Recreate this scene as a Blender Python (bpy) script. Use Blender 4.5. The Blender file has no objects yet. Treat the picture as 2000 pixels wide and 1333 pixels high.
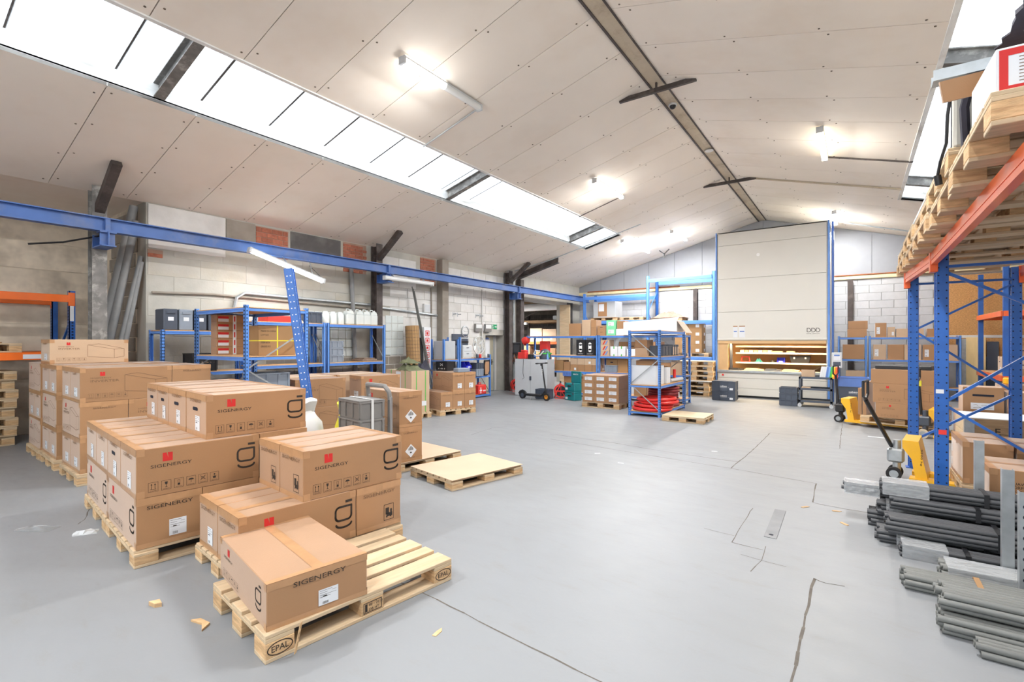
import bpy, bmesh, math, random
from mathutils import Vector, Matrix
random.seed(7)
S = bpy.context.scene
C = S.collection
R = math.radians

# ---------------------------------------------------------------- camera, sky, exposure
cam_d = bpy.data.cameras.new('camera')
cam_d.sensor_width = 36.0
cam_d.lens = 17.28
cam_d.shift_y = 0.00125
cam_d.clip_start = 0.05
cam = bpy.data.objects.new('camera', cam_d)
C.objects.link(cam)
cam.location = (0, 0, 1.6)
cam.rotation_euler = (R(90), 0, R(35))
S.camera = cam

W = bpy.data.worlds.new('overcast_sky')
S.world = W
W.use_nodes = True
wb = W.node_tree.nodes['Background']
wb.inputs[0].default_value = (0.9, 0.96, 1.0, 1)
wb.inputs[1].default_value = 1.45

S.view_settings.view_transform = 'Standard'
S.view_settings.look = 'None'
S.view_settings.gamma = 1
S.view_settings.use_curve_mapping = False
S.view_settings.exposure = 1.5
S.cycles.use_denoising = True
S.cycles.max_bounces = 5
S.cycles.diffuse_bounces = 4
S.cycles.glossy_bounces = 2
S.cycles.use_adaptive_sampling = True
S.cycles.adaptive_threshold = 0.07
S.cycles.transparent_max_bounces = 8
S.cycles.use_light_tree = False
S.cycles.sample_clamp_indirect = 6.0
S.cycles.caustics_reflective = False
S.cycles.caustics_refractive = False
LAMP_W = 120.0        # watts of each lit fluorescent fitting

# ---------------------------------------------------------------- materials
def lin(c):
    return tuple((v / 12.92 if v <= 0.04045 else ((v + 0.055) / 1.055) ** 2.4) for v in (x / 255 for x in c))

MATS = {}
def mat(name, rgb, rough=0.6, metal=0.0, var=0.08, scale=6.0, bump=0.0, bscale=40.0, tint=0.0, dirt=None, dscale=2.0, damt=0.5, stretch=None, trans=0.0, alpha=1.0, emit=0.0, coat=0.0, spec=0.5, sheen=0.0):
    m = bpy.data.materials.new(name)
    m.use_nodes = True
    n = m.node_tree.nodes; l = m.node_tree.links
    b = n['Principled BSDF']
    c = lin(rgb)
    b.inputs['Roughness'].default_value = rough
    b.inputs['Metallic'].default_value = metal
    b.inputs['Specular IOR Level'].default_value = spec
    if coat: b.inputs['Coat Weight'].default_value = coat
    if sheen: b.inputs['Sheen Weight'].default_value = sheen; b.inputs['Sheen Roughness'].default_value = 0.45
    tc = n.new('ShaderNodeTexCoord')
    mp = n.new('ShaderNodeMapping')
    l.new(tc.outputs['Object'], mp.inputs[0])
    if stretch: mp.inputs['Scale'].default_value = stretch
    oi = n.new('ShaderNodeObjectInfo')
    add = n.new('ShaderNodeVectorMath'); add.operation = 'MULTIPLY_ADD'
    cmb = n.new('ShaderNodeCombineXYZ')
    for k in range(3): l.new(oi.outputs['Random'], cmb.inputs[k])
    l.new(cmb.outputs[0], add.inputs[0]); add.inputs[1].default_value = (37, 23, 51)
    l.new(mp.outputs[0], add.inputs[2])
    ns = n.new('ShaderNodeTexNoise'); ns.inputs['Scale'].default_value = scale; ns.inputs['Detail'].default_value = 2
    l.new(add.outputs[0], ns.inputs['Vector'])
    mr = n.new('ShaderNodeMapRange')
    mr.inputs[1].default_value = 0.3; mr.inputs[2].default_value = 0.7
    mr.inputs[3].default_value = 1 - var; mr.inputs[4].default_value = 1 + var
    l.new(ns.outputs['Fac'], mr.inputs[0])
    val = mr.outputs[0]
    if tint:
        tr = n.new('ShaderNodeMapRange'); tr.inputs[3].default_value = 1 - tint; tr.inputs[4].default_value = 1 + tint
        l.new(oi.outputs['Random'], tr.inputs[0])
        mu = n.new('ShaderNodeMath'); mu.operation = 'MULTIPLY'
        l.new(val, mu.inputs[0]); l.new(tr.outputs[0], mu.inputs[1]); val = mu.outputs[0]
    mx = n.new('ShaderNodeVectorMath'); mx.operation = 'SCALE'
    mx.inputs[0].default_value = c
    l.new(val, mx.inputs['Scale'])
    out = mx.outputs[0]
    if dirt:
        n2 = n.new('ShaderNodeTexNoise'); n2.inputs['Scale'].default_value = dscale; n2.inputs['Detail'].default_value = 4; n2.inputs['Roughness'].default_value = 0.65
        l.new(add.outputs[0], n2.inputs['Vector'])
        r2 = n.new('ShaderNodeMapRange'); r2.inputs[1].default_value = 0.5; r2.inputs[2].default_value = 0.75; r2.inputs[3].default_value = 0; r2.inputs[4].default_value = damt
        l.new(n2.outputs['Fac'], r2.inputs[0])
        mi = n.new('ShaderNodeMix'); mi.data_type = 'RGBA'
        l.new(r2.outputs[0], mi.inputs['Factor']); l.new(out, mi.inputs['A']); mi.inputs['B'].default_value = (*lin(dirt), 1)
        out = mi.outputs['Result']
    l.new(out, b.inputs['Base Color'])
    if bump:
        n3 = n.new('ShaderNodeTexNoise'); n3.inputs['Scale'].default_value = bscale; n3.inputs['Detail'].default_value = 1
        l.new(add.outputs[0], n3.inputs['Vector'])
        bp = n.new('ShaderNodeBump'); bp.inputs['Strength'].default_value = bump; bp.inputs['Distance'].default_value = 0.01
        l.new(n3.outputs['Fac'], bp.inputs['Height']); l.new(bp.outputs[0], b.inputs['Normal'])
    if trans: b.inputs['Transmission Weight'].default_value = trans
    if alpha < 1: b.inputs['Alpha'].default_value = alpha
    if emit:
        b.inputs['Emission Color'].default_value = (*c, 1); b.inputs['Emission Strength'].default_value = emit; m.cycles.emission_sampling = 'NONE'
    MATS[name] = m
    return m

mat('cardboard', (164, 122, 83), 0.6, var=0.05, scale=3, tint=0.07, bump=0.05, bscale=120, dirt=(158, 114, 75), dscale=1.5, damt=0.25, spec=0.6, sheen=0.5)
mat('cardboard_pale', (194, 166, 138), 0.65, var=0.05, scale=3, tint=0.06, bump=0.05, bscale=120, spec=0.4, sheen=0.4)
mat('cardboard_dark', (158, 124, 88), 0.75, var=0.06, scale=3, tint=0.08, bump=0.05, bscale=120, spec=0.2)
mat('cardboard_inside', (150, 108, 70), 0.9, var=0.06, scale=3)
mat('tape', (182, 140, 102), 0.28, var=0.06, scale=14, tint=0.05, bump=0.08, bscale=30)
mat('clear_tape', (224, 200, 172), 0.2, var=0.06, scale=14, bump=0.12, bscale=25)
mat('ink', (52, 44, 38), 0.8, var=0.05)
mat('ink_grey', (120, 92, 68), 0.8, var=0.05)
mat('ink_red', (200, 40, 38), 0.7, var=0.05)
mat('white_ink', (236, 236, 236), 0.7, var=0.03)
mat('paper', (220, 223, 228), 0.7, var=0.02)
mat('wood', (198, 176, 146), 0.75, var=0.12, scale=5, tint=0.14, stretch=(1, 9, 9), bump=0.12, bscale=30, dirt=(176, 136, 94), dscale=2.5, damt=0.45, spec=0.25)
mat('wood_block', (202, 168, 128), 0.85, var=0.2, scale=10, tint=0.1, stretch=(1, 1, 6), bump=0.3, bscale=60, dirt=(160, 118, 78), dscale=6, damt=0.5, spec=0.2)
mat('wood_old', (150, 122, 92), 0.85, var=0.15, scale=5, tint=0.15, stretch=(1, 8, 8), bump=0.2, bscale=30, dirt=(104, 82, 60), dscale=3, damt=0.6)
mat('plywood', (200, 184, 154), 0.6, var=0.06, scale=3, stretch=(1, 5, 5), tint=0.05, dirt=(206, 172, 124), dscale=2, damt=0.35)
mat('chipboard', (204, 160, 116), 0.8, var=0.12, scale=60, bump=0.1, bscale=90)
mat('osb', (198, 150, 96), 0.8, var=0.25, scale=28, stretch=(1, 1, 2.4), bump=0.2, bscale=60, dirt=(160, 112, 66), dscale=22, damt=0.6)
mat('blue_steel', (64, 112, 190), 0.42, var=0.06, scale=4, dirt=(44, 82, 140), dscale=3, damt=0.35, coat=0.2)
mat('blue_shelf', (92, 144, 222), 0.42, var=0.05, scale=4, dirt=(60, 104, 176), dscale=3, damt=0.3, coat=0.2)
mat('blue_rack', (36, 94, 176), 0.4, var=0.07, scale=4, dirt=(26, 66, 128), dscale=3, damt=0.4, coat=0.25)
mat('blue_crane', (70, 104, 166), 0.5, var=0.1, scale=3, dirt=(128, 132, 146), dscale=2.2, damt=0.55)
mat('blue_light', (120, 166, 228), 0.42, var=0.04, coat=0.2)
mat('orange_steel', (240, 104, 48), 0.4, var=0.05, scale=4, dirt=(206, 84, 44), dscale=3, damt=0.35, coat=0.3)
mat('orange_bright', (246, 112, 26), 0.4, var=0.04, coat=0.3)
mat('dark_steel', (70, 62, 60), 0.65, var=0.2, scale=6, dirt=(120, 112, 106), dscale=4, damt=0.6, bump=0.1)
mat('flaky_steel', (120, 118, 116), 0.7, var=0.2, scale=9, dirt=(196, 194, 188), dscale=5, damt=0.9, bump=0.15)
mat('galvanised', (176, 182, 186), 0.4, metal=0.6, var=0.1, scale=12, dirt=(150, 156, 160), dscale=5, damt=0.4)
mat('steel', (190, 192, 194), 0.3, metal=0.9, var=0.05)
mat('hole_dark', (20, 26, 44), 0.8, var=0.02)
mat('grey_paint', (180, 184, 188), 0.5, var=0.03)
mat('grey_light', (198, 202, 206), 0.45, var=0.02)
mat('grey_plastic', (126, 124, 122), 0.45, var=0.05, tint=0.04)
mat('grey_blue_plastic', (136, 146, 160), 0.45, var=0.05, tint=0.05)
mat('slate_plastic', (72, 80, 94), 0.45, var=0.05, tint=0.05)
mat('black_plastic', (32, 33, 37), 0.45, var=0.08)
mat('dark_fabric', (58, 58, 70), 0.95, var=0.15, scale=9, bump=0.4, bscale=14)
mat('green_fabric', (104, 108, 82), 0.95, var=0.2, scale=9, bump=0.5, bscale=16)
mat('brown_tarp', (138, 118, 104), 0.8, var=0.25, scale=8, bump=0.6, bscale=9)
mat('white_plastic', (216, 217, 217), 0.4, var=0.02)
mat('milky_plastic', (226, 234, 234), 0.35, var=0.03, trans=0.15)
mat('teal_plastic', (26, 122, 128), 0.4, var=0.05, tint=0.05)
mat('red_plastic', (222, 58, 52), 0.4, var=0.05, tint=0.04)
mat('red_hose', (222, 48, 46), 0.4, var=0.06)
mat('maroon_hose', (136, 44, 50), 0.45, var=0.08)
mat('blue_plastic', (42, 48, 196), 0.4, var=0.04)
mat('navy_plastic', (96, 128, 196), 0.45, var=0.04)
mat('green_paint', (128, 214, 164), 0.6, var=0.03)
mat('green_sign', (20, 150, 96), 0.5, var=0.02)
mat('green_vivid', (70, 180, 70), 0.5, var=0.04)
mat('yellow_paint', (240, 182, 38), 0.4, var=0.04, dirt=(200, 148, 40), dscale=3, damt=0.3, coat=0.2)
mat('yellow_band', (232, 220, 60), 0.5, var=0.02)
mat('amber', (236, 150, 40), 0.4, var=0.02)
mat('magenta_film', (206, 30, 80), 0.5, var=0.05)
mat('rubber', (40, 40, 42), 0.85, var=0.1)
mat('beige_tyre', (206, 196, 176), 0.6, var=0.08)
mat('machine_cream', (214, 212, 206), 0.5, var=0.012, scale=2)
mat('machine_grey', (190, 190, 186), 0.4, var=0.03)
mat('machine_inside', (216, 178, 130), 0.6, var=0.04)
mat('pipe_dark', (74, 76, 80), 0.4, var=0.06, tint=0.12)
mat('pipe_grey', (118, 120, 118), 0.42, var=0.06, tint=0.1)
mat('pipe_pvc', (132, 134, 136), 0.5, var=0.08, dirt=(160, 158, 154), dscale=4, damt=0.4)
mat('film', (222, 226, 230), 0.15, var=0.05, bump=1.0, bscale=30, alpha=0.3)
mat('film_dense', (214, 218, 222), 0.2, var=0.06, bump=0.9, bscale=22, alpha=0.8)
mat('blue_strap', (96, 178, 214), 0.5, var=0.03)
mat('brick_red', (172, 106, 84), 0.9, var=0.15, scale=12, tint=0.16, bump=0.3, bscale=40, dirt=(120, 66, 52), dscale=4, damt=0.6)
mat('brick_grey', (112, 106, 102), 0.9, var=0.15, scale=10, tint=0.15, bump=0.3, bscale=40)
mat('mortar', (168, 140, 124), 0.95, var=0.08, bump=0.2)
mat('block_white', (188, 190, 194), 0.85, var=0.04, scale=7, tint=0.03, bump=0.15, bscale=45, dirt=(186, 184, 182), dscale=1.3, damt=0.4, spec=0.2)
mat('block_joint', (168, 168, 170), 0.95, var=0.05)
mat('panel_white', (148, 151, 157), 0.6, var=0.02)
mat('plank_concrete', (228, 216, 198), 0.9, var=0.1, scale=5, tint=0.06, bump=0.2, bscale=30, dirt=(120, 108, 96), dscale=1.1, damt=0.6, spec=0.2)
mat('wall_cream', (182, 180, 173), 0.9, var=0.06, scale=4, tint=0.03, bump=0.15, bscale=30, dirt=(178, 164, 136), dscale=0.9, damt=0.45, spec=0.2)
mat('wall_white', (214, 213, 211), 0.9, var=0.05, scale=4, tint=0.02, bump=0.15, bscale=30, dirt=(176, 170, 160), dscale=0.8, damt=0.45, spec=0.2)
mat('wall_grey', (150, 142, 132), 0.9, var=0.1, scale=4, bump=0.2, bscale=30, dirt=(104, 96, 88), dscale=1.3, damt=0.6)
mat('patch_dark', (92, 90, 90), 0.8, var=0.15, scale=3, dirt=(128, 126, 124), dscale=1.5, damt=0.6)
mat('ceiling_panel', (240, 232, 222), 0.6, var=0.02, scale=1.2, tint=0.012, dirt=(220, 204, 186), dscale=0.7, damt=0.35, spec=0.25)
mat('ceiling_seam', (110, 98, 86), 0.9)
mat('fascia', (240, 242, 242), 0.85, var=0.05, scale=5, dirt=(150, 140, 126), dscale=2.6, damt=0.7, stretch=(1, 0.35, 2), bump=0.3, bscale=12)
mat('ridge_strip', (196, 184, 164), 0.8, var=0.06, dirt=(120, 96, 72), dscale=3, damt=0.6)
mat('door_paint', (188, 184, 164), 0.6, var=0.03)
mat('brass', (160, 140, 100), 0.4, metal=0.7)
mat('yellow_wood', (240, 214, 158), 0.6, var=0.05, scale=3, stretch=(4, 4, 1))
mat('insulation', (226, 212, 170), 0.9, var=0.08, bump=0.4, bscale=30)
mat('rust', (150, 92, 60), 0.9, var=0.2, bump=0.3)
mat('tube_glow', (255, 252, 244), 0.4, emit=4.0, var=0)
mat('tube_warm', (255, 238, 200), 0.4, emit=3.0, var=0)
mat('tube_off', (224, 226, 226), 0.25, var=0.01)
mat('screen', (40, 44, 52), 0.2)
mat('crack', (98, 92, 86), 0.95, var=0.2, scale=20)
mat('drain_cover', (128, 130, 134), 0.6, metal=0.3, var=0.1)
mat('mesh_pattern', (176, 140, 96), 0.8, var=0.1)

def floor_material():
    m = mat('floor_concrete', (135, 138, 142), 0.42, var=0.03, scale=0.9, bump=0.03, bscale=60, dirt=(126, 127, 127), dscale=0.55, damt=0.6, spec=0.35)
    n = m.node_tree.nodes; l = m.node_tree.links
    b = n['Principled BSDF']
    src = b.inputs['Base Color'].links[0].from_socket
    tc = n.new('ShaderNodeTexCoord')
    n1 = n.new('ShaderNodeTexNoise'); n1.inputs['Scale'].default_value = 5; n1.inputs['Detail'].default_value = 6; n1.inputs['Roughness'].default_value = 0.7
    mp = n.new('ShaderNodeMapping'); mp.inputs['Scale'].default_value = (0.5, 1.3, 1); mp.inputs['Rotation'].default_value = (0, 0, 0.5)
    l.new(tc.outputs['Object'], mp.inputs[0]); l.new(mp.outputs[0], n1.inputs['Vector'])
    r1 = n.new('ShaderNodeMapRange'); r1.inputs[1].default_value = 0.56; r1.inputs[2].default_value = 0.78; r1.inputs[4].default_value = 0.5
    l.new(n1.outputs['Fac'], r1.inputs[0])
    mi = n.new('ShaderNodeMix'); mi.data_type = 'RGBA'
    l.new(r1.outputs[0], mi.inputs['Factor']); l.new(src, mi.inputs['A']); mi.inputs['B'].default_value = (*lin((131, 129, 125)), 1)
    l.new(mi.outputs['Result'], b.inputs['Base Color'])
    r2 = n.new('ShaderNodeMapRange'); r2.inputs[3].default_value = 0.34; r2.inputs[4].default_value = 0.6
    l.new(n1.outputs['Fac'], r2.inputs[0]); l.new(r2.outputs[0], b.inputs['Roughness'])
floor_material()

def skylight_material():
    m = bpy.data.materials.new('translucent_sheet'); m.use_nodes = True
    n = m.node_tree.nodes; l = m.node_tree.links
    n.remove(n['Principled BSDF'])
    out = n['Material Output']
    tr = n.new('ShaderNodeBsdfTransparent'); tr.inputs[0].default_value = (0.8, 0.82, 0.84, 1)
    tl = n.new('ShaderNodeBsdfTranslucent'); tl.inputs[0].default_value = (0.9, 0.92, 0.94, 1)
    mx = n.new('ShaderNodeMixShader'); mx.inputs[0].default_value = 0.4
    l.new(tr.outputs[0], mx.inputs[1]); l.new(tl.outputs[0], mx.inputs[2])
    l.new(mx.outputs[0], out.inputs[0])
    MATS['translucent_sheet'] = m
skylight_material()

# ---------------------------------------------------------------- geometry helpers
class MB:
    def __init__(s): s.v = []; s.f = []
    def add(s, vs, fs):
        o = len(s.v); s.v += [tuple(p) for p in vs]; s.f += [tuple(i + o for i in f) for f in fs]; return s
    def box(s, x0, y0, z0, x1, y1, z1):
        return s.add([(x0,y0,z0),(x1,y0,z0),(x1,y1,z0),(x0,y1,z0),(x0,y0,z1),(x1,y0,z1),(x1,y1,z1),(x0,y1,z1)],
                     [(0,3,2,1),(4,5,6,7),(0,1,5,4),(1,2,6,5),(2,3,7,6),(3,0,4,7)])
    def cbox(s, x0, y0, z0, x1, y1, z1, b=0.005):
        # box with chamfered edges
        cx, cy, cz = (x0+x1)/2, (y0+y1)/2, (z0+z1)/2
        h = ((x1-x0)/2, (y1-y0)/2, (z1-z0)/2)
        b = min(b, min(h)*0.9)
        vs = []; idx = {}
        for sx in (-1,1):
            for sy in (-1,1):
                for sz in (-1,1):
                    sg = (sx,sy,sz)
                    for a in range(3):
                        p = [sg[k]*(h[k]-b) for k in range(3)]; p[a] = sg[a]*h[a]
                        idx[(sg,a)] = len(vs); vs.append((cx+p[0],cy+p[1],cz+p[2]))
        fs = []
        def face(ids):
            ps = [Vector(vs[i]) for i in ids]
            nrm = (ps[1]-ps[0]).cross(ps[2]-ps[0]); ctr = sum(ps, Vector())/len(ps)-Vector((cx,cy,cz))
            fs.append(tuple(ids) if nrm.dot(ctr) > 0 else tuple(reversed(ids)))
        for a in range(3):
            o = [k for k in range(3) if k != a]
            for sgn in (-1,1):
                ids = []
                for p,q in ((-1,-1),(1,-1),(1,1),(-1,1)):
                    g = [0,0,0]; g[a] = sgn; g[o[0]] = p; g[o[1]] = q; ids.append(idx[(tuple(g),a)])
                face(ids)
        for a in range(3):
            o = [k for k in range(3) if k != a]
            for p in (-1,1):
                for q in (-1,1):
                    g0 = [0,0,0]; g0[a] = -1; g0[o[0]] = p; g0[o[1]] = q
                    g1 = list(g0); g1[a] = 1; g0 = tuple(g0); g1 = tuple(g1)
                    face([idx[(g0,o[0])], idx[(g1,o[0])], idx[(g1,o[1])], idx[(g0,o[1])]])
        for sx in (-1,1):
            for sy in (-1,1):
                for sz in (-1,1):
                    face([idx[((sx,sy,sz),a)] for a in range(3)])
        return s.add(vs, fs)
    def bar(s, p, q, w, h=None, up=(0,0,1)):
        # rectangular bar from p to q
        h = h or w; p = Vector(p); q = Vector(q); d = (q-p).normalized(); up = Vector(up)
        a = d.cross(up)
        if a.length < 1e-4: a = d.cross(Vector((1,0,0)))
        a.normalize(); c = a.cross(d).normalized()
        vs = []
        for e in (p,q):
            for i,j in ((-1,-1),(1,-1),(1,1),(-1,1)): vs.append(e+a*(i*w/2)+c*(j*h/2))
        return s.add(vs, [(0,1,2,3),(7,6,5,4),(0,4,5,1),(1,5,6,2),(2,6,7,3),(3,7,4,0)])
    def cyl(s, p, q, r, n=12, r2=None, caps=True):
        r2 = r if r2 is None else r2
        p = Vector(p); q = Vector(q); d = (q-p).normalized()
        a = d.orthogonal().normalized(); c = d.cross(a)
        vs = []
        for e,rr in ((p,r),(q,r2)):
            for k in range(n):
                t = 2*math.pi*k/n; vs.append(e+a*math.cos(t)*rr+c*math.sin(t)*rr)
        fs = [(k,(k+1)%n,n+(k+1)%n,n+k) for k in range(n)]
        if caps: fs += [tuple(reversed(range(n))), tuple(range(n,2*n))]
        return s.add(vs, fs)
    def ring(s, p, d, r0, r1, th, n=20):
        # flat ring (washer) about axis d
        p = Vector(p); d = Vector(d).normalized(); a = d.orthogonal().normalized(); c = d.cross(a)
        vs = []
        for off,rr in ((-th/2,r0),(-th/2,r1),(th/2,r1),(th/2,r0)):
            for k in range(n):
                t = 2*math.pi*k/n; vs.append(p+d*off+a*math.cos(t)*rr+c*math.sin(t)*rr)
        fs = []
        for j in range(4):
            for k in range(n): fs.append((j*n+k, j*n+(k+1)%n, ((j+1)%4)*n+(k+1)%n, ((j+1)%4)*n+k))
        return s.add(vs, fs)
    def tube(s, pts, r, n=8, closed=False):
        pts = [Vector(p) for p in pts]; m = len(pts); vs = []; fs = []
        prev = None
        for i,p in enumerate(pts):
            d = (pts[(i+1)%m]-pts[i-1]) if (closed or 0 < i < m-1) else (pts[1]-pts[0] if i == 0 else pts[-1]-pts[-2])
            d.normalize()
            a = d.orthogonal().normalized() if prev is None else (prev-d*prev.dot(d)).normalized()
            prev = a; c = d.cross(a)
            for k in range(n):
                t = 2*math.pi*k/n; vs.append(p+a*math.cos(t)*r+c*math.sin(t)*r)
        for i in range(m if closed else m-1):
            j = (i+1)%m
            for k in range(n): fs.append((i*n+k, i*n+(k+1)%n, j*n+(k+1)%n, j*n+k))
        if not closed: fs += [tuple(reversed(range(n))), tuple(range((m-1)*n, m*n))]
        return s.add(vs, fs)
    def lathe(s, prof, c=(0,0,0), n=20):
        # profile (r,z) about z axis
        vs = []; fs = []; m = len(prof)
        for r,z in prof:
            for k in range(n):
                t = 2*math.pi*k/n; vs.append((c[0]+r*math.cos(t), c[1]+r*math.sin(t), c[2]+z))
        for i in range(m-1):
            for k in range(n): fs.append((i*n+k, i*n+(k+1)%n, (i+1)*n+(k+1)%n, (i+1)*n+k))
        fs.append(tuple(reversed(range(n)))); fs.append(tuple(range((m-1)*n, m*n)))
        return s.add(vs, fs)
    def prism(s, poly, lo, hi, axis='z'):
        # polygon (a,b) extruded along axis
        def m(a,b,t): return {'x':(t,a,b),'y':(a,t,b),'z':(a,b,t)}[axis]
        n = len(poly)
        vs = [m(a,b,lo) for a,b in poly]+[m(a,b,hi) for a,b in poly]
        return s.add(vs, [tuple(reversed(range(n))), tuple(range(n,2*n))]+[(k,(k+1)%n,n+(k+1)%n,n+k) for k in range(n)])
    def move(s, d):
        s.v = [(p[0]+d[0], p[1]+d[1], p[2]+d[2]) for p in s.v]; return s
    def xf(s, M):
        s.v = [tuple(M @ Vector(p)) for p in s.v]; return s
    def mesh(s, name, m, smooth=False):
        me = bpy.data.meshes.new(name); me.from_pydata(s.v, [], s.f); me.update()
        if smooth:
            me.polygons.foreach_set('use_smooth', [True]*len(me.polygons))
            try: me.set_sharp_from_angle(angle=R(40))
            except Exception: pass
        if m: me.materials.append(MATS[m])
        return me
    def build(s, name, m, parent=None, smooth=False, loc=None, rotz=None):
        return obj(name, s.mesh(name, m, smooth), parent, loc, rotz)

def obj(name, me, parent=None, loc=None, rotz=None):
    o = bpy.data.objects.new(name, me); C.objects.link(o)
    if parent: o.parent = parent
    if loc is not None: o.location = loc
    if rotz is not None: o.rotation_euler = (0, 0, R(rotz))
    return o

def tag(o, label=None, cat=None, group=None, kind=None):
    if label: o['label'] = label
    if cat: o['category'] = cat
    if group: o['group'] = group
    if kind: o['kind'] = kind
    return o

def thing(name, label, cat, loc=(0,0,0), rotz=0, group=None):
    o = bpy.data.objects.new(name, None); C.objects.link(o)
    o.empty_display_size = 0.1
    o.location = loc; o.rotation_euler = (0,0,R(rotz))
    return tag(o, label, cat, group)

def struct(name, me, parent=None):
    o = obj(name, me, parent)
    if not parent: o['kind'] = 'structure'
    return o

CACHE = {}
def cached(key, fn):
    if key not in CACHE: CACHE[key] = fn()
    return CACHE[key]

def pol(p, ang, d): return (p[0]+math.cos(R(ang))*d, p[1]+math.sin(R(ang))*d)
def corner(p, ang, a, b):
    # centre of a rectangle with corner p, side a along ang and side b along ang+90
    q = pol(pol(p, ang, a/2), ang+90, b/2); return q

ORD = ['first','second','third','fourth','fifth','sixth','seventh','eighth','ninth','tenth','eleventh','twelfth']

# ---------------------------------------------------------------- flat print
FONT = bpy.data.curves.new('lettering', 'FONT')
def text2d(txt, h=0.05, stretch=1.0, bold=0.0):
    def make():
        FONT.body = txt; FONT.size = 1.0; FONT.resolution_u = 2; FONT.offset = bold
        o = bpy.data.objects.new('t', FONT)
        me = o.to_mesh()
        vs = [(v.co.x, v.co.y) for v in me.vertices]; fs = [tuple(p.vertices) for p in me.polygons]
        o.to_mesh_clear(); bpy.data.objects.remove(o)
        return vs, fs
    vs, fs = cached(('txt', txt, bold), make)
    k = h/0.7
    return [(x*k*stretch, y*k) for x,y in vs], fs

class Flat:
    # 2D print collected in metres
    def __init__(s): s.v = []; s.f = []
    def add(s, vs, fs, x=0, y=0):
        o = len(s.v); s.v += [(a+x, b+y) for a,b in vs]; s.f += [tuple(i+o for i in f) for f in fs]; return s
    def rect(s, x0, y0, x1, y1): return s.add([(x0,y0),(x1,y0),(x1,y1),(x0,y1)], [(0,1,2,3)])
    def seg(s, p, q, w):
        dx, dy = q[0]-p[0], q[1]-p[1]; l = math.hypot(dx,dy) or 1; nx, ny = -dy/l*w/2, dx/l*w/2
        return s.add([(p[0]+nx,p[1]+ny),(p[0]-nx,p[1]-ny),(q[0]-nx,q[1]-ny),(q[0]+nx,q[1]+ny)], [(0,1,2,3)])
    def line(s, pts, w, closed=False):
        n = len(pts)
        for i in range(n if closed else n-1):
            s.seg(pts[i], pts[(i+1)%n], w)
        for p in pts: s.disc(p[0], p[1], w/2, 8)
        return s
    def disc(s, x, y, r, n=14, ry=None):
        ry = ry or r
        return s.add([(x+r*math.cos(2*math.pi*k/n), y+ry*math.sin(2*math.pi*k/n)) for k in range(n)], [tuple(range(n))])
    def poly(s, pts): return s.add(pts, [tuple(range(len(pts)))])
    def frame(s, x0, y0, x1, y1, w):
        return s.rect(x0,y0,x1,y0+w).rect(x0,y1-w,x1,y1).rect(x0,y0+w,x0+w,y1-w).rect(x1-w,y0+w,x1,y1-w)
    def text(s, txt, x, y, h, stretch=1.0, bold=0.0, center=False):
        vs, fs = text2d(txt, h, stretch, bold)
        if center and vs:
            xs = [v[0] for v in vs]; x -= (min(xs)+max(xs))/2
        return s.add(vs, fs, x, y)
    def ellipse_ring(s, x, y, rx, ry, w, n=28):
        pts = [(x+rx*math.cos(2*math.pi*k/n), y+ry*math.sin(2*math.pi*k/n)) for k in range(n)]
        return s.line(pts, w, True)

def face_map(f, L, W, H, e=0.0012):
    # maps (a,b) on a box face, seen from outside, a from its left edge and b from its bottom edge
    if f == 'front': return lambda a,b: (-L/2+a, -W/2-e, b)
    if f == 'right': return lambda a,b: (L/2+e, -W/2+a, b)
    if f == 'back':  return lambda a,b: (L/2-a, W/2+e, b)
    if f == 'left':  return lambda a,b: (-L/2-e, W/2-a, b)
    return lambda a,b: (-L/2+a, -W/2+b, H+e)
def put(mb, flat, fm):
    mb.add([fm(a,b) for a,b in flat.v], flat.f)

def g_mark(fl, x, y, h):
    # the open rounded g with bar above and smile below, height h, lower left x,y
    w = h*0.62; t = h*0.075
    y0, y1 = y+h*0.27, y+h*0.76; r = h*0.15
    pts = [(x+w, y1), (x+r, y1)]
    for k in range(1,5): a = R(90+22.5*k); pts.append((x+r+r*math.cos(a), y1-r+r*math.sin(a)))
    for k in range(0,5): a = R(180+22.5*k); pts.append((x+r+r*math.cos(a), y0+r+r*math.sin(a)))
    for k in range(0,5): a = R(270+22.5*k); pts.append((x+w-r+r*math.cos(a), y0+r+r*math.sin(a)))
    fl.line(pts+[(x+w,y1)], t)
    fl.seg((x+w*0.62, y1+h*0.17), (x+w+t*0.4, y1+h*0.17), t*1.2)
    sm = [(x+w*0.52+w*0.48*math.cos(a), y+h*0.13-h*0.12*math.sin(math.pi-a)) for a in [math.pi*k/8 for k in range(9)]]
    fl.line(sm, t)
    return fl

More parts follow.
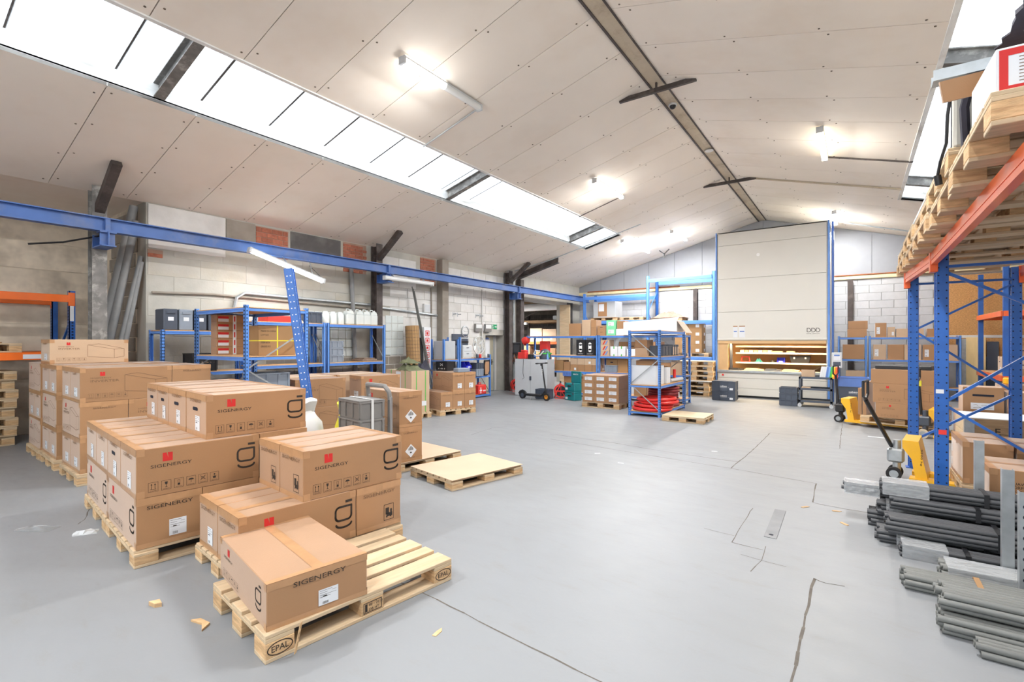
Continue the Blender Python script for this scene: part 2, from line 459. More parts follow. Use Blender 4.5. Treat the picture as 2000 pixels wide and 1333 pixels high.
def icons(fl, x, y, s, n=6, gap=1.32, only=None):
    w = s*0.03
    for k in range(n):
        X = x+k*s*gap
        fl.frame(X, y, X+s, y+s*1.15, w)
        c = X+s/2
        if k == 0:
            for d in (-0.18,0.18):
                fl.seg((c+d*s, y+0.35*s), (c+d*s, y+0.9*s), s*0.05); fl.poly([(c+d*s-0.09*s, y+0.82*s),(c+d*s+0.09*s, y+0.82*s),(c+d*s, y+1.0*s)])
            fl.seg((c-0.3*s,y+0.3*s),(c+0.3*s,y+0.3*s), s*0.05)
        elif k == 1:
            fl.poly([(c-0.16*s,y+0.98*s),(c-0.1*s,y+0.65*s),(c+0.1*s,y+0.65*s),(c+0.16*s,y+0.98*s)]); fl.seg((c,y+0.65*s),(c,y+0.35*s),s*0.05); fl.seg((c-0.12*s,y+0.35*s),(c+0.12*s,y+0.35*s),s*0.05)
        elif k == 2:
            fl.rect(c-0.13*s,y+0.3*s,c+0.13*s,y+0.55*s); fl.frame(c-0.13*s,y+0.6*s,c+0.13*s,y+0.95*s,w)
        elif k == 3:
            fl.poly([(c+0.3*s*math.cos(R(a)), y+0.68*s+0.22*s*math.sin(R(a))) for a in range(0,181,30)]); fl.seg((c,y+0.68*s),(c,y+0.35*s),s*0.04)
        elif k == 4:
            fl.seg((c-0.28*s,y+0.4*s),(c+0.28*s,y+0.95*s),s*0.05); fl.seg((c-0.28*s,y+0.95*s),(c+0.28*s,y+0.4*s),s*0.05); fl.ellipse_ring(c,y+0.66*s,0.2*s,0.14*s,s*0.03,10)
        else:
            fl.rect(c-0.16*s,y+0.35*s,c+0.16*s,y+0.6*s); fl.disc(c,y+0.85*s,0.1*s,8); fl.seg((c,y+0.6*s),(c,y+0.9*s),s*0.04); fl.seg((c-.28*s,y+.62*s),(c+.28*s,y+.62*s),s*.03)
        fl.seg((X+0.15*s,y+0.14*s),(X+0.85*s,y+0.14*s),s*0.03)
    return fl

def red_mark(fl, x, y, s):
    # red square with a notch cut from its top edge
    fl.poly([(x,y),(x+s,y),(x+s,y+s),(x+0.50*s,y+s),(x+0.58*s,y+0.36*s)])
    fl.poly([(x,y),(x+0.58*s,y+0.36*s),(x+0.38*s,y+s),(x,y+s)])
    return fl

def box_sketch(fl, x, y, w, h, t=0.0035, mirror=False):
    p = [(0,0.12),(0.72,0.0),(0.72,0.62),(0,0.92)]
    q = [(1,0.1),(1,0.66),(0.3,1.0)]
    f = (lambda a,b: (x+(1-a)*w, y+b*h)) if mirror else (lambda a,b: (x+a*w, y+b*h))
    P = [f(*k) for k in p]; Q = [f(*k) for k in q]
    fl.line(P, t, True); fl.line([P[1], Q[0], Q[1], P[2]], t); fl.line([P[3], Q[2], Q[1]], t)
    return fl

def diamond(fl_w, fl_k, x, y, s):
    fl_w.poly([(x,y-s),(x+s,y),(x,y+s),(x-s,y)])
    for k in range(-3,4):
        fl_k.rect(x+k*0.13*s-0.035*s, y+0.08*s, x+k*0.13*s+0.035*s, y+0.08*s+max(0.05,(0.75-abs(k)*0.13))*s*0.9)
    fl_k.rect(x-0.16*s,y-0.35*s,x+0.16*s,y-0.22*s); fl_k.rect(x-0.16*s,y-0.35*s,x-0.08*s,y-0.1*s); fl_k.rect(x+.02*s,y-.25*s,x+.1*s,y-.12*s)
    return

def label_print(fl, x, y, w, h):
    for k,(a,b) in enumerate(((0.06,0.7),(0.06,0.45),(0.06,0.9),(0.06,0.6))):
        yy = y+h*(0.9-0.13*k); fl.rect(x+w*a, yy, x+w*b, yy+h*0.018)
    for k in range(9):
        ww = 0.008+0.006*((k*7)%3); fl.rect(x+w*(0.2+0.033*k), y+h*0.06, x+w*(0.2+0.033*k+ww), y+h*0.22)
    fl.rect(x+w*0.22, y+h*0.52, x+w*0.42, y+h*0.58); fl.rect(x+w*0.66, y+h*0.8, x+w*0.9, y+h*0.815)
    return fl

# ---------------------------------------------------------------- cartons
def carton_meshes(dims, style, mt):
    L, W, H = dims
    key = ('carton', dims, style, mt)
    def make():
        d = {}
        d['body'] = MB().cbox(-L/2,-W/2,0,L/2,W/2,H,0.004).mesh('carton_body', mt)
        ink = MB(); red = MB(); grey = MB(); white = MB(); hole = MB(); tape = MB(); tape2 = MB()
        FR = {f: face_map(f,L,W,H) for f in ('front','right','back','left','top')}
        FT = {f: face_map(f,L,W,H,0.0018) for f in ('front','right','back','left','top')}
        FR3 = {f: face_map(f,L,W,H,0.0022) for f in ('front','right','back','left','top')}
        FR2 = {f: face_map(f,L,W,H,0.0032) for f in ('front','right','back','left','top')}
        size = {'front':L,'back':L,'left':W,'right':W}
        tw = min(0.06, W*0.16)
        # sealing tape over the seam and down both ends
        if 'notape' not in style:
            dn = min(0.07, H*0.25)
            if 'cross' in style:
                put(tape, Flat().rect(L/2-tw/2,0,L/2+tw/2,W), FT['top'])
                for f in ('front','back'): put(tape, Flat().rect(L/2-tw/2,H-dn,L/2+tw/2,H), FT[f])
            else:
                put(tape, Flat().rect(0,W/2-tw/2,L,W/2+tw/2), FT['top'])
                for f in ('left','right'): put(tape, Flat().rect(W/2-tw/2,H-dn,W/2+tw/2,H), FT[f])
            if 'edge' in style:
                ew = min(0.05, H*0.16)
                for f in ('left','right'):
                    put(tape2, Flat().rect(0,H-ew,W,H), FR[f]); put(tape2, Flat().rect(0,0,W,ew*0.7), FR[f])
                put(tape2, Flat().rect(0,0,ew,W), FR['top']); put(tape2, Flat().rect(L-ew,0,L,W), FR['top'])
                for f in ('front','back'):
                    for a0 in (0, L-ew):
                        put(tape2, Flat().rect(a0,H-ew,a0+ew,H), FR[f]); put(tape2, Flat().rect(a0,0,a0+ew,ew), FR[f])
        def sticker(f, x, y, w, h, printed=True):
            put(white, Flat().rect(x,y,x+w,y+h), FR3[f])
            if printed: put(ink, label_print(Flat(),x,y,w,h), FR2[f])
        if 'sig' in style:
            for f in ('front','back'):
                k = H/0.35
                put(red, red_mark(Flat(), L*0.19, H*0.70, 0.062*k), FR[f])
                put(ink, Flat().text('SIGENERGY', L*0.10, H*0.585, 0.0235*k, 1.5), FR[f])
                put(ink, g_mark(Flat(), L*0.80, H*0.27, H*0.58), FR[f])
                put(ink, icons(Flat(), L*0.085, H*0.10, 0.060*k, 6), FR[f])
            for f in ('left','right'):
                put(ink if 'bold' in style else grey, Flat().text('SIGENERGY', W/2, H*(0.80 if 'hole' in style else 0.76), 0.026, 1.5, center=True), FR2[f])
            if 'hole' in style:
                for f in ('left','right'):
                    put(hole, Flat().rect(W*0.38,H*0.6,W*0.58,H*0.68).disc(W*0.38,H*0.64,H*0.04,8).disc(W*0.58,H*0.64,H*0.04,8), FR3[f])
            if 'stick' in style:
                for f in ('left','right'): sticker(f, W*0.48, H*0.14, min(0.11,W*0.27), min(0.12,H*0.36))
            if 'lift' in style:
                for f in ('left','right'):
                    fl = Flat().frame(W*0.6,H*0.14,W*0.83,H*0.5,0.004)
                    fl.rect(W*.64,H*.27,W*.72,H*.42).rect(W*.66,H*.22,W*.80,H*.30).rect(W*.75,H*.3,W*.79,H*.38).disc(W*.67,H*.22,W*.02,8).disc(W*.76,H*.22,W*.02,8)
                    put(ink, fl, FR[f])
        if 'inv' in style or 'bat' in style:
            word = 'INVERTER' if 'inv' in style else 'BATTERY'
            k = H/0.4
            for f in ('front','back'):
                put(red, red_mark(Flat(), L*0.20, H*0.76, 0.048*k), FR[f])
                put(grey, Flat().text('SIGENERGY', L*0.10, H*0.68, 0.017*k, 1.6), FR[f])
                put(grey, Flat().text(word, L*0.10, H*0.58, 0.028*k, 1.55), FR[f])
                put(grey, box_sketch(Flat(), L*0.46, H*0.2, L*0.48, H*0.62, 0.004), FR[f])
                put(grey, icons(Flat(), L*0.08, H*0.1, 0.050*k, 6), FR[f])
            for f in ('left','right'):
                put(grey, Flat().text('SIGENERGY', W/2, H*0.8, 0.018, 1.6, center=True), FR2[f])
                if 'haz' not in style: sticker(f, W*0.4, H*0.16, W*0.36, H*0.26)
        if 'haz' in style:
            for f in ('left','right'):
                fw = Flat(); fk = Flat(); diamond(fw, fk, W*0.5, H*0.30, W*0.25)
                put(white, fw, FR3[f]); put(ink, fk, FR2[f])
                put(grey, Flat().text('LITHIUM', W*0.5, H*0.08, 0.016, 1.3, center=True), FR[f])
        if 'lab' in style:      # white label on a long side
            for f in ('front','back'): sticker(f, L*0.2, H*0.25, L*0.62, H*0.5, False); put(grey, label_print(Flat(), L*.2, H*.25, L*.62, H*.5), FR2[f])
        if 'small' in style:    # a little label low on each side
            for f in ('front','left','right'): sticker(f, size[f]*0.55, H*0.15, min(0.12,size[f]*0.3), min(0.1,H*0.35), False)
        if 'ship' in style:
            sticker('front', L*0.12, H*0.2, min(0.12,L*0.3), min(0.2,H*0.5), True)
        if 'grip' in style:
            for f in ('front','left','right'):
                put(hole, Flat().rect(size[f]/2-0.04,H*0.66,size[f]/2+0.04,H*0.72), FR3[f])
        for nm, b, m_ in (('tape',tape,'tape'),('edge_tape',tape2,'tape'),('print',ink,'ink'),('red_logo',red,'ink_red'),('fine_print',grey,'ink_grey'),('label_sticker',white,'paper'),('hand_hole',hole,'hole_dark')):
            if b.f: d[nm] = b.mesh('carton_'+nm, m_)
        return d
    return cached(key, make)

def carton(ctr, z, rotz, dims, label, style='plain', mt='cardboard', group=None, cat='box', name='cardboard_box', tilt=None):
    dims = tuple(round(v,4) for v in dims)
    ms = carton_meshes(dims, style, mt)
    o = obj(name, ms['body'], None, (ctr[0],ctr[1],z), rotz)
    if tilt: o.rotation_euler = (R(tilt[0]), R(tilt[1]), R(rotz))
    tag(o, label, cat, group)
    for k, me in ms.items():
        if k != 'body':
            q = obj(k, me, o)
            if k in ('edge_tape', 'print', 'fine_print'): q['kind'] = 'stuff'
    return o

# ---------------------------------------------------------------- pallets
def pallet(ctr, z, rotz, Lx, Ly, h, label, group=None, boards=5, wood='wood', block='wood_block', epal=False, name='wooden_pallet'):
    # deck boards run along local x
    o = thing(name, label, 'pallet', (ctr[0],ctr[1],z), rotz, group)
    t = 0.022
    bw = 0.145 if Ly >= 0.75 else 0.1
    bh = h-3*t
    gap = (Ly-0.145)/(boards-1)
    wds = [0.145,0.1,0.145,0.1,0.145] if boards == 5 else [min(0.14,gap*0.8)]*boards
    dk = lambda w: cached(('deck',Lx,w,h,wood), lambda: MB().cbox(-Lx/2,-w/2,0,Lx/2,w/2,t,0.003).mesh('deck_board', wood))
    ys = [(-Ly/2+0.0725)+gap*k for k in range(boards)]
    for k in range(boards): obj('deck_board', dk(wds[k]), o, (0,ys[k],h-t))
    st = cached(('str',Ly,wood), lambda: MB().cbox(-0.0725,-Ly/2,0,0.0725,Ly/2,t,0.003).mesh('stringer_board', wood))
    bl = cached(('blk',bh,block,bw), lambda: MB().cbox(-0.0725,-bw/2,0,0.0725,bw/2,bh,0.003).mesh('block', block))
    sk = cached(('skid',Lx,wood,bw), lambda: MB().cbox(-Lx/2,-bw/2,0,Lx/2,bw/2,t,0.003).mesh('bottom_board', wood))
    xs = (-Lx/2+0.0725, 0, Lx/2-0.0725); yb = (-Ly/2+bw/2, 0, Ly/2-bw/2)
    for x in xs: obj('stringer_board', st, o, (x,0,h-2*t))
    for y in yb: obj('bottom_board', sk, o, (0,y,0))
    for x in xs:
        for y in yb: obj('block', bl, o, (x,y,t))
    if epal:
        for x in (xs[0], xs[2]):
            fl = Flat().ellipse_ring(0,0,0.062,0.032,0.005).text('EPAL',0,-0.014,0.03,0.95,0.008,True)
            mb = MB(); mb.add([(x+a, -Ly/2-0.0012, 0.022+bh/2+b) for a,b in fl.v], fl.f); mb.build('brand_mark','ink',o)
        fl = Flat().frame(-0.06,-0.03,0.06,0.03,0.004).text('BE - 2610',-0.025,0.005,0.016,1,0.004).text('DB HT',-0.025,-0.022,0.016,1,0.004).rect(-0.05,-0.022,-0.035,0.022)
        mb = MB(); mb.add([(a, -Ly/2-0.0012, 0.022+bh/2+b) for a,b in fl.v], fl.f); mb.build('brand_mark','ink',o)
    return o

# ================================================================ THE SETTING
XW, XR, YE, YF = -9.6, 4.35, 18.7, -7.0        # left wall, right wall, end wall, front wall
RX, RZ, SL = -2.624, 5.8, 0.27                 # ridge position and roof slope
def rz(x): return RZ - SL*abs(x-RX)

fl_o = struct('floor', MB().box(-19,-12,-0.3,8,25,0).mesh('floor','floor_concrete'))
def joint(pts, w=0.012, wob=0.006, name='floor_joint'):
    rnd = random.Random(str(pts))
    P = []
    for i in range(len(pts)-1):
        a, b = pts[i], pts[i+1]; n = max(2, int(math.dist(a,b)/0.12))
        for k in range(n):
            t = k/n; P.append((a[0]+(b[0]-a[0])*t+rnd.uniform(-wob,wob), a[1]+(b[1]-a[1])*t+rnd.uniform(-wob,wob)))
    P.append(pts[-1])
    f = Flat()
    for i in range(len(P)-1): f.seg(P[i], P[i+1], w*rnd.uniform(0.6,1.3))
    mb = MB(); mb.add([(a,b,0.0008) for a,b in f.v], f.f); mb.build(name,'crack',fl_o)
for pts, w in (
    ([(-9,2.6),(-5.7,1.42),(-5.6,1.35)], 0.008), ([(-3.4,2.3),(-2.258,2.246),(-1.524,2.177),(-0.989,2.131),(0.6,2.06)], 0.008),
    ([(-0.233,3.895),(-0.241,3.204),(-0.245,2.652),(-0.25,1.2)], 0.014), ([(-4.38,7.409),(-3.142,7.319),(-2.28,7.166),(-1.289,7.11)], 0.012),
    ([(-4.148,7.017),(-2.538,6.824),(-1.322,6.696),(-0.371,6.534),(-0.357,5.741),(-0.247,5.705),(0.109,5.69),(0.6,5.66)], 0.010),
    ([(-0.689,9.764),(-1.245,9.722),(-1.256,8.007),(-1.301,6.711)], 0.012), ([(-0.818,5.215),(-0.819,4.223),(-0.588,4.207)], 0.006),
    ([(-1.077,4.412),(-0.826,4.382)], 0.005), ([(-0.575,4.297),(-0.573,4.001),(-0.603,3.763)], 0.006), ([(-0.711,4.02),(-0.407,3.987)], 0.004),
    ([(-0.233,3.895),(-0.168,3.864),(-0.061,3.888)], 0.006), ([(-0.224,11.636),(-0.203,8.873)], 0.010), ([(-5.447,6.546),(-5.556,7.271),(-5.419,7.57)], 0.008)):
    joint(pts, w)
drain = MB().cbox(-0.047,-0.4,0,0.047,0.4,0.004,0.002).build('drain_cover','drain_cover',None,loc=(-0.583,4.9,0),rotz=1)
tag(drain,'narrow grey metal drain cover set into the concrete floor','drain cover')
h_ = MB().cyl((0,-0.33,0.004),(0,-0.33,0.005),0.018,12).build('finger_hole','hole_dark',drain)

# ---- left wall, with the recess near the camera, a door and the opening into the next hall
wl = MB()
wl.box(XW-0.4,3.18,0,XW,12.243,3.95); wl.box(XW-0.4,12.243,1.83,XW,13.235,3.95); wl.box(XW-0.4,13.235,0,XW,13.95,3.95)
wl.box(XW-0.4,13.95,3.1,XW,YE,3.95); wl.box(XW-0.4,17.45,0,XW,YE,3.1)
wall_left = struct('wall_left', wl.mesh('wall_left','wall_cream'))
rec = struct('wall_recess', MB().box(-12.1,YF,0,-11.8,3.18,4.0).box(-11.8,3.18,0,XW-0.4,3.4,4.0).mesh('wall_recess','plank_concrete'))
plk = {}
for r_ in range(8):
    z0 = r_*0.48
    for c_ in range(4):
        y1 = 3.17-2.6*c_+ (0 if r_%2 else -0.0); y0 = y1-2.58
        me = cached(('plank',), lambda: MB().cbox(0,0,0,0.012,2.57,0.468,0.004).mesh('plank','plank_concrete'))
        obj('concrete_plank', me, rec, (-11.8, y0, z0+0.006))
# grey block work in the recess corner
for r_ in range(16):
    for c_ in range(2):
        me = cached(('cornerblk',), lambda: MB().cbox(-0.3,-0.01,0,0.3,0.01,0.228,0.005).mesh('block','wall_grey'))
        obj('block', me, rec, (-10.35-0.62*c_+(0.1 if r_%2 else 0), 3.172, r_*0.24+0.006))
# painted block work beyond the second column
blk = cached(('wblk',), lambda: MB().cbox(0,-0.295,0,0.008,0.295,0.242,0.004).mesh('block','wall_white'))
for r_ in range(15):
    for c_ in range(10):
        y = 8.35+0.6*c_+(0.3 if r_%2 else 0); z = 0.25*r_+0.004
        if y > 13.6 or (y+0.3 > 12.2 and y-0.3 < 13.28 and z < 1.85): continue
        if 9.2 < y < 10.2 and z > 3.0: continue
        obj('block', blk, wall_left, (XW, y, z))
wp = MB().box(XW,8.0,0,XW+0.002,13.95,3.94)
cbk = cached(('creamblk',), lambda: MB().cbox(0,-0.395,0,0.006,0.395,0.332,0.003).mesh('block','wall_cream'))
for r_ in range(10):
    for c_ in range(6):
        y = 3.6+0.8*c_+(0.38 if r_%2 else 0); z = 0.34*r_+0.004
        if y > 7.75 or (y > 5.0 and z < 2.25): continue
        obj('block', cbk, wall_left, (XW, y, z))
# patches of the upper wall: plaster board, bare brick, soot-dark render
MB().cbox(XW,3.2,3.17,XW+0.03,4.42,3.9,0.01).build('plaster_board','wall_white',wall_left)
MB().cbox(XW,4.44,3.5,XW+0.012,4.98,3.9,0.004).build('plaster_patch','wall_grey',wall_left)
MB().cbox(XW,5.705,3.33,XW+0.014,6.914,3.9,0.004).build('render_patch','patch_dark',wall_left)
def bricks(y0,y1,z0,z1,parent,m='brick_red',bl=0.21,bh=0.062,gap=0.01):
    me = cached(('brick',m,bl,bh), lambda: MB().cbox(0,-bl/2,0,0.016,bl/2,bh,0.004).mesh('brick',m))
    MB().box(XW,y0,z0,XW+0.006,y1,z1).build('mortar_bed','mortar',parent)
    hf = cached(('halfbrick',m,bl,bh), lambda: MB().cbox(0,-bl/4+gap/4,0,0.016,bl/4-gap/4,bh,0.004).mesh('brick',m))
    r_ = 0; z = z0
    while z+bh <= z1+0.001:
        y = y0+bl/2+(bl/2+gap/2 if r_%2 else 0)
        if r_%2: obj('brick', hf, parent, (XW,y0+bl/4,z))
        while y+bl/2 <= y1+0.001:
            obj('brick', me, parent, (XW,y,z)); y += bl+gap
        if y1-(y-bl/2) > bl*0.42: obj('brick', hf, parent, (XW,y-bl/4,z))
        z += bh+gap; r_ += 1
bricks(4.99,5.66,3.30,3.88,wall_left,bl=0.21,bh=0.085)
bricks(6.98,7.62,3.22,3.9,wall_left)
bricks(9.4,10.0,3.16,3.9,wall_left)
bricks(3.2,3.42,3.02,3.15,wall_left)
# glass blocks behind the shelves, bare block work below them
gbl = cached(('gblk',), lambda: MB().cbox(0,-0.095,0,0.02,0.095,0.19,0.012).mesh('glass_block','milky_plastic'))
for r_ in range(5):
    for c_ in range(10):
        y = 5.35+0.2*c_
        obj('glass_block', gbl, wall_left, (XW,y,1.28+0.2*r_)) if not (7.4 < y < 7.5) else None
for r_ in range(5):
    for c_ in range(3): obj('glass_block', gbl, wall_left, (XW,8.3+0.2*c_,1.28+0.2*r_))
gb2 = cached(('gblk2',), lambda: MB().cbox(0,-0.19,0,0.012,0.19,0.19,0.004).mesh('block','wall_grey'))
for r_ in range(6):
    for c_ in range(10): obj('block', gb2, wall_left, (XW,5.2+0.39*c_+(0.19 if r_%2 else 0),0.05+0.2*r_))

# door in its reveal
dr = struct('door_1', MB().cbox(XW-0.3,12.27,0.01,XW-0.25,12.98,1.8,0.004).mesh('door_1','door_paint'))
MB().box(XW-0.31,12.243,0,XW-0.22,12.27,1.83).box(XW-0.31,12.98,0,XW-0.22,13.03,1.83).box(XW-0.31,12.243,1.8,XW-0.22,13.03,1.83).build('door_frame','grey_paint',dr)
MB().box(XW-0.4,13.03,0,XW-0.31,13.235,1.83).box(XW-0.4,12.243,0,XW-0.36,13.235,1.83).build('reveal_panel','wall_white',dr)
MB().cyl((XW-0.25,12.9,0.95),(XW-0.2,12.9,0.95),0.012,8).bar((XW-0.2,12.91,0.95),(XW-0.2,12.79,0.95),0.02,0.02).cbox(XW-0.25,12.88,0.86,XW-0.243,12.92,1.04,.002).build('door_handle','black_plastic',dr)

# ---- end wall with block work below and white panels above
wb_ = struct('wall_back', MB().box(-10,YE,0,XR+0.3,YE+0.3,3.6).mesh('wall_back','block_joint'))
bm_ = cached(('bblk',), lambda: MB().cbox(-0.295,-0.014,0,0.295,0.0,0.236,0.005).mesh('block','block_white'))
for r_ in range(15):
    for c_ in range(25):
        x = -9.3+0.602*c_+(0.3 if r_%2 else 0)
        if -3.2 < x < -1.0 or x > 2.1: continue
        obj('block', bm_, wb_, (x,YE,0.004+0.24*r_))
gp = struct('wall_gable', MB().prism([(-10,3.6),(XR+0.3,3.6),(XR+0.3,rz(XR)+0.1),(RX,RZ+0.2),(-10,rz(-10)+0.2)],YE,YE+0.25,'y').mesh('wall_gable','panel_white'))
for k in range(14):
    x0 = -9.6+1.0*k; x1 = min(x0+0.99, XR)
    if x1-x0 < 0.1: continue
    zt = lambda x: rz(x)-0.01
    poly = [(x0,3.66),(x1,3.66),(x1,zt(x1)),(x0,zt(x0))]
    if x0 < RX < x1: poly = [(x0,3.66),(x1,3.66),(x1,zt(x1)),(RX,zt(RX)),(x0,zt(x0))]
    MB().prism(poly,YE-0.03,YE,'y').build('wall_panel','panel_white',gp)
MB().cbox(-9.6,YE-0.07,3.56,XR,YE,3.68,0.01).build('insulation_strip','insulation',gp)
MB().cbox(-9.2,YE-0.08,3.66,-5.4,YE-0.01,3.72,0.01).build('rusty_edge','rust',gp)
MB().cbox(-0.6,YE-0.09,3.67,1.4,YE-0.02,3.71,0.01).build('rusty_edge','rust',gp)
ob = struct('wall_panel_wood', MB().cbox(2.12,YE-0.07,1.2,4.3,YE-0.02,3.5,0.006).mesh('wall_panel_wood','osb'))
MB().cbox(2.05,YE-0.075,1.72,4.3,YE-0.0,1.80,0.004).build('trim_board','white_plastic',ob)
for x,z1,nm in ((-0.15,3.56,'beside the lift machine on the right'),(-4.82,3.56,'behind the tall blue pallet rack')):
    c_ = MB().box(x-0.07,YE-0.17,0,x+0.07,YE-0.155,z1).box(x-0.07,YE-0.03,0,x+0.07,YE-0.015,z1).box(x-0.008,YE-0.155,0,x+0.008,YE-0.03,z1).build('steel_column','dark_steel')
    tag(c_,'dark steel wall column against white block wall, '+nm,'column')

# right and front walls; the unseen front wall has a wide opening added to let daylight in
struct('wall_right', MB().box(XR,YF,0,XR+0.3,YE,4.2).mesh('wall_right','wall_white'))
struct('wall_front', MB().box(-12,YF-0.3,0,-6.5,YF,4.2).box(0.5,YF-0.3,0,XR+0.3,YF,4.2).box(-6.5,YF-0.3,3.6,0.5,YF,4.2)
       .prism([(-12,4.2),(XR+0.3,4.2),(XR+0.3,rz(XR)+0.15),(RX,RZ+0.2),(-12,4.2)],YF-0.3,YF,'y').mesh('wall_front','wall_white'))

# ---- ceiling: sloping panels, skylights, ridge
ceil = struct('ceiling', MB().prism([(-12.1,3.9),(-9.55,3.93),(-9.55,4.02),(-12.1,4.0)],YF,YE,'y').mesh('ceiling','ceiling_panel'))
STRIPS = [(-9.62,-7.13),(-5.95,-2.72),(-2.53,0.84),(2.05,4.4)]
SEAM = 0.94
ks = [1.98+SEAM*k for k in range(-10,19)]
def strip_prism(x0,x1,off0,off1,y0,y1):
    return [(x0,rz(x0)+off0),(x1,rz(x1)+off0),(x1,rz(x1)+off1),(x0,rz(x0)+off1)]
for i,(x0,x1) in enumerate(STRIPS):
    me = MB().prism(strip_prism(x0,x1,0,0.04,0,0),0.005,SEAM-0.005,'y').mesh('ceiling_panel','ceiling_panel')
    for y in ks:
        if y+SEAM > YE+0.2 or y < YF-0.4: continue
        obj('ceiling_panel', me, ceil, (0,y,0))
    y_end = ks[-1]
    MB().prism(strip_prism(x0,x1,0.042,0.06,0,0),YF-0.3,YE+0.3,'y').build('light_backing','ceiling_seam',ceil)  # backing sheet added above the panels to stop light leaking through the seams
    if ks[-1]+SEAM > YE: 
        yl = max(y for y in ks if y+SEAM <= YE+0.2)+SEAM
        if yl < YE: MB().prism(strip_prism(x0,x1,0,0.04,0,0),yl+0.005,YE,'y').build('ceiling_panel','ceiling_panel',ceil)
    scr = MB()
    for y in ks:
        for t in (0.06,0.36,0.66,0.94):
            x = x0+(x1-x0)*t
            for d in (-0.07,0.07):
                if YF < y+d < YE: scr.cyl((x+d*0.6,y+d,rz(x+d*0.6)-0.004),(x+d*0.6,y+d,rz(x+d*0.6)+0.004),0.013,6)
    tag(scr.build('screw_heads','ceiling_seam',ceil),kind='stuff')
# the stretch beyond the skylights is closed with the same panels
for (x0,x1) in ((-7.13,-5.95),(0.84,2.05)):
    for k in range(5):
        y0 = 14.3+SEAM*k; y1 = min(y0+SEAM-0.01, YE)
        if y1-y0 > 0.05: MB().prism(strip_prism(x0,x1,0,0.04,0,0),y0,y1,'y').build('ceiling_panel','ceiling_panel',ceil)
    MB().prism(strip_prism(x0,x1,0.042,0.06,0,0),14.3,YE+0.3,'y').build('light_backing','ceiling_seam',ceil)  # same added backing, keeps light out of these seams
def skylight(n, x0, x1):
    w = struct('window_%d'%n, MB().prism([(x0-0.06,rz(x0)+0.0),(x0,rz(x0)+0.0),(x0,rz(x0)+0.23),(x0-0.06,rz(x0)+0.25)],YF-0.3,14.3,'y').mesh('skylight_kerb','fascia'))
    MB().prism([(x1,rz(x1)+0.0),(x1+0.06,rz(x1)+0.0),(x1+0.06,rz(x1)+0.25),(x1,rz(x1)+0.23)],YF-0.3,14.3,'y').build('upper_kerb','fascia',w)
    MB().prism([(x0,rz(x0)+0.0),(x1,rz(x1)+0.0),(x1,rz(x1)+0.25),(x0,rz(x0)+0.25)],14.3,14.36,'y').build('end_kerb','fascia',w)
    mb = MB(); n_ = 44; wd = SEAM+0.06
    s = 1 if x0 < RX else -1
    xa, xb = x0-0.15, x1+0.15
    for k in range(n_+1):
        y = wd*k/n_; a = 0.028*math.sin(2*math.pi*y/0.177)
        for x in (xa,xb): mb.v.append((x,y,rz(x)+0.30+a))
    for k in range(n_): mb.f.append((2*k,2*k+1,2*k+3,2*k+2))
    me = mb.mesh('corrugated_sheet','translucent_sheet',True)
    lap = MB().prism([(xa,rz(xa)+0.325),(xb,rz(xb)+0.325),(xb,rz(xb)+0.34),(xa,rz(xa)+0.34)],-0.012,0.012,'y').mesh('sheet_lap','dark_steel')
    k = 0
    y = YF-0.3
    while y < 14.3:
        obj('corrugated_sheet', me, w, (0,y,0.0 if k%2 else 0.006)); obj('sheet_lap', lap, w, (0,y,0)); y += SEAM; k += 1
    return w
skylight(1,-7.13,-5.95)
skylight(2,0.84,2.05)
# ridge capping with its dark edges
rd = struct('trim_1', MB().prism([(RX-0.10,rz(RX-0.1)-0.02),(RX,RZ-0.035),(RX+0.10,rz(RX+0.1)-0.02),(RX+0.10,rz(RX+0.1)+0.05),(RX,RZ+0.09),(RX-0.10,rz(RX-0.1)+0.05)],YF,YE,'y').mesh('ridge_capping','ridge_strip'))
MB().box(RX-0.13,YF,rz(RX-0.13)-0.03,RX-0.10,YE,rz(RX-0.13)+0.03).box(RX+0.10,YF,rz(RX+0.1)-0.025,RX+0.12,YE,rz(RX+0.1)+0.03).build('ridge_angle','dark_steel',rd)

# ---- portal frames: rafters seen through the skylights, columns with knee braces, ridge gussets
FR = [2.5, 7.8, 13.25]
WHERE = ['nearest the camera','in the middle of the hall','at the far end']
for y,wh in zip(FR,WHERE):
    for (x0,x1,sd) in ((-7.2,-5.9,'left'),(0.8,2.1,'right')):
        mb = MB()
        def sl(o0,o1,w): mb.prism(strip_prism(x0,x1,o0,o1,0,0),y-w/2,y+w/2,'y')
        sl(0.06,0.075,0.12); sl(0.075,0.235,0.012); sl(0.235,0.25,0.12)
        r = mb.build('steel_rafter','flaky_steel')
        tag(r,'grey steel roof rafter crossing the %s skylight %s'%(sd,wh),'rafter')
    # column on the left wall
    t = thing('steel_column','dark flaking steel column with blue bracket on left wall, '+wh,'column',(-9.42,y,0))
    MB().box(-0.1,-0.09,0,-0.085,0.09,3.9).box(0.085,-0.09,0,0.1,0.09,3.95).box(-0.085,-0.006,0,0.085,0.006,3.9).build('column_shaft','flaky_steel' if y < 3 else 'dark_steel',t)
    xe = -8.6; MB().bar((0.02,0,3.55),(xe+9.42,0.0,rz(xe)-0.03),0.1,0.12,(0,1,0)).build('knee_brace','dark_steel',t)
    MB().cbox(0.1,-0.09,3.0,0.5,0.09,3.02,0.003).box(0.1,-0.008,3.02,0.5,0.008,3.22).box(0.1,-0.09,3.02,0.115,0.09,3.2).box(0.42,-0.09,3.02,0.435,0.09,3.2).build('beam_bracket','blue_crane',t)
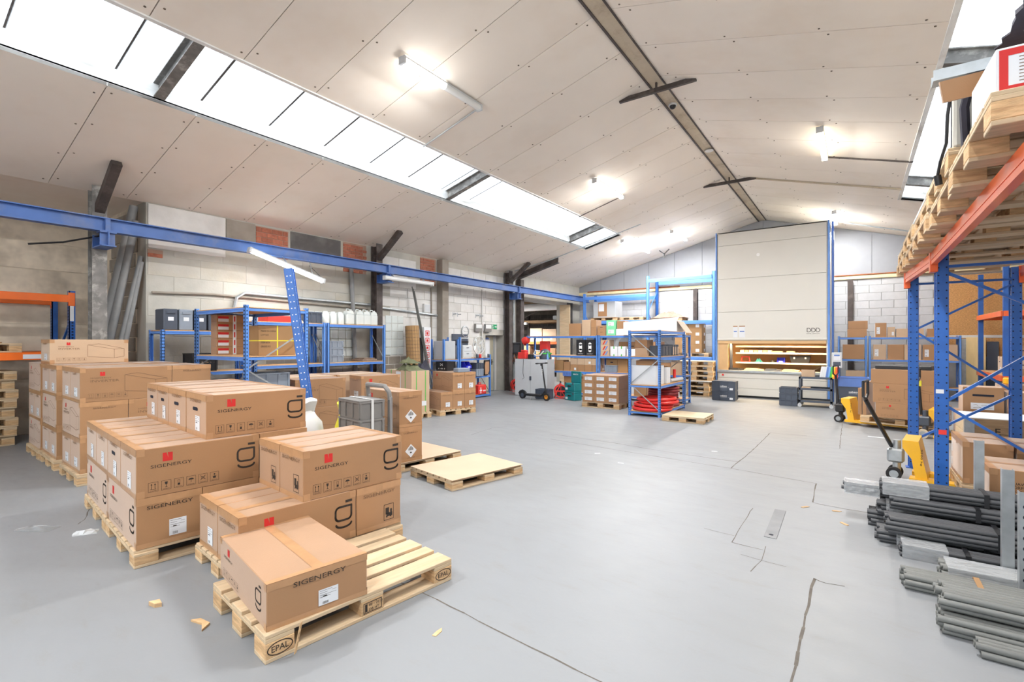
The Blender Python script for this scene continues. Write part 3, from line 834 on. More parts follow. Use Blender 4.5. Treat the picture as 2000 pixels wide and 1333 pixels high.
for y,wh in ((7.78,'nearer'),(13.3,'farther')):
    t = thing('ridge_gusset','brown steel tie bar hung under the roof ridge, the %s of two'%wh,'tie bar',(RX,y,5.62))
    MB().bar((-0.62,0,0.02),(0.62,0,0.02),0.05,0.07).build('tie_bar','dark_steel',t)
    MB().bar((0,0,0.05),(0,0,0.17),0.03,0.03).build('hanger','dark_steel',t)
# rafter beam showing under the far ceiling
mb = MB(); x0,x1 = -9.5,-7.9
mb.prism(strip_prism(x0,x1,-0.2,-0.19,0,0),13.8,13.98,'y').prism(strip_prism(x0,x1,-0.19,-0.01,0,0),13.88,13.9,'y')
tag(mb.build('ceiling_rafter','dark_steel'),'dark steel rafter hanging under the ceiling above the side opening','rafter')
tag(MB().box(-0.1,-0.1,0,0.1,0.1,3.75).build('opening_column','dark_steel',loc=(-9.5,14.05,0)),'dark steel column at the near edge of the side opening','column')
tag(MB().box(-0.21,-0.03,0,0.24,0.03,3.1).build('opening_post','wood',loc=(-9.6,17.4,0)),'pale timber post at the far edge of the side opening','post')
tag(MB().box(-0.02,-0.2,0,0.03,0.2,3.2).box(0.03,0.1,0,0.06,0.14,3.2).build('sliding_door_edge','patch_dark',loc=(-9.56,17.75,0)),'dark steel sliding door edge beside the pale timber post','door')

# ---- crane runway beam along the left wall
cb = thing('crane_beam','long blue steel runway beam running high along the left wall','beam',(-9.02,0,3.22))
MB().box(-0.07,YF,0.185,0.07,18.4,0.2).box(-0.008,YF,0.015,0.008,18.4,0.185).box(-0.07,YF,0,0.07,18.4,0.015).build('i_beam','blue_crane',cb)
for y in FR: MB().box(-0.08,y-0.1,-0.02,0.08,y+0.1,0.0).box(0.008,y-0.03,0.015,0.06,y+0.03,0.185).build('clamp','blue_crane',cb)

# ---- fittings
def batten(ctr, length, rotz, tilt, roll, label, lit=True, warm=False, half=False, name='fluorescent_lamp', hang=None, watts=None):
    # diffuser hangs below the housing; local x is the length
    t = thing(name, label, 'lamp', ctr, rotz)
    t.rotation_euler = (R(roll), R(tilt), R(rotz))
    l2 = length/2
    MB().cbox(-l2,-0.05,-0.03,l2,0.05,0.0,0.008).build('housing','grey_light',t)
    g = 'tube_warm' if warm else 'tube_glow'
    def dif(a,b,m):
        MB().cyl((a,0,-0.045),(b,0,-0.045),0.05,12).build('diffuser',m,t,True)
    if lit and half: dif(-l2+0.02,0.0,g); dif(0.0,l2-0.02,'tube_off')
    else: dif(-l2+0.02,l2-0.02,g if lit else 'tube_off')
    for sx in (-1,1): MB().cbox(sx*l2-0.02,-0.055,-0.1,sx*l2+0.02,0.055,0.0,0.006).build('end_cap','grey_light',t)
    if lit:
        for kind,en,dz in (('AREA',0.6,-0.115),('POINT',0.05,-0.55)):  # the point light, set below the fitting, is added to brighten the ceiling
            ld = bpy.data.lights.new('lamp_light',kind); ld.energy = (watts or LAMP_W)*en
            if kind == 'AREA': ld.shape = 'RECTANGLE'; ld.size = length*(0.5 if half else 0.95); ld.size_y = 0.12
            else: ld.shadow_soft_size = 0.13
            ld.color = (1.0,0.95,0.87) if warm else (1.0,0.985,0.96)
            lo = bpy.data.objects.new('lamp_light', ld); C.objects.link(lo); lo.parent = t
            lo.location = (-l2/2 if half else 0,0,dz)
    return t
tl = math.degrees(math.atan(SL))
# fittings along both slopes
batten((-4.71,5.08,rz(-4.71)-0.01),1.55,90,0,0,'long ceiling lamp half lit, nearest on the left roof slope',half=True,watts=LAMP_W*0.75)
batten((-4.73,10.7,rz(-4.73)-0.01),1.55,90,0,0,'lit ceiling lamp midway along the left roof slope')
batten((-4.83,16.6,rz(-4.83)-0.01),1.6,90,0,0,'lit ceiling lamp farthest along the left roof slope')
batten((-0.50,10.5,rz(-0.5)-0.01),1.6,90,0,0,'lit ceiling lamp on the right roof slope with cable to the skylight',warm=True)
batten((-0.50,16.9,rz(-0.5)-0.01),1.6,90,0,0,'lit ceiling lamp above the corner of the lift machine')
batten((-0.50,4.2,rz(-0.5)-0.01),1.55,90,0,0,'lit ceiling lamp on the right slope just over the camera view')
batten((-4.71,-0.8,rz(-4.71)-0.01),1.55,90,0,0,'lit ceiling lamp on the left slope behind the camera')
batten((-0.5,-2.0,rz(-0.5)-0.01),1.55,90,0,0,'lit ceiling lamp on the right slope behind the camera')
batten((-6.05,15.9,rz(-6.05)-0.02),2.4,90,0,0,'long lit strip lamp in line with the end of the left skylight')
# hanging fittings under the crane beam
t = batten((-8.78,5.2,3.08),1.52,90,15.5,0,'bright tube lamp hanging tilted from the blue crane beam',watts=LAMP_W*0.14)
MB().bar((-0.05,0.24,0.16),(-0.05,0.0,0.0),0.02,0.02).build('arm','galvanised',t); MB().bar((0.5,0.24,0.32),(0.5,0.0,0.0),0.015,0.015).build('arm','galvanised',t)
MB().tube([(0.5,0.2,0.2),(0.62,0.1,0.1),(0.72,0.02,0.0)],0.005,6).build('cable','black_plastic',t)
t = batten((-8.9,8.37,3.14),1.55,90,0,0,'unlit tube lamp fixed under the blue crane beam',lit=False)
[MB().bar((s_,0.12,0.085),(s_,0,0.0),0.02,0.02).build('arm','galvanised',t) for s_ in (-0.5,0.5)]
# cables and conduits on the ceiling
def run(name, pts, r, m, label, cat='conduit'):
    return tag(MB().tube(pts,r,6).build(name,m,None,True),label,cat)
run('conduit',[(-4.72,5.9,rz(-4.72)-0.02),(-5.95,5.9,rz(-5.95)-0.02)],0.014,'grey_paint','thin grey conduit from the half-lit lamp to the skylight edge')
run('conduit',[(-4.75,11.52,rz(-4.75)-0.015),(-5.95,11.55,rz(-5.95)-0.015)],0.010,'dark_steel','thin dark cable from the middle left lamp to the skylight')
run('conduit',[(-0.5,11.34,rz(-0.5)-0.015),(0.84,11.4,rz(0.84)-0.015)],0.016,'dark_steel','dark cable from the right slope lamp to the right skylight')
run('conduit',[(-2.1,13.3,rz(-2.1)-0.02),(0.8,13.32,rz(0.8)-0.02)],0.02,'ridge_strip','pale conduit crossing the right roof slope from the ridge')
run('conduit',[(-0.3,17.4,rz(-.3)-.06),(1.2,17.5,rz(1.2)-.08)],0.02,'galvanised','grey conduit on the right slope near the end wall')
run('conduit',[(-9.2,13.3,3.95),(-7.9,13.4,4.2),(-5.0,13.5,4.95)],0.014,'galvanised','thin bright rail running up the ceiling across the skylight end')
cm = thing('security_camera','small white dome camera fixed to the roof ridge','camera',(RX,8.64,5.73))
MB().cyl((0,0,0.05),(0,0,0.0),0.07,16).build('mount','white_plastic',cm,True)
MB().lathe([(0.055,0.0),(0.05,-0.03),(0.03,-0.05),(0.01,-0.056)],n=14).build('dome','black_plastic',cm,True)
mb = MB().lathe([(0.01,0.0),(0.09,-0.05),(0.09,-0.06),(0.01,-0.02)],n=12); tag(mb.build('ridge_sensor','white_plastic',None,True,(RX+0.03,11.1,5.78)),'small white cone sensor on the roof ridge','sensor')
br = thing('ceiling_bracket','black forked bracket under the far ceiling beside the strip lamp','bracket',(-5.55,17.3,4.72))
MB().bar((0,0,0),(0.18,0.0,0.16),0.03,0.03).bar((0,0,0),(-0.18,0,0.14),0.03,0.03).bar((0,0,0.0),(0,0,-0.14),0.03,0.03).build('fork','black_plastic',br)

# conduits, pipes and signs on the left wall
run('wall_pipe',[(XW+0.04,3.25,2.43),(XW+0.04,4.2,2.47),(XW+0.04,7.65,2.40)],0.022,'wall_grey','thin rusty pipe running along the cream wall','pipe')
run('wall_pipe',[(XW+0.06,4.55,2.2),(XW+0.06,4.6,2.44),(XW+0.06,4.75,2.54),(XW+0.06,7.7,2.50)],0.03,'galvanised','grey pipe with a bent end above the left shelves','pipe')
run('wall_pipe',[(XW+0.05,8.0,2.45),(XW+0.05,10.0,2.35)],0.03,'galvanised','grey pipe between the two columns on the white wall','pipe')
run('wall_conduit',[(XW+0.03,12.04,3.25),(XW+0.03,12.04,1.3)],0.025,'wall_white','white conduit dropping down the wall beside the door')
run('wall_conduit',[(XW+0.03,13.5,3.9),(XW+0.03,13.5,0.9)],0.02,'grey_paint','thin grey conduit right of the door')
run('wall_conduit',[(XW+0.05,13.75,3.9),(XW+0.05,13.75,0.3)],0.035,'galvanised','thick steel conduit beside the opening column')
run('wall_conduit',[(XW+0.03,9.8,3.1),(XW+0.03,9.8,1.4),(XW+0.03,9.72,1.2)],0.02,'wall_grey','grey conduit left of the dark wall pier')
tag(MB().cbox(XW,10.04,0,XW+0.22,10.3,3.9,0.01).build('wall_pier','wall_grey'),'sooty grey masonry pier on the left wall','pier')
jb = MB().cbox(0,-0.12,-0.12,0.08,0.12,0.12,0.01).build('junction_box','white_plastic',None,loc=(XW,9.6,2.52)); tag(jb,'white junction box on the wall beside the dark pier','junction box')
MB().cbox(0.08,-0.1,-0.1,0.085,0.1,0.1,0.003).build('lid','grey_light',jb)
for y,w in ((10.81,'left'),(11.86,'right')):
    b_ = MB().box(0,-0.11,0.03,0.01,0.11,0.05).box(0,-0.12,-0.06,0.012,-0.09,0.06).box(0,0.09,-0.06,0.012,0.12,0.06).box(0,-0.11,-0.005,0.14,-0.1,0.02).box(0,0.1,-0.005,0.14,0.11,0.02).build('wall_bracket','galvanised',None,loc=(XW,y,2.41))
    tag(b_,'small steel wall bracket, the %s of a pair above the clock'%w,'bracket')
ck = thing('wall_clock','round grey wall clock with white face','clock',(XW,11.23,1.92))
MB().lathe([(0.02,0.0),(0.17,0.0),(0.17,0.04),(0.145,0.045),(0.145,0.02),(0.02,0.02)],n=28).xf(Matrix.Rotation(R(90),4,'Y')).build('rim','galvanised',ck,True)
MB().cyl((0.02,0,0),(0.025,0,0),0.146,28).build('face','white_plastic',ck)
MB().bar((0.028,0,0),(0.028,-0.075,0.02),0.008,0.004).bar((0.028,0,0),(0.028,0.11,0.0),0.006,0.004).build('hands','ink',ck)
fl = Flat()
for k in range(12):
    a = R(30*k); fl.seg((0.115*math.cos(a),0.115*math.sin(a)),(0.135*math.cos(a),0.135*math.sin(a)),0.006)
mb = MB(); mb.add([(0.0265,-a,b) for a,b in fl.v], fl.f); tag(mb.build('hour_marks','ink',ck),kind='stuff')
em = thing('emergency_light','grey twin-head emergency light over the workbench','lamp',(XW,12.04,2.05))
MB().cbox(0,-0.2,-0.1,0.03,0.2,0.06,0.01).build('battery_case','grey_paint',em)
for s_ in (-1,1):
    hd = MB().prism([(-0.16,-0.12),(0.16,-0.12),(0.19,0.12),(-0.13,0.12)],0.02,0.09,'x').move((0,s_*0.24,0)).build('lamp_head','grey_plastic',em)
    MB().cbox(0.09,s_*0.24-0.13,-0.02,0.1,s_*0.24+0.15,0.1,0.01).build('lens','tube_off',hd)
ex = MB().cbox(0,-0.16,-0.075,0.02,0.16,0.075,0.004).build('exit_sign','green_sign',None,loc=(XW,12.67,2.1)); tag(ex,'green emergency exit sign with white figure above the door','sign')
fl = Flat().disc(0.075,0.035,0.014).line([(0.07,0.01),(0.055,-0.02),(0.03,-0.045)],0.018).line([(0.06,-0.015),(0.085,-0.03),(0.08,-0.055)],0.014).frame(0.045,-0.06,0.13,0.06,0.008).seg((-0.12,0),(-0.03,0),0.018).poly([(-0.14,0),(-0.09,0.04),(-0.09,-0.04)])
mb = MB(); mb.add([(0.0215,-a,b) for a,b in fl.v], fl.f); tag(mb.build('pictogram','white_ink',ex),kind='stuff')
bxx = thing('welding_cable_holder','black cable holder hung with leads on the wall by the opening','cable holder',(XW+0.02,13.68,1.42))
MB().cbox(0,-0.2,-0.2,0.2,0.2,0.18,0.04).build('case','black_plastic',bxx)
MB().tube([(0.22,-0.26,0.15),(0.25,0.25,0.16),(0.25,0.28,-0.1),(0.2,0.2,-0.2)],0.018,6).build('handle','black_plastic',bxx,True)
for k in range(5):
    MB().tube([(0.1,-0.15+0.07*k,-0.2),(0.14,-0.17+0.08*k,-0.35-0.05*(k%3)),(0.1,-0.1+0.06*k,-0.5-0.06*(k%2)),(0.12,-0.02+0.03*k,-0.3)],0.010,5).build('lead','black_plastic' if k%2 else 'rust',bxx,True)
# cable stubs above the crane beam
run('loose_cable',[(-9.3,2.5,3.2),(-9.4,2.1,3.05),(-9.5,1.75,2.98)],0.014,'black_plastic','black cable stub beside the nearest column','cable')
# grey pipes leaning in the recess corner
for k,(pa,pb,r) in enumerate((((-9.8,2.34,0),(-9.78,3.07,3.85),0.062),((-9.75,2.45,0),(-9.74,3.08,3.6),0.062),((-9.72,2.56,0),(-9.66,3.13,3.02),0.035),((-9.7,2.66,0),(-9.66,3.14,2.93),0.04))):
    p = MB().cyl(pa,pb,r,14,caps=False).cyl(Vector(pa)+Vector((0,0,0)),Vector(pb),r*0.86,14,caps=False).build('plastic_pipe','pipe_pvc',None,True)
    tag(p,['thick grey plastic pipe, leftmost of four leaning in the corner','thick grey plastic pipe, second from left of four in the corner','thin grey plastic pipe with scuffs leaning behind the others','grey plastic pipe, rightmost leaning beside the cream wall edge'][k],'pipe','pipes leaning in the corner')

# ================================================================ SHELVING AND RACKS
def shelving(p, rotz, w, d, h, levels, label, blue='blue_shelf', board='chipboard', post=0.05, group=None, holes=False, brace=True, beam=0.05, boards=True, name='shelving_rack', hts=None, brace_back=False, cat='shelf rack'):
    # p is the front left foot; local x runs along the front, y to the back
    t = thing(name, label, cat, (p[0],p[1],0), rotz, group)
    hts = hts or (h,h,h,h)
    for k,(x,y) in enumerate(((0,0),(w-post,0),(0,d-post),(w-post,d-post))):
        hh = hts[k]
        s = 1 if y == 0 else -1
        mb = MB().box(x,y,0,x+post,y+0.006,hh) if s == 1 else MB().box(x,y+post-0.006,0,x+post,y+post,hh)
        mb.box(x,y,0,x+0.006,y+post,hh).box(x+post-0.006,y,0,x+post,y+post,hh).box(x-0.01,y,0,x+post+0.01,y+post,0.01)
        po = mb.build('post',blue,t)
        if holes:
            pf = MB(); z = 0.06
            yy = -0.0015 if s == 1 else d+0.0015
            while z < hh-0.03:
                for xx in (x+post*0.3,x+post*0.7): pf.add([(xx-0.006,yy,z),(xx+0.006,yy,z),(xx+0.006,yy,z+0.02),(xx-0.006,yy,z+0.02)],[(0,1,2,3)])
                for ex in (x-0.0015,x+post+0.0015): pf.add([(ex,y+post/2-0.006,z),(ex,y+post/2+0.006,z),(ex,y+post/2+0.006,z+0.02),(ex,y+post/2-0.006,z+0.02)],[(0,1,2,3)])
                z += 0.05
            tag(pf.build('slot_holes','hole_dark',po),kind='stuff')
    for z in levels:
        for y in (0.004,d-0.044):
            MB().box(post,y,z-beam,w-post,y+0.04,z-beam*0.55).box(post,y+0.008,z-beam*0.55,w-post,y+0.032,z-beam*0.35).box(post,y,z-beam*0.35,w-post,y+0.04,z).build('beam',blue,t)
        for x in (0.005,w-0.045):
            MB().box(x,post,z-0.04,x+0.04,d-post,z-0.005).build('side_rail',blue,t)
        if boards: MB().cbox(0.012,0.012,z,w-0.012,d-0.012,z+0.014,0.003).build('shelf_board',board,t)
    if brace:
        for x in (post/2,w-post/2):
            zz = 0.15; k = 0
            while zz+0.55 < min(hts)-0.02:
                a, b = ((post,d-post) if k%2 == 0 else (d-post,post))
                MB().bar((x,a,zz),(x,b,zz+0.52),0.006,0.02).build('diagonal_brace','galvanised',t); zz += 0.55; k += 1
    if brace_back:
        MB().bar((post,d,0.2),(w-post,d,h-0.2),0.02,0.006).build('diagonal_brace','galvanised',t); MB().bar((post,d+.008,h-0.2),(w-post,d+.008,0.2),0.02,0.006).build('diagonal_brace','galvanised',t)
    return t

# ================================================================ FOREGROUND STACKS
ANG = 83.5
# nearest pallet with one flat carton
P1 = (-2.394,1.291)
pallet(corner(P1,82.3,1.2,0.8),0,82.3,1.2,0.8,0.144,'pale wooden pallet nearest the camera, half empty with one flat carton',epal=True)
c1 = carton(corner((-2.42,1.312),79,0.545,0.86),0.1445,-11,(0.86,0.545,0.237),'flat taped carton with black lettering alone on the nearest pallet','sig bold stick edge')
# splinters of the nearest pallet
tag(MB().bar((0,0,0),(0.03,0.015,0.16),0.018,0.004).build('wood_splinter','wood_block',None,loc=(-2.345,1.42,0.012)),'thin reddish wood splinter leaning on the nearest pallet corner','splinter')
tag(MB().prism([(0,0),(0.09,0.02),(0.16,-0.01),(0.12,0.05),(0.03,0.04)],0,0.012,'z').build('wood_splinter','wood_block',None,loc=(-3.12,1.25,0.0)),'flat broken wood chip by the left foot of nearest pallet','splinter')
tag(MB().prism([(0,0),(0.06,0.01),(0.08,0.04),(0.02,0.05)],0,0.025,'z').build('wood_splinter','wood_block',None,loc=(-3.52,1.18,0.0)),'small beige wood crumb on floor left of nearest pallet','splinter')
# second stack
nB = (-3.209,1.559)
pallet(corner((-3.19,1.54),ANG,1.26,0.82),0,ANG,1.26,0.82,0.124,'wooden pallet under the middle carton stack with flat carton box before it',boards=7)
LW, WW = 0.827, 0.375
carton(corner(nB,ANG,LW,WW),0.1245,ANG,(LW,WW-0.004,0.354),'bottom carton with big g mark behind the flat carton','sig stick edge')
carton(corner(pol(nB,ANG+90,WW+0.002),ANG,LW,WW),0.1245,ANG,(LW,WW-0.004,0.354),'bottom carton at the back left of the middle stack with white label','sig stick edge')
carton(corner(pol(nB,ANG,LW+0.004),ANG,0.405,0.752),0.1245,ANG-90,(0.752,0.40,0.352),'bottom carton showing a forklift symbol at right end of middle stack','sig lift edge')
nBt = (-3.168,1.979)
carton(corner(nBt,ANG,LW,WW),0.4785,ANG,(LW,WW-0.004,0.352),'upper front carton of middle stack with red square and g mark','sig lift edge')
carton(corner(pol(nBt,ANG+90,WW+0.002),ANG,LW,WW),0.4785,ANG,(LW,WW-0.004,0.352),'upper rear carton of middle stack, its end shaded beside the taller stack','sig lift edge')
# third, larger stack on two pallets
nA = (-4.164,1.32)
pallet(corner((-4.155,1.305),ANG,1.26,1.0),0,ANG,1.26,1.0,0.124,'wooden pallet under right half of the tall left carton stack',boards=7)
pallet(corner(pol((-4.155,1.305),ANG+90,1.02),ANG,1.26,1.0),0,ANG,1.26,1.0,0.124,'wooden pallet under left half of the tall left carton stack',boards=7)
for c in range(2):
    for r in range(3):
        carton(corner(pol(pol(nA,ANG+90,0.985*c),ANG,0.415*r),ANG,0.412,0.98),0.1245,ANG-90,(0.975,0.41,0.359),
               'bottom-layer carton of tall left stack, %s column, %s row from front'%(['right','left'][c],ORD[r]),'sig bold stick edge',group='bottom cartons of the tall left stack')
for k in range(4):
    carton(corner(pol(nA,ANG+90,0.493*k),ANG,0.83,0.49),0.4845,ANG,(0.83,0.486,0.35),
           'middle-layer carton of tall left stack, %s from the right at front'%ORD[k],'sig stick edge' + (' hole' if k in (1,) else ''),group='middle cartons of the tall left stack')
for k in range(2):
    carton(corner(pol(pol(nA,ANG,0.835),ANG+90,0.985*k),ANG,0.405,0.98),0.4845,ANG-90,(0.975,0.40,0.35),
           'middle-layer carton at the rear of tall left stack, %s one'%['right','left'][k],'sig stick edge',group='middle cartons of the tall left stack')
nAt = (-4.174,1.781); off = 0
for k,wd in enumerate((0.50,0.52,0.37,0.40)):
    carton(corner(pol(nAt,ANG+90,off),ANG,0.80,wd),0.835,ANG,(0.80,wd-0.006,0.346),
           'top-layer carton of tall left stack, %s from the right'%ORD[k],'sig hole stick edge',group='top cartons of the tall left stack')
    off += wd+(0.012 if k == 0 else 0)
# inverter cartons on three pallets behind
AI = 87
ZT = (0.131,0.523,0.924,1.308)
def inv_stack(n, a, label_where, depth=0.87):
    pallet(corner(pol(pol(n,AI,-0.03),AI-90,0.03),AI,a+0.03,depth+0.02),0,AI,a+0.03,depth+0.02,0.13,'wooden pallet under the inverter cartons, '+label_where,boards=7)
    for k in range(3):
        H = ZT[k+1]-ZT[k]-0.001
        lv = ['bottom','middle','top'][k]
        if a > 1:
            if k != 1:
                for j in range(2):
                    carton(corner(pol(n,AI+90,0.435*j),AI,0.885,0.432),ZT[k],AI,(0.883,0.43,H),'%s-layer inverter carton, end-on, %s of pair, %s'%(lv,['right','left'][j],label_where),'inv edge',group='inverter cartons')
                carton(corner(pol(n,AI,0.888),AI,0.44,0.868),ZT[k],AI-90,(0.866,0.438,H),'%s-layer inverter carton turned sideways at the rear, %s'%(lv,label_where),'inv edge',group='inverter cartons')
            else:
                carton(corner(n,AI,0.44,0.868),ZT[k],AI-90,(0.866,0.438,H),'middle-layer inverter carton turned sideways at the front, %s'%label_where,'inv edge',group='inverter cartons')
                for j in range(2):
                    carton(corner(pol(pol(n,AI+90,0.435*j),AI,0.443),AI,0.885,0.432),ZT[k],AI,(0.883,0.43,H),'middle-layer inverter carton lengthwise at rear, %s of pair, %s'%(['right','left'][j],label_where),'inv edge',group='inverter cartons')
        elif k == 1:
            for j in range(2):
                carton(corner(pol(n,AI+90,0.435*j),AI,a,0.432),ZT[k],AI,(a-0.002,0.43,H),'middle-layer short inverter carton, %s of pair, %s'%(['right','left'][j],label_where),'inv edge',group='inverter cartons')
        else:
            carton(corner(n,AI,a,0.868),ZT[k],AI-90,(0.866,a-0.002,H),'%s-layer inverter carton turned sideways, %s'%(lv,label_where),'inv edge',group='inverter cartons')
inv_stack((-7.073,1.72),1.33,'on the pallet nearest the hall')
inv_stack((-8.165,1.76),1.33,'on the middle pallet')
inv_stack((-9.10,1.80),0.52,'on the far left pallet by the wall')
carton(corner((-8.85,1.84),90,0.87,0.42),1.308,90,(0.87,0.42,0.33),'single pale inverter carton lying on top of the left stacks','inv edge','cardboard_pale')

# empty pallet with pallets stacked beside the wall rack at far left
for k in range(8):
    pallet((-11.12+0.015*((k*5)%3-1),1.25+0.02*((k*7)%3-1)),0.144*k,90,1.2,0.8,0.1435,'worn wooden pallet, %s from the floor in the stack at far left'%ORD[k],'pallets stacked at far left',wood='wood',name='wooden_pallet')
# orange and blue wall rack at far left
rk = thing('pallet_rack','orange and blue pallet rack against the concrete wall at far left','pallet rack',(-10.68,2.45,0))
for x,nm in ((0,'f'),(-1.0,'b')):
    MB().box(x-0.05,0,0,x+0.05,0.012,2.45).box(x-0.05,0,0,x-0.038,0.08,2.45).box(x+0.038,0,0,x+0.05,0.08,2.45).build('upright','blue_rack',rk)
    pf = MB()
    for k in range(46):
        for xx in (x-0.025,x+0.025): pf.add([(xx-0.01,-0.0015,0.06+0.05*k),(xx+0.01,-0.0015,0.06+0.05*k),(xx+0.01,-0.0015,0.085+0.05*k),(xx-0.01,-0.0015,0.085+0.05*k)],[(0,1,2,3)])
        if x == 0: pf.add([(0.0515,0.03,0.06+0.05*k),(0.0515,0.055,0.06+0.05*k),(0.0515,0.055,0.085+0.05*k),(0.0515,0.03,0.085+0.05*k)],[(0,1,2,3)])
    tag(pf.build('slot_holes','hole_dark',rk),kind='stuff')
for z in (2.26,1.32):
    for x in (0.03,-1.02):
        MB().cbox(x-0.025,-3.3,z,x+0.025,0.0,z+0.12,0.005).build('beam','orange_bright',rk)
        MB().cbox(x-0.03,-0.005,z-0.06,x+0.03,0.075,z+0.16,0.004).build('end_plate','orange_bright',rk)
MB().bar((0,0.04,0.3),(-1.0,0.04,1.1),0.03,0.03).build('brace','blue_rack',rk); MB().bar((-1.0,0.04,1.2),(0,0.04,2.0),0.03,0.03).build('brace','blue_rack',rk)
MB().box(0.052,0.01,1.95,0.056,0.06,2.32).build('sticker_strip','paper',rk)
MB().box(0.056,-0.55,1.34,0.06,-0.25,1.41).build('beam_label','paper',rk)
pallet((-11.12,1.3),1.441,90,1.2,0.9,0.144,'wooden pallet lying on the lower orange beam at far left')
mb = MB().cbox(-0.3,-0.4,0,0.3,0.4,0.02,0.004).bar((0.3,-0.3,0.02),(0.42,-0.3,0.06),0.5,0.006).bar((-0.1,-0.4,0.02),(-0.1,-0.55,0.07),0.4,0.006)
tag(mb.build('flattened_carton','cardboard_dark',None,loc=(-11.1,1.3,1.586)),'flattened brown carton lying on the pallet at far left','cardboard')
# crumpled film on the floor
def crumple(name, label, cat, loc, sx, sy, sz, m, seed, nx=14, ny=10, rotz=0, smooth=False):
    rnd = random.Random(seed); mb = MB()
    hh = [[rnd.uniform(0.15,1)*math.sin(math.pi*min(1,max(0,(i+0.3)/nx)))*math.sin(math.pi*min(1,max(0,(j+0.3)/ny))) for j in range(ny+1)] for i in range(nx+1)]
    for i in range(nx+1):
        for j in range(ny+1):
            mb.v.append(((i/nx-0.5)*sx+rnd.uniform(-.4,.4)*sx/nx,(j/ny-0.5)*sy+rnd.uniform(-.4,.4)*sy/ny,0.002+hh[i][j]*sz))
    for i in range(nx):
        for j in range(ny): a = i*(ny+1)+j; mb.f.append((a,a+ny+1,a+ny+2,a+1))
    n0 = len(mb.v)
    mb.v += [(x,y,0.0) for x,y,z in mb.v[:n0]]
    edge = [i*(ny+1) for i in range(nx+1)]+[nx*(ny+1)+j for j in range(1,ny+1)]+[i*(ny+1)+ny for i in range(nx-1,-1,-1)]+[j for j in range(ny-1,0,-1)]
    for a,b in zip(edge,edge[1:]+edge[:1]): mb.f.append((a,a+n0,b+n0,b))
    mb.f.append(tuple(n0+e for e in edge))
    return tag(mb.build(name,m,None,smooth,loc,rotz),label,cat)
crumple('plastic_film','heap of crumpled clear film on floor before the far left pallets','film',(-10.05,0.95,0.0),1.1,0.5,0.36,'film_dense',3,rotz=80)
crumple('plastic_film','scrap of clear film on the floor left of the tall carton stack','film',(-5.75,1.12,0.0),0.30,0.14,0.03,'film',5,8,6,rotz=30)
crumple('plastic_film','torn film strip hanging at the pallet gap of the tall left stack','film',(-5.3,1.33,0.0),0.16,0.12,0.05,'film_dense',8,6,5,rotz=60)

# cardboard-topped pallets in the middle of the floor
nC = (-3.543,3.945)
pallet(corner(nC,77.8,1.05,0.85),0,77.8,1.05,0.85,0.11,'low pallet with beige board on top standing alone on the floor',boards=7)
tag(MB().cbox(-0.525,-0.425,0,0.525,0.425,0.006,0.002).build('cardboard_sheet','cardboard_pale',None,loc=(*corner(nC,77.8,1.05,0.85),0.1105),rotz=77.8),'beige cardboard sheet covering the low pallet standing alone','cardboard')
nC2 = (-4.57,4.06)
pallet(corner(nC2,82,1.06,0.95),0,82,1.06,0.95,0.11,'low pallet carrying the two cartons with white diamond marks',boards=7)
tag(MB().cbox(-0.53,-0.475,0,0.53,0.475,0.006,0.002).build('cardboard_sheet','cardboard_pale',None,loc=(*corner(nC2,82,1.06,0.95),0.1105),rotz=82),'beige cardboard sheet under the two cartons with diamond marks','cardboard')
nh = (-4.582,4.135)
for k,(z0,z1) in enumerate(((0.117,0.549),(0.55,0.987))):
    carton(corner(nh,80,0.335,0.86),z0,-10,(0.86,0.335,z1-z0-0.001),'%s battery carton with black and white diamond on its end'%['lower','upper'][k],'bat haz edge',group='cartons with diamond marks')

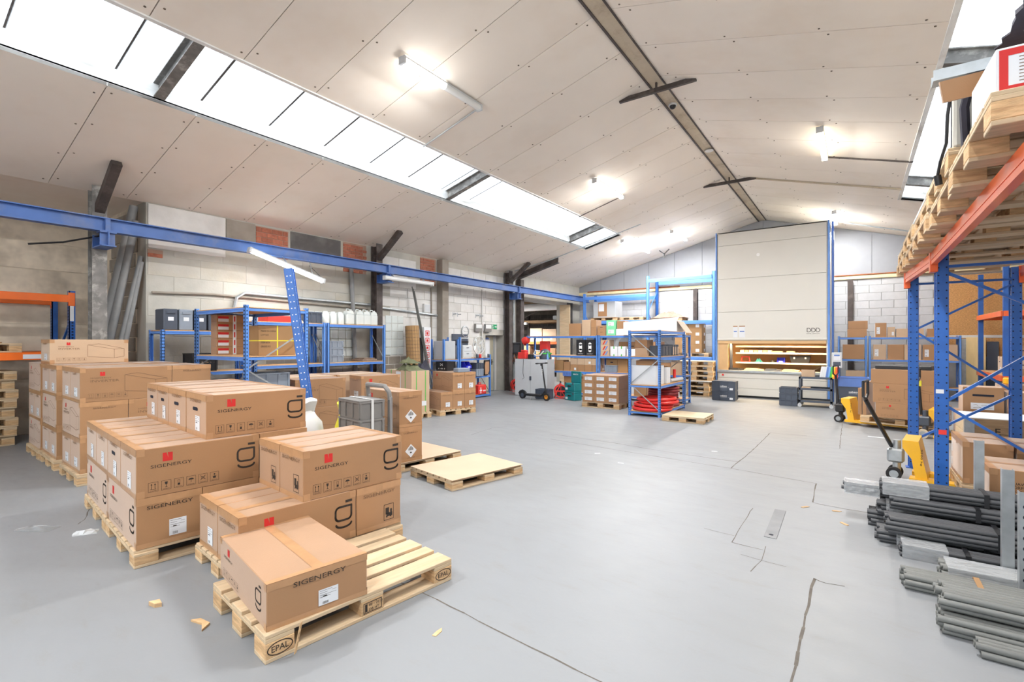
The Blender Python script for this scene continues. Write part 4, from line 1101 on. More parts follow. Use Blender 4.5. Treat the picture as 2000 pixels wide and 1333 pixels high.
# grey crates strapped on a hand trolley
tr = thing('hand_trolley','folding hand trolley with grey tubular handle behind middle cartons','trolley',(-4.62,3.62,0),80)
MB().cbox(-0.2,-0.28,0.12,0.24,0.28,0.15,0.006).build('platform','grey_plastic',tr)
for y in (-0.24,0.24): MB().cbox(0.195,y-0.028,0.15,0.23,y+0.028,0.98,0.004).build('handle_leg','steel',tr)
MB().tube([(0.212,-0.24,0.95),(0.20,-0.24,1.03),(0.17,-0.2,1.1),(0.17,0.2,1.1),(0.20,0.24,1.03),(0.212,0.24,0.95)],0.027,8).build('handle_grip','grey_plastic',tr,True)
for x in (-0.15,0.19):
    for y in (-0.24,0.24): MB().cyl((x,y-0.02,0.06),(x,y+0.02,0.06),0.06,14).build('wheel','rubber',tr,True)
def crate(ctr, z, rotz, L, Wd, H, label, m='grey_plastic', lid=False, txt=None, group=None, name='plastic_crate', rim=0.02):
    t = thing(name, label, 'crate', (ctr[0],ctr[1],z), rotz, group)
    w = 0.012
    mb = MB().box(-L/2+w,-Wd/2+w,0,L/2-w,Wd/2-w,0.01)
    mb.box(-L/2+w,-Wd/2+w,0.01,L/2-w,-Wd/2+2*w,H).box(-L/2+w,Wd/2-2*w,0.01,L/2-w,Wd/2-w,H).box(-L/2+w,-Wd/2+2*w,0.01,-L/2+2*w,Wd/2-2*w,H).box(L/2-2*w,-Wd/2+2*w,0.01,L/2-w,Wd/2-2*w,H)
    mb.build('shell',m,t)
    rb = MB()
    for x in (-L/2+0.02,-L/6,L/6,L/2-0.02):
        for s in (-1,1): rb.box(x-0.012,s*(Wd/2-w),0.02,x+0.012,s*Wd/2,H-rim)
    for y in (-Wd/2+0.02,Wd/2-0.02):
        for s in (-1,1): rb.box(s*(L/2-w),y-0.012,0.02,s*L/2,y+0.012,H-rim)
    tag(rb.build('ribs',m,t),kind='stuff')
    MB().box(-L/2,-Wd/2,H-rim,L/2,-Wd/2+w,H).box(-L/2,Wd/2-w,H-rim,L/2,Wd/2,H).box(-L/2,-Wd/2+w,H-rim,-L/2+w,Wd/2-w,H).box(L/2-w,-Wd/2+w,H-rim,L/2,Wd/2-w,H).build('rim',m,t)
    if lid: MB().cbox(-L/2,-Wd/2,H,L/2,Wd/2,H+0.012,0.004).build('lid',m,t)
    if txt:
        fl = Flat().text(txt,0,H*0.45,H*0.16,1.25,0.015,True).rect(-L*0.18,H*0.36,L*0.22,H*0.38)
        mb = MB(); mb.add([(a,-Wd/2+w-0.0015,b) for a,b in fl.v], fl.f); mb.build('lettering','white_ink',t)
        MB().box(L*0.26,-Wd/2+w-0.003,H*0.12,L*0.40,-Wd/2+w-0.0015,H*0.34).build('label_sticker','paper',t)
    return t
for k in range(4):
    crate((-4.615,3.60),0.151+0.2*k,-10,0.5,0.31,0.198,'grey plastic crate strapped on the hand trolley, %s from the bottom'%ORD[k],'grey_plastic',k == 3,group='crates on the hand trolley')
tag(MB().box(-0.256,-0.015,0.16,-0.2535,0.015,0.968).box(0.2535,-0.015,0.16,0.256,0.015,0.968).box(-0.256,-0.015,0.9655,0.256,0.015,0.968).build('white_strap','white_plastic',None,loc=(-4.615,3.60,0.0),rotz=-10),'white strap tied over the grey crates on the trolley','strap')

# leaning blue rack upright
t = thing('rack_upright','tall blue perforated rack upright leaning beside the left shelves','rack upright',(0,0,0))
pb, pt = Vector((-5.57,3.67,0.0)), Vector((-5.87,3.46,2.53))
dv = (pt-pb).normalized()
ax = Vector((0.7,0.72,0)); ax = (ax-dv*ax.dot(dv)).normalized(); ay = dv.cross(ax)
Mx = Matrix((( ax.x,ay.x,dv.x,pb.x),(ax.y,ay.y,dv.y,pb.y),(ax.z,ay.z,dv.z,pb.z),(0,0,0,1)))
Ln = (pt-pb).length
MB().box(-0.05,-0.03,0,0.05,-0.024,Ln).box(-0.05,-0.03,0,-0.044,0.045,Ln).box(0.044,-0.03,0,0.05,0.045,Ln).box(-0.06,0.04,0,-0.044,0.046,Ln).box(0.044,0.04,0,0.06,0.046,Ln).xf(Mx).build('channel','blue_steel',t)
pf = MB()
for k in range(30):
    z = 0.08+0.082*k
    for xx in (-0.02,0.02): pf.cyl((xx,-0.0235,z),(xx,-0.0225,z),0.008,6); pf.cyl((xx,-0.0312,z),(xx,-0.0302,z),0.008,6)
    for s in (-1,1): pf.cyl((s*0.0505,0.01,z+.03),(s*0.0515,0.01,z+.03),0.006,6)
tag(pf.xf(Mx).build('slot_holes','white_ink',t),kind='stuff')

# ================================================================ LEFT SHELVES
shelving((-8.12,3.3),0,1.5,0.92,2.1,(0.55,1.40,2.06),'free-standing blue shelf rack with cartons nearest on the left',holes=True)
for k in range(5):
    carton(corner((-7.86,3.50),88,0.46,0.20),1.4145+0.121*k,88,(0.46,0.20,0.12),'brown carton with red label, %s from bottom in the stack of five'%ORD[k],'notape','cardboard',group='five labelled cartons on the left shelf rack')
    q = [z_ for z_ in C.objects if z_.get('label','') == 'brown carton with red label, %s from bottom in the stack of five'%ORD[k]][0]
    MB().box(-0.21,-0.1025,0.015,-0.06,-0.1008,0.06).build('white_label','paper',q); MB().box(-0.21,-0.1025,0.06,-0.06,-0.1008,0.095).build('red_label','ink_red',q); MB().box(0.0,-0.1025,0,0.05,-0.1008,0.12).build('printed_tape','paper',q); MB().box(0.015,-0.1035,0.02,0.035,-0.1026,0.1).build('tape_print','ink_red',q)
MB_st = None
for k in range(2):
    o = carton(corner((-8.02,3.42),90,0.30,0.06),1.4145+0.262*k,90,(0.30,0.06,0.26),'white printed carton, %s of two on the left shelf rack'%['lower','upper'][k],'notape small','paper',group='white cartons on the left shelf rack') if False else None
for k in range(2):
    o = carton((-8.0,3.72),1.4145+0.262*k,2,(0.2,0.30,0.26),'white printed carton, %s of two on the left shelf rack'%['lower','upper'][k],'notape','paper',group='white cartons on the left shelf rack')
    f = Flat()
    for j in range(6): f.rect(0.03,0.04+0.03*j,0.03+0.12*(0.5+0.5*((j*7)%5)/4),0.048+0.03*j)
    mb = MB(); put(mb,f,face_map('front',0.2,0.3,0.26)); put(mb,f,face_map('right',0.2,0.3,0.26)); mb.build('print','ink_grey',o)
carton((-6.98,3.84),1.4145,85,(0.52,0.45,0.42),'kraft carton with yellow strap cross on the left shelf rack','notape','cardboard_dark')
yb = bpy.context.scene.objects
o = [q for q in C.objects if q.get('label','').startswith('kraft carton with yellow')][0]
MB().box(-0.2615,-0.2265,0.2,0.2615,-0.225,0.215).box(-0.008,-0.2265,0.0,0.008,-0.225,0.42).box(-0.008,-0.2265,0.42,0.008,0.2265,0.4215).box(-0.2615,-0.2265,0.2,-0.26,0.2265,0.215).build('yellow_strap','yellow_band',o)
f = Flat()
for j,s in enumerate(('MADE IN CHINA','LOT NO','ITEM BOX','GROSS KG')): f.text(s,0.03+0.0*j,0.33-0.055*j-(0.05 if j > 1 else 0),0.025,0.8)
mb = MB(); put(mb,f,face_map('front',0.52,0.45,0.42)); mb.build('print','ink',o)
crate((-6.98,3.78),0.5645,88,0.5,0.4,0.6,'tall blue-grey plastic tote low in the free-standing left rack','grey_blue_plastic')
# wall shelves: three bays along the left wall
shelving((-8.9,3.15),90,1.4,0.5,1.80,(0.35,1.1,1.78),'low blue shelf bay at the start of the left wall row',holes=True)
shelving((-8.9,4.58),90,1.48,0.5,2.0,(0.45,1.16,1.97),'middle blue shelf bay of the left wall row behind the boxes')
shelving((-8.9,6.1),90,1.52,0.5,2.0,(0.45,1.16,1.97),'open blue shelf bay of the left wall row with jerrycans on top')
for k,(y,m,w) in enumerate(((3.3,'slate_plastic',0.2),(3.52,'grey_blue_plastic',0.2),(3.74,'slate_plastic',0.18),(3.95,'slate_plastic',0.18),(4.16,'black_plastic',0.2))):
    b = MB().cbox(-0.17,-w/2,0,0.17,w/2,0.34,0.012).build('storage_bin',m,None,loc=(-9.12,y,1.795)); tag(b,'%s storage bin, %s along the top of the low shelf bay'%(['dark blue','light grey','navy','slate','black'][k],ORD[k]),'bin','bins on the low left shelf')
    MB().box(0.171,-0.04,0.15,0.173,0.04,0.21).build('bin_label','paper',b); MB().cbox(0.17,-0.06,0.26,0.185,0.06,0.3,0.005).build('bin_grip',m,b)
crate((-9.12,3.8),1.1145,90,0.4,0.36,0.3,'open black crate with scraps in the low shelf bay','black_plastic')
crumple('paper_scraps','ragged paper scraps sticking out of the open black crate','scraps',(-9.12,3.8,1.26),0.34,0.3,0.2,'cardboard_pale',21,7,7)
# blue open bins
def pick_bin(ctr, z, rotz, label, m='blue_plastic', L=0.3, Wd=0.18, H=0.14, group=None):
    t = thing('picking_bin', label, 'bin', (ctr[0],ctr[1],z), rotz, group)
    w = 0.006
    MB().box(-Wd/2,-L/2,0,Wd/2,L/2,w).box(-Wd/2,L/2-w,w,Wd/2,L/2,H).prism([(-L/2,w),(L/2-w,w),(L/2-w,H),(-L/2+0.09,H),(-L/2+0.03,H*0.45),(-L/2,H*0.45)],-Wd/2,-Wd/2+w,'x').prism([(-L/2,w),(L/2-w,w),(L/2-w,H),(-L/2+0.09,H),(-L/2+0.03,H*0.45),(-L/2,H*0.45)],Wd/2-w,Wd/2,'x').box(-Wd/2+w,-L/2,w,Wd/2-w,-L/2+w,H*0.42).build('shell',m,t)
    MB().box(-0.05,-L/2-0.002,0.02,0.05,-L/2-0.001,0.05).build('bin_label','paper',t)
    return t
for k,y in enumerate((4.79,5.07,5.35,5.65,6.3,6.6)):
    pick_bin((-9.1,y),0.4645,90,'royal blue open picking bin, %s along the low wall shelf'%ORD[k],L=0.42,Wd=0.27,H=0.26,group='blue bins on the low wall shelf')
crumple('wrapped_roll','clear wrapped white sacks heaped beside the blue-grey tote','sack',(-7.58,3.76,0.5645),0.62,0.6,0.6,'film_dense',31,12,8,rotz=0,smooth=True)
# on top of the middle bay
carton((-9.12,5.15),1.9845,90,(0.55,0.36,0.12),'flat red carton on top of the middle wall shelf bay','notape','red_plastic')
crate((-9.12,5.85),1.9845,90,0.36,0.3,0.22,'dark grey lidded tub on top of the middle wall shelf bay','slate_plastic',True)
crumple('rag_heap','beige rag heap on top of the middle wall shelf bay','rag',(-9.1,5.53,1.9845),0.3,0.25,0.2,'cardboard_pale',44,7,6)
# jerrycans
def jerrycan(ctr, z, rotz, label, m='milky_plastic', k=1.0):
    t = thing('jerrycan', label, 'jerrycan', (ctr[0],ctr[1],z), rotz, 'jerrycans on the wall shelf')
    MB().cbox(-0.1*k,-0.08*k,0,0.1*k,0.08*k,0.24*k,0.02).prism([(-0.09*k,0.24*k),(0.09*k,0.24*k),(0.05*k,0.31*k),(-0.08*k,0.30*k)],-0.07*k,0.07*k,'y').build('can_body',m,t)
    MB().cyl((0.05*k,0,0.29*k),(0.05*k,0,0.34*k),0.022*k,12).build('cap','white_plastic',t,True)
    MB().tube([(-0.07*k,0,0.3*k),(-0.06*k,0,0.345*k),(0.0,0,0.345*k),(0.03*k,0,0.31*k)],0.012*k,6).build('grip',m,t,True)
    return t
for k,y in enumerate((6.78,7.03,7.22,7.42)): jerrycan((-9.12,y),1.9845,90,'milky white jerrycan, %s of four on the wall shelf'%ORD[k])
for k,y in enumerate((6.22,6.4,6.58)):
    b = MB().lathe([(0.08,0),(0.085,0.02),(0.085,0.2),(0.05,0.25),(0.05,0.27)],n=16).build('glass_jar','milky_plastic',None,True,(-9.15,y,1.9845)); tag(b,'pale translucent jar, %s left of the jerrycans'%ORD[k],'jar','pale jars on the wall shelf')
for k in range(3):
    crate((-9.1,6.33),1.1745+0.152*k,90,0.4,0.3,0.15,'small grey-blue crate, %s of three stacked on the wall shelf'%['bottom','middle','top'][k],'grey_blue_plastic',group='small crates on the wall shelf')
tag(MB().cbox(-0.2,-0.2,0,0.2,0.2,0.05,0.01).cbox(-0.17,-0.15,0.05,0.17,0.17,0.075,0.01).build('folded_sheet','brown_tarp',None,loc=(-9.12,7.2,1.1745)),'folded dark brown sheet on the open wall shelf','sheet')
# column side pipe and bits
tag(MB().cyl((-9.5,7.3,0.0),(-9.53,7.15,3.3),0.05,14).build('leaning_pipe','pipe_pvc',None,True),'long grey pipe leaning on the wall left of the middle column','pipe')

# big wrapped cartons and battery cartons in the middle left
pallet(corner((-8.0,4.62),84,2.0,0.80),0,84,2.0,0.80,0.13,'long pallet under the film-wrapped flat cartons by the wall shelves',boards=6)
for k in range(2):
    carton(corner(pol((-8.0,4.62),84,1.0*k),84,0.99,0.79),0.1305,84,(0.985,0.785,0.86),'%s large film-wrapped carton on the long pallet'%['left','right'][k],'edge','cardboard_pale',group='large wrapped cartons')
pallet(corner((-7.36,4.45),80,0.9,0.45),0,80,0.9,0.45,0.12,'small pallet under the battery cartons behind the blue upright',boards=4)
carton(corner((-7.36,4.46),80,0.86,0.43),0.1205,80,(0.858,0.428,0.40),'lower battery carton behind the leaning blue upright','bat edge')
carton(corner((-7.37,4.46),80,0.86,0.43),0.5215,80,(0.858,0.428,0.47),'upper battery carton with box sketch behind the leaning upright','bat edge')
pallet(corner((-7.22,5.62),80,0.84,0.48),0,80,0.84,0.48,0.12,'small pallet under the battery carton pair left of strapped load',boards=4)
carton(corner((-7.231,5.639),80,0.80,0.445),0.1205,80,(0.798,0.443,0.40),'lower battery carton hidden behind the diamond-marked cartons','bat edge')
carton(corner((-7.231,5.639),80,0.80,0.445),0.5215,80,(0.798,0.443,0.47),'upper battery carton with red square behind the trolley handle','bat edge')
# shopping bags beside the trolley
def soft_bag(label, loc, k, m, h, seed):
    rnd = random.Random(seed); prof = [(0.05,0),(0.17,0.01),(0.21,0.12),(0.2,0.4),(0.16,0.62),(0.08,0.74),(0.12,0.86),(0.06,0.88)]
    mb = MB().lathe([(r*k,z*h/0.88) for r,z in prof],n=16)
    mb.v = [(x*rnd.uniform(0.82,1.12),y*rnd.uniform(0.82,1.12),z+(rnd.uniform(-0.02,0.02) if z > 0.02 else 0)) for x,y,z in mb.v]
    return tag(mb.build('plastic_bag',m,None,True,loc),label,'bag')
w_b = soft_bag('white shopping bag with pink print beside the grey crates',(-5.36,3.4,0.0),1.0,'white_plastic',0.92,52)
MB().cyl((0.16,-0.14,0.5),(0.18,-0.16,0.5),0.045,12).build('pink_print','magenta_film',w_b)
soft_bag('yellow plastic bag beside the grey crates',(-5.08,3.7,0.0),0.6,'yellow_band',0.88,53)
# strapped load
pallet(corner((-7.53,7.12),78,0.5,1.1),0,168,1.1,0.5,0.13,'pallet under the green-strapped cartons',boards=4)
g = carton(corner((-7.55,7.15),78,0.44,1.06),0.1305,-12,(1.06,0.44,0.87),'large carton with green straps and white papers','notape small','cardboard_pale')
for x in (-0.3,0.28): MB().box(x-0.009,-0.222,0,x+0.009,-0.2203,0.87).box(x-0.009,-0.222,0.87,x+0.009,0.222,0.8715).build('green_strap','green_vivid',g)
for y in (-0.1,0.12): MB().box(0.5305,y-0.009,0,0.532,y+0.009,0.87).build('green_strap','green_vivid',g)
MB().box(-0.1,-0.2225,0.3,0.1,-0.221,0.84).build('paper_sheet','paper',g)
crumple('folded_sacks','pile of olive green woven sacks on the strapped carton','sacks',(-7.85,7.42,1.0015),0.62,0.42,0.24,'green_fabric',61,10,8,rotz=-12,smooth=True)
crumple('folded_sacks','olive sack bundle folded on top of the sack pile','sacks',(-7.85,7.4,1.15),0.4,0.3,0.16,'green_fabric',62,8,6,rotz=20,smooth=True)
# battery cartons on the pallet by the aisle
nD = (-7.332,7.798)
pallet(corner(pol(nD,76,-0.02),76,0.96,0.86),0,166,0.86,0.96,0.129,'wooden pallet under the five cartons with white labels by the bench',boards=7)
for k in range(3):
    carton(corner(pol(nD,76,0.313*k),76,0.31,0.84),0.1295,-14,(0.838,0.308,0.383),'lower battery carton, %s from the left, by the workbench'%ORD[k],'bat edge',group='cartons by the workbench')
for k in range(2):
    carton(corner(pol(nD,76,0.313*(k+1)),76,0.31,0.84),0.5135,-14,(0.838,0.308,0.415),'upper battery carton, %s of two, by the workbench'%['left','right'][k],'bat edge',group='cartons by the workbench')
tag(MB().cbox(-0.16,-0.1,0,0.16,0.1,0.09,0.01).build('plastic_tray','grey_blue_plastic',None,loc=(-7.28,8.42,0.9295),rotz=76),'pale blue-grey tray on top of the battery cartons','tray')
cr = crate((-7.95,8.62),0.9295,0,0.36,0.3,0.22,'black crate with white chain logo on the battery cartons','black_plastic')
f = Flat().text('GO-SOLAR',0,0.04,0.028,1.1,0.01,True)
for s in (-1,1): f.line([(s*0.01,0.145),(s*0.035,0.12),(s*0.06,0.145),(s*0.035,0.17)],0.01,True)
mb = MB(); mb.add([(a,-0.15+0.012-0.0016,b) for a,b in f.v],f.f); mb.build('logo','white_ink',cr)
crumple('dark_bag','dark grey fabric bag slumped beside the olive sacks','bag',(-8.25,8.2,0.9295),0.42,0.4,0.32,'dark_fabric',71,9,9,rotz=10,smooth=True)
crumple('plastic_film','film scraps on floor at the corner of the battery pallet','film',(-8.05,7.75,0.0),0.4,0.25,0.05,'film_dense',72,8,6,rotz=10)

# ================================================================ WORKBENCH BY THE DOOR
shelving((-8.9,9.58),90,0.62,0.5,1.68,(0.6,1.12),'blue shelf frame holding a grey cabinet left of the workbench')
shelving((-8.9,10.22),90,1.4,0.5,1.16,(0.08,0.62,1.14),'blue workbench rack with fan and crates beside the door',hts=(1.74,1.24,1.74,1.24))
tag(MB().cbox(-0.2,-0.22,0,0.2,0.22,0.5,0.012).cbox(0.2,-0.2,0.03,0.206,0.2,0.47,0.004).build('grey_cabinet','grey_paint',None,loc=(-9.15,9.88,1.1345)),'pale grey metal box in the shelf frame beside the workbench','cabinet')
crate((-9.14,9.88),0.6145,90,0.45,0.36,0.2,'dark grey crate low in the frame beside the workbench','slate_plastic')
dc = thing('drawer_unit','small white two-drawer unit on the workbench','drawer unit',(-9.12,10.56,1.1545),90)
MB().cbox(-0.19,-0.2,0,0.19,0.2,0.36,0.006).build('body','white_plastic',dc)
for z in (0.03,0.195):
    d_ = MB().cbox(-0.175,-0.212,z,0.175,-0.2,z+0.15,0.004).build('drawer','grey_light',dc); MB().cbox(-0.05,-0.222,z+0.09,0.05,-0.212,z+0.105,0.003).build('handle','slate_plastic',d_)
pr_ = thing('printer','small grey printer on the white drawer unit','printer',(-9.12,10.5,1.5155),90)
MB().cbox(-0.18,-0.14,0,0.18,0.14,0.16,0.02).build('body','slate_plastic',pr_); MB().cbox(-0.16,-0.16,0.06,0.16,-0.14,0.12,0.008).build('paper_slot','black_plastic',pr_); MB().tube([(-0.16,-0.15,0.0),(-0.17,-0.17,0.2),(0.17,-0.17,0.2),(0.16,-0.15,0.0)],0.012,6).build('frame','white_plastic',pr_,True)
tag(MB().cbox(0,-0.36,0,0.015,0.36,0.42,0.004).build('wall_board','slate_plastic',None,loc=(-9.585,11.0,1.42)),'dark grey notice board on the wall behind the fan','board')
tag(MB().cbox(0,-0.3,0,0.02,0.3,0.22,0.004).build('wall_board','slate_plastic',None,loc=(-9.585,11.0,1.17)),'low dark grey board on the wall behind the workbench','board')
fn = thing('desk_fan','white round desk fan with wire cage on the workbench','fan',(-9.0,11.15,1.1545),90)
MB().lathe([(0.13,0),(0.13,0.02),(0.03,0.04),(0.02,0.16)],n=18).build('foot','white_plastic',fn,True)
MB().cyl((0,0.08,0.36),(0,0.18,0.36),0.06,14).build('motor','white_plastic',fn,True)
MB().ring((0,-0.02,0.36),(0,1,0),0.255,0.27,0.03,28).ring((0,-0.06,0.36),(0,1,0),0.05,0.065,0.01,18).ring((0,-0.05,0.36),(0,1,0),0.15,0.156,0.006,24).build('cage_ring','white_plastic',fn)
for k in range(20):
    a = 2*math.pi*k/20; MB().bar((0.06*math.cos(a),-0.06,0.36+0.06*math.sin(a)),(0.26*math.cos(a),-0.025,0.36+0.26*math.sin(a)),0.006,0.006).build('cage_wire','white_plastic',fn)
for k in range(4):
    a = 2*math.pi*k/4+0.4; c,s = math.cos(a),math.sin(a)
    mb = MB(); mb.add([(0.03*c,0.03,0.36+0.03*s),(0.2*c-0.07*s,0.0,0.36+0.2*s+0.07*c),(0.23*c,0.02,0.36+0.23*s),(0.18*c+0.05*s,0.05,0.36+0.18*s-0.05*c)],[(0,1,2,3)]); mb.add([(0.03*c,0.034,0.36+0.03*s),(0.2*c-0.07*s,0.004,0.36+0.2*s+0.07*c),(0.23*c,0.024,0.36+0.23*s),(0.18*c+0.05*s,0.054,0.36+0.18*s-0.05*c)],[(3,2,1,0)]); mb.build('blade','milky_plastic',fn)
for k,(y,m,nm) in enumerate(((10.9,'slate_plastic','grey tape dispenser'),(11.02,'red_plastic','small red tin'),(11.3,'white_plastic','white mug'),(11.4,'slate_plastic','grey cup'))):
    tag(MB().lathe([(0.035,0),(0.04,0.01),(0.04,0.1),(0.036,0.105)],n=14).build(nm.split()[-1] if k else 'tape_dispenser',m,None,True,(-8.84,y if k != 1 else 10.93+0.1,1.1545)),nm+' at the front edge of the workbench','cup' if k > 1 else 'tin')
tag(MB().cbox(-0.002,-0.16,0,0.002,0.16,0.55,0.001).build('paper_poster','paper',None,loc=(XW-0.24,12.62,1.18)),'white paper poster with blue ribbon taped on the door','poster')
crumple('blue_ribbon','blue ribbon bow pinned on the door poster','ribbon',(XW-0.22,12.62,1.7),0.03,0.2,0.08,'navy_plastic',81,5,6)
tag(MB().cbox(-0.002,-0.2,0,0.002,0.2,0.4,0.001).build('paper_poster','wall_cream',None,loc=(XW-0.244,12.45,1.3)),'cream printed sheet half behind the white door poster','poster')
pick_bin((-9.0,10.55),0.634,90,'dark blue open bin on the middle shelf of the workbench',L=0.34,Wd=0.24,H=0.24)
pick_bin((-9.0,10.55),0.8745,90,'smaller dark blue bin stacked on the other under the workbench',L=0.3,Wd=0.22,H=0.18)
crate((-9.02,11.03),0.634,90,0.34,0.36,0.2,'lower grey crate on the workbench middle shelf','grey_blue_plastic')
crate((-9.02,11.03),0.8345,90,0.34,0.36,0.17,'upper grey crate on the workbench middle shelf','slate_plastic')
tag(MB().prism([(-0.12,0),(0.05,0),(0.13,0.12),(0.13,0.44),(-0.1,0.44),(-0.13,0.3)],-0.02,0.02,'x').build('cork_shield','black_plastic',None,loc=(-8.9,11.4,0.634)),'black-edged curved panel on the workbench shelf','panel')
MB().prism([(-0.09,0.03),(0.04,0.03),(0.1,0.13),(0.1,0.4),(-0.07,0.4),(-0.1,0.3)],0.021,0.024,'x').build('cork_face','cardboard',[o for o in C.objects if o.name == 'cork_shield'][0])
rt = thing('first_aid_case','red plastic case with white cross on the lowest workbench shelf','case',(-9.0,11.2,0.094),90)
MB().cbox(-0.18,-0.12,0,0.18,0.12,0.27,0.02).build('case_body','red_plastic',rt); MB().tube([(-0.07,0,0.26),(-0.06,0,0.32),(0.06,0,0.32),(0.07,0,0.26)],0.012,6).build('handle','red_plastic',rt,True)
MB().box(-0.1,-0.1225,0.03,-0.07,-0.1205,0.2).box(-0.14,-0.1228,0.1,-0.03,-0.1208,0.13).build('cross','white_ink',rt); f = Flat().disc(0.05,0.1,0.025,12).disc(0.11,0.1,0.025,12); mb = MB(); mb.add([(a,-0.122,b) for a,b in f.v],f.f); mb.build('lettering','white_ink',rt)
crumple('dark_bag','dark cloth bundle on the lowest workbench shelf','cloth',(-9.0,10.75,0.094),0.34,0.3,0.2,'dark_fabric',83,7,7)
# rolls leaning on the left wall
rl = thing('carpet_roll','brown checked roll standing against the wall between the columns','roll',(-9.18,8.83,0))
MB().cyl((0,0,0),(-0.08,-0.04,2.02),0.17,20).build('roll','mesh_pattern',rl,True)
st_ = MB()
for k in range(22): st_.ring((-0.08*k/22,-0.04*k/22,0.05+0.088*k),(0,0,1),0.169,0.1735,0.02,16)
for k in range(16):
    a = 2*math.pi*k/16; st_.bar((0.1722*math.cos(a),0.1722*math.sin(a),0.02),(-0.08+0.1722*math.cos(a),-0.04+0.1722*math.sin(a),2.0),0.012,0.004)
tag(st_.build('weave_stripes','wood_old',rl),kind='stuff')
for k,(y,r,h,m,lb) in enumerate(((9.12,0.05,1.75,'black_plastic','black tube standing right of the checked roll'),(9.22,0.05,1.72,'black_plastic','second black tube with paper band by the checked roll'))):
    tag(MB().cyl((-9.3,y,0),(-9.42,y+0.02,h),r,14).build('standing_tube',m,None,True),lb,'tube')
c_ = carton((-9.38,9.4),0,90,(0.26,0.12,2.0),'tall white carton with red lettering standing on the wall','notape','paper')
f = Flat()
for k in range(5): f.frame(0.05,1.0+0.19*k,0.2,1.15+0.19*k,0.02).rect(0.09,1.04+0.19*k,0.16,1.11+0.19*k)
mb = MB(); put(mb,f,face_map('front',0.26,0.12,2.0)); mb.build('print','ink_red',c_)
for k in range(3):
    tag(MB().cyl((-9.2+0.045*k,9.50+0.01*k,0),(-9.46+0.042*k,8.98,3.05-0.06*k),0.014,10).build('steel_rod','pipe_grey',None,True),'thin grey tube, %s of three leaning by the wall pier'%ORD[k],'tube','thin tubes by the wall pier')

# ================================================================ CABINET, SCOOTER, REELS
cab = thing('steel_cabinet','light grey two-door steel cabinet in front of the blue shelf','cabinet',(-7.87,12.42,0))
MB().cbox(-0.56,-0.22,0.0,0.56,0.22,1.1,0.005).build('body','grey_paint',cab)
for s in (-1,1): MB().cbox(s*0.278-0.274,-0.234,0.03,s*0.278+0.274,-0.22,1.075,0.004).build('door','grey_light',cab)
MB().cbox(-0.035,-0.245,0.48,0.035,-0.234,0.6,0.004).build('lock','slate_plastic',cab)
# things on the cabinet
vc = thing('vacuum_cleaner','grey shop vacuum with white hose on the steel cabinet','vacuum',(-7.5,12.42,1.1005))
MB().lathe([(0.17,0),(0.18,0.02),(0.17,0.16),(0.12,0.26),(0.05,0.3)],n=18).build('tank','slate_plastic',vc,True); MB().ring((0,0,0.17),(0,0,1),0.16,0.19,0.03,20).build('band','green_vivid',vc)
MB().tube([(-0.12,-0.1,0.24),(-0.26,-0.14,0.26),(-0.3,-0.16,0.16),(-0.18,-0.2,0.1),(-0.05,-0.2,0.12),(0.05,-0.18,0.24)],0.02,8).build('hose','white_plastic',vc,True); MB().tube([(0.1,-0.1,0.22),(0.2,-0.14,0.2),(0.22,-0.14,0.06)],0.015,6).build('hose','green_vivid',vc,True)
tag(MB().cbox(-0.14,-0.1,0,0.14,0.1,0.2,0.02).cbox(-0.03,-0.1,0.2,0.14,0.06,0.27,0.02).build('red_machine','red_plastic',None,loc=(-8.24,12.36,1.1005)),'red power tool case on the left end of the steel cabinet','tool')
tag(MB().cbox(-0.07,-0.07,0,0.07,0.07,0.14,0.015).build('small_motor','black_plastic',None,loc=(-7.97,12.36,1.1005)),'small black motor block on the steel cabinet','motor')
tag(MB().lathe([(0.035,0),(0.04,0.02),(0.04,0.13),(0.015,0.17),(0.015,0.2)],n=14).build('spray_bottle','blue_light',None,True,(-7.12+0.0,12.36,1.1005) if False else (-7.24-0.1,12.30,1.1005)),'light blue bottle at the right end of the steel cabinet','bottle')
run('hanging_cable',[(-8.1,12.17,1.1),(-8.12,12.16,0.7),(-8.08,12.16,0.55),(-8.14,12.16,0.5)],0.006,'black_plastic','thin black cable hanging down the steel cabinet door','cable')
tag(MB().cbox(-0.14,-0.1,0,0.14,0.1,0.42,0.02).build('red_jerrycan','red_plastic',None,loc=(-7.95,13.15,1.2145)),'red canister on the blue shelf above the steel cabinet','canister')
tag(MB().lathe([(0.02,0),(0.12,0.01),(0.13,0.1),(0.1,0.18),(0.04,0.21)],n=18).xf(Matrix.Rotation(R(70),4,'Y')).build('safety_helmet','red_plastic',None,True,(-8.62,12.95,1.62)),'red hard hat hung on the corner of the blue shelf','helmet')
sc_ = thing('kick_scooter','black electric kick scooter parked before the steel cabinet','scooter',(-7.35,11.58,0),-7)
for x in (-0.43,0.43):
    w_ = MB().ring((x,0,0.105),(0,1,0),0.062,0.105,0.05,22).build('wheel','rubber',sc_,True); MB().cyl((x,-0.02,0.105),(x,0.02,0.105),0.06,16).build('hub','amber' if x > 0 else 'slate_plastic',w_)
MB().cbox(-0.3,-0.075,0.1,0.26,0.075,0.16,0.012).build('deck','black_plastic',sc_)
MB().tube([(-0.56,0,0.14),(-0.52,0,0.2),(-0.43,0,0.23),(-0.34,0,0.2),(-0.3,0,0.15)],0.03,8).build('fender','black_plastic',sc_,True)
MB().tube([(0.26,0,0.13),(0.34,0,0.2),(0.4,0,0.28)],0.03,8).cyl((0.43,0,0.1),(0.40,0,0.3),0.025,8).build('front_fork','black_plastic',sc_,True)
MB().cyl((0.40,0,0.28),(0.27,0,1.0),0.022,10).build('stem','black_plastic',sc_,True)
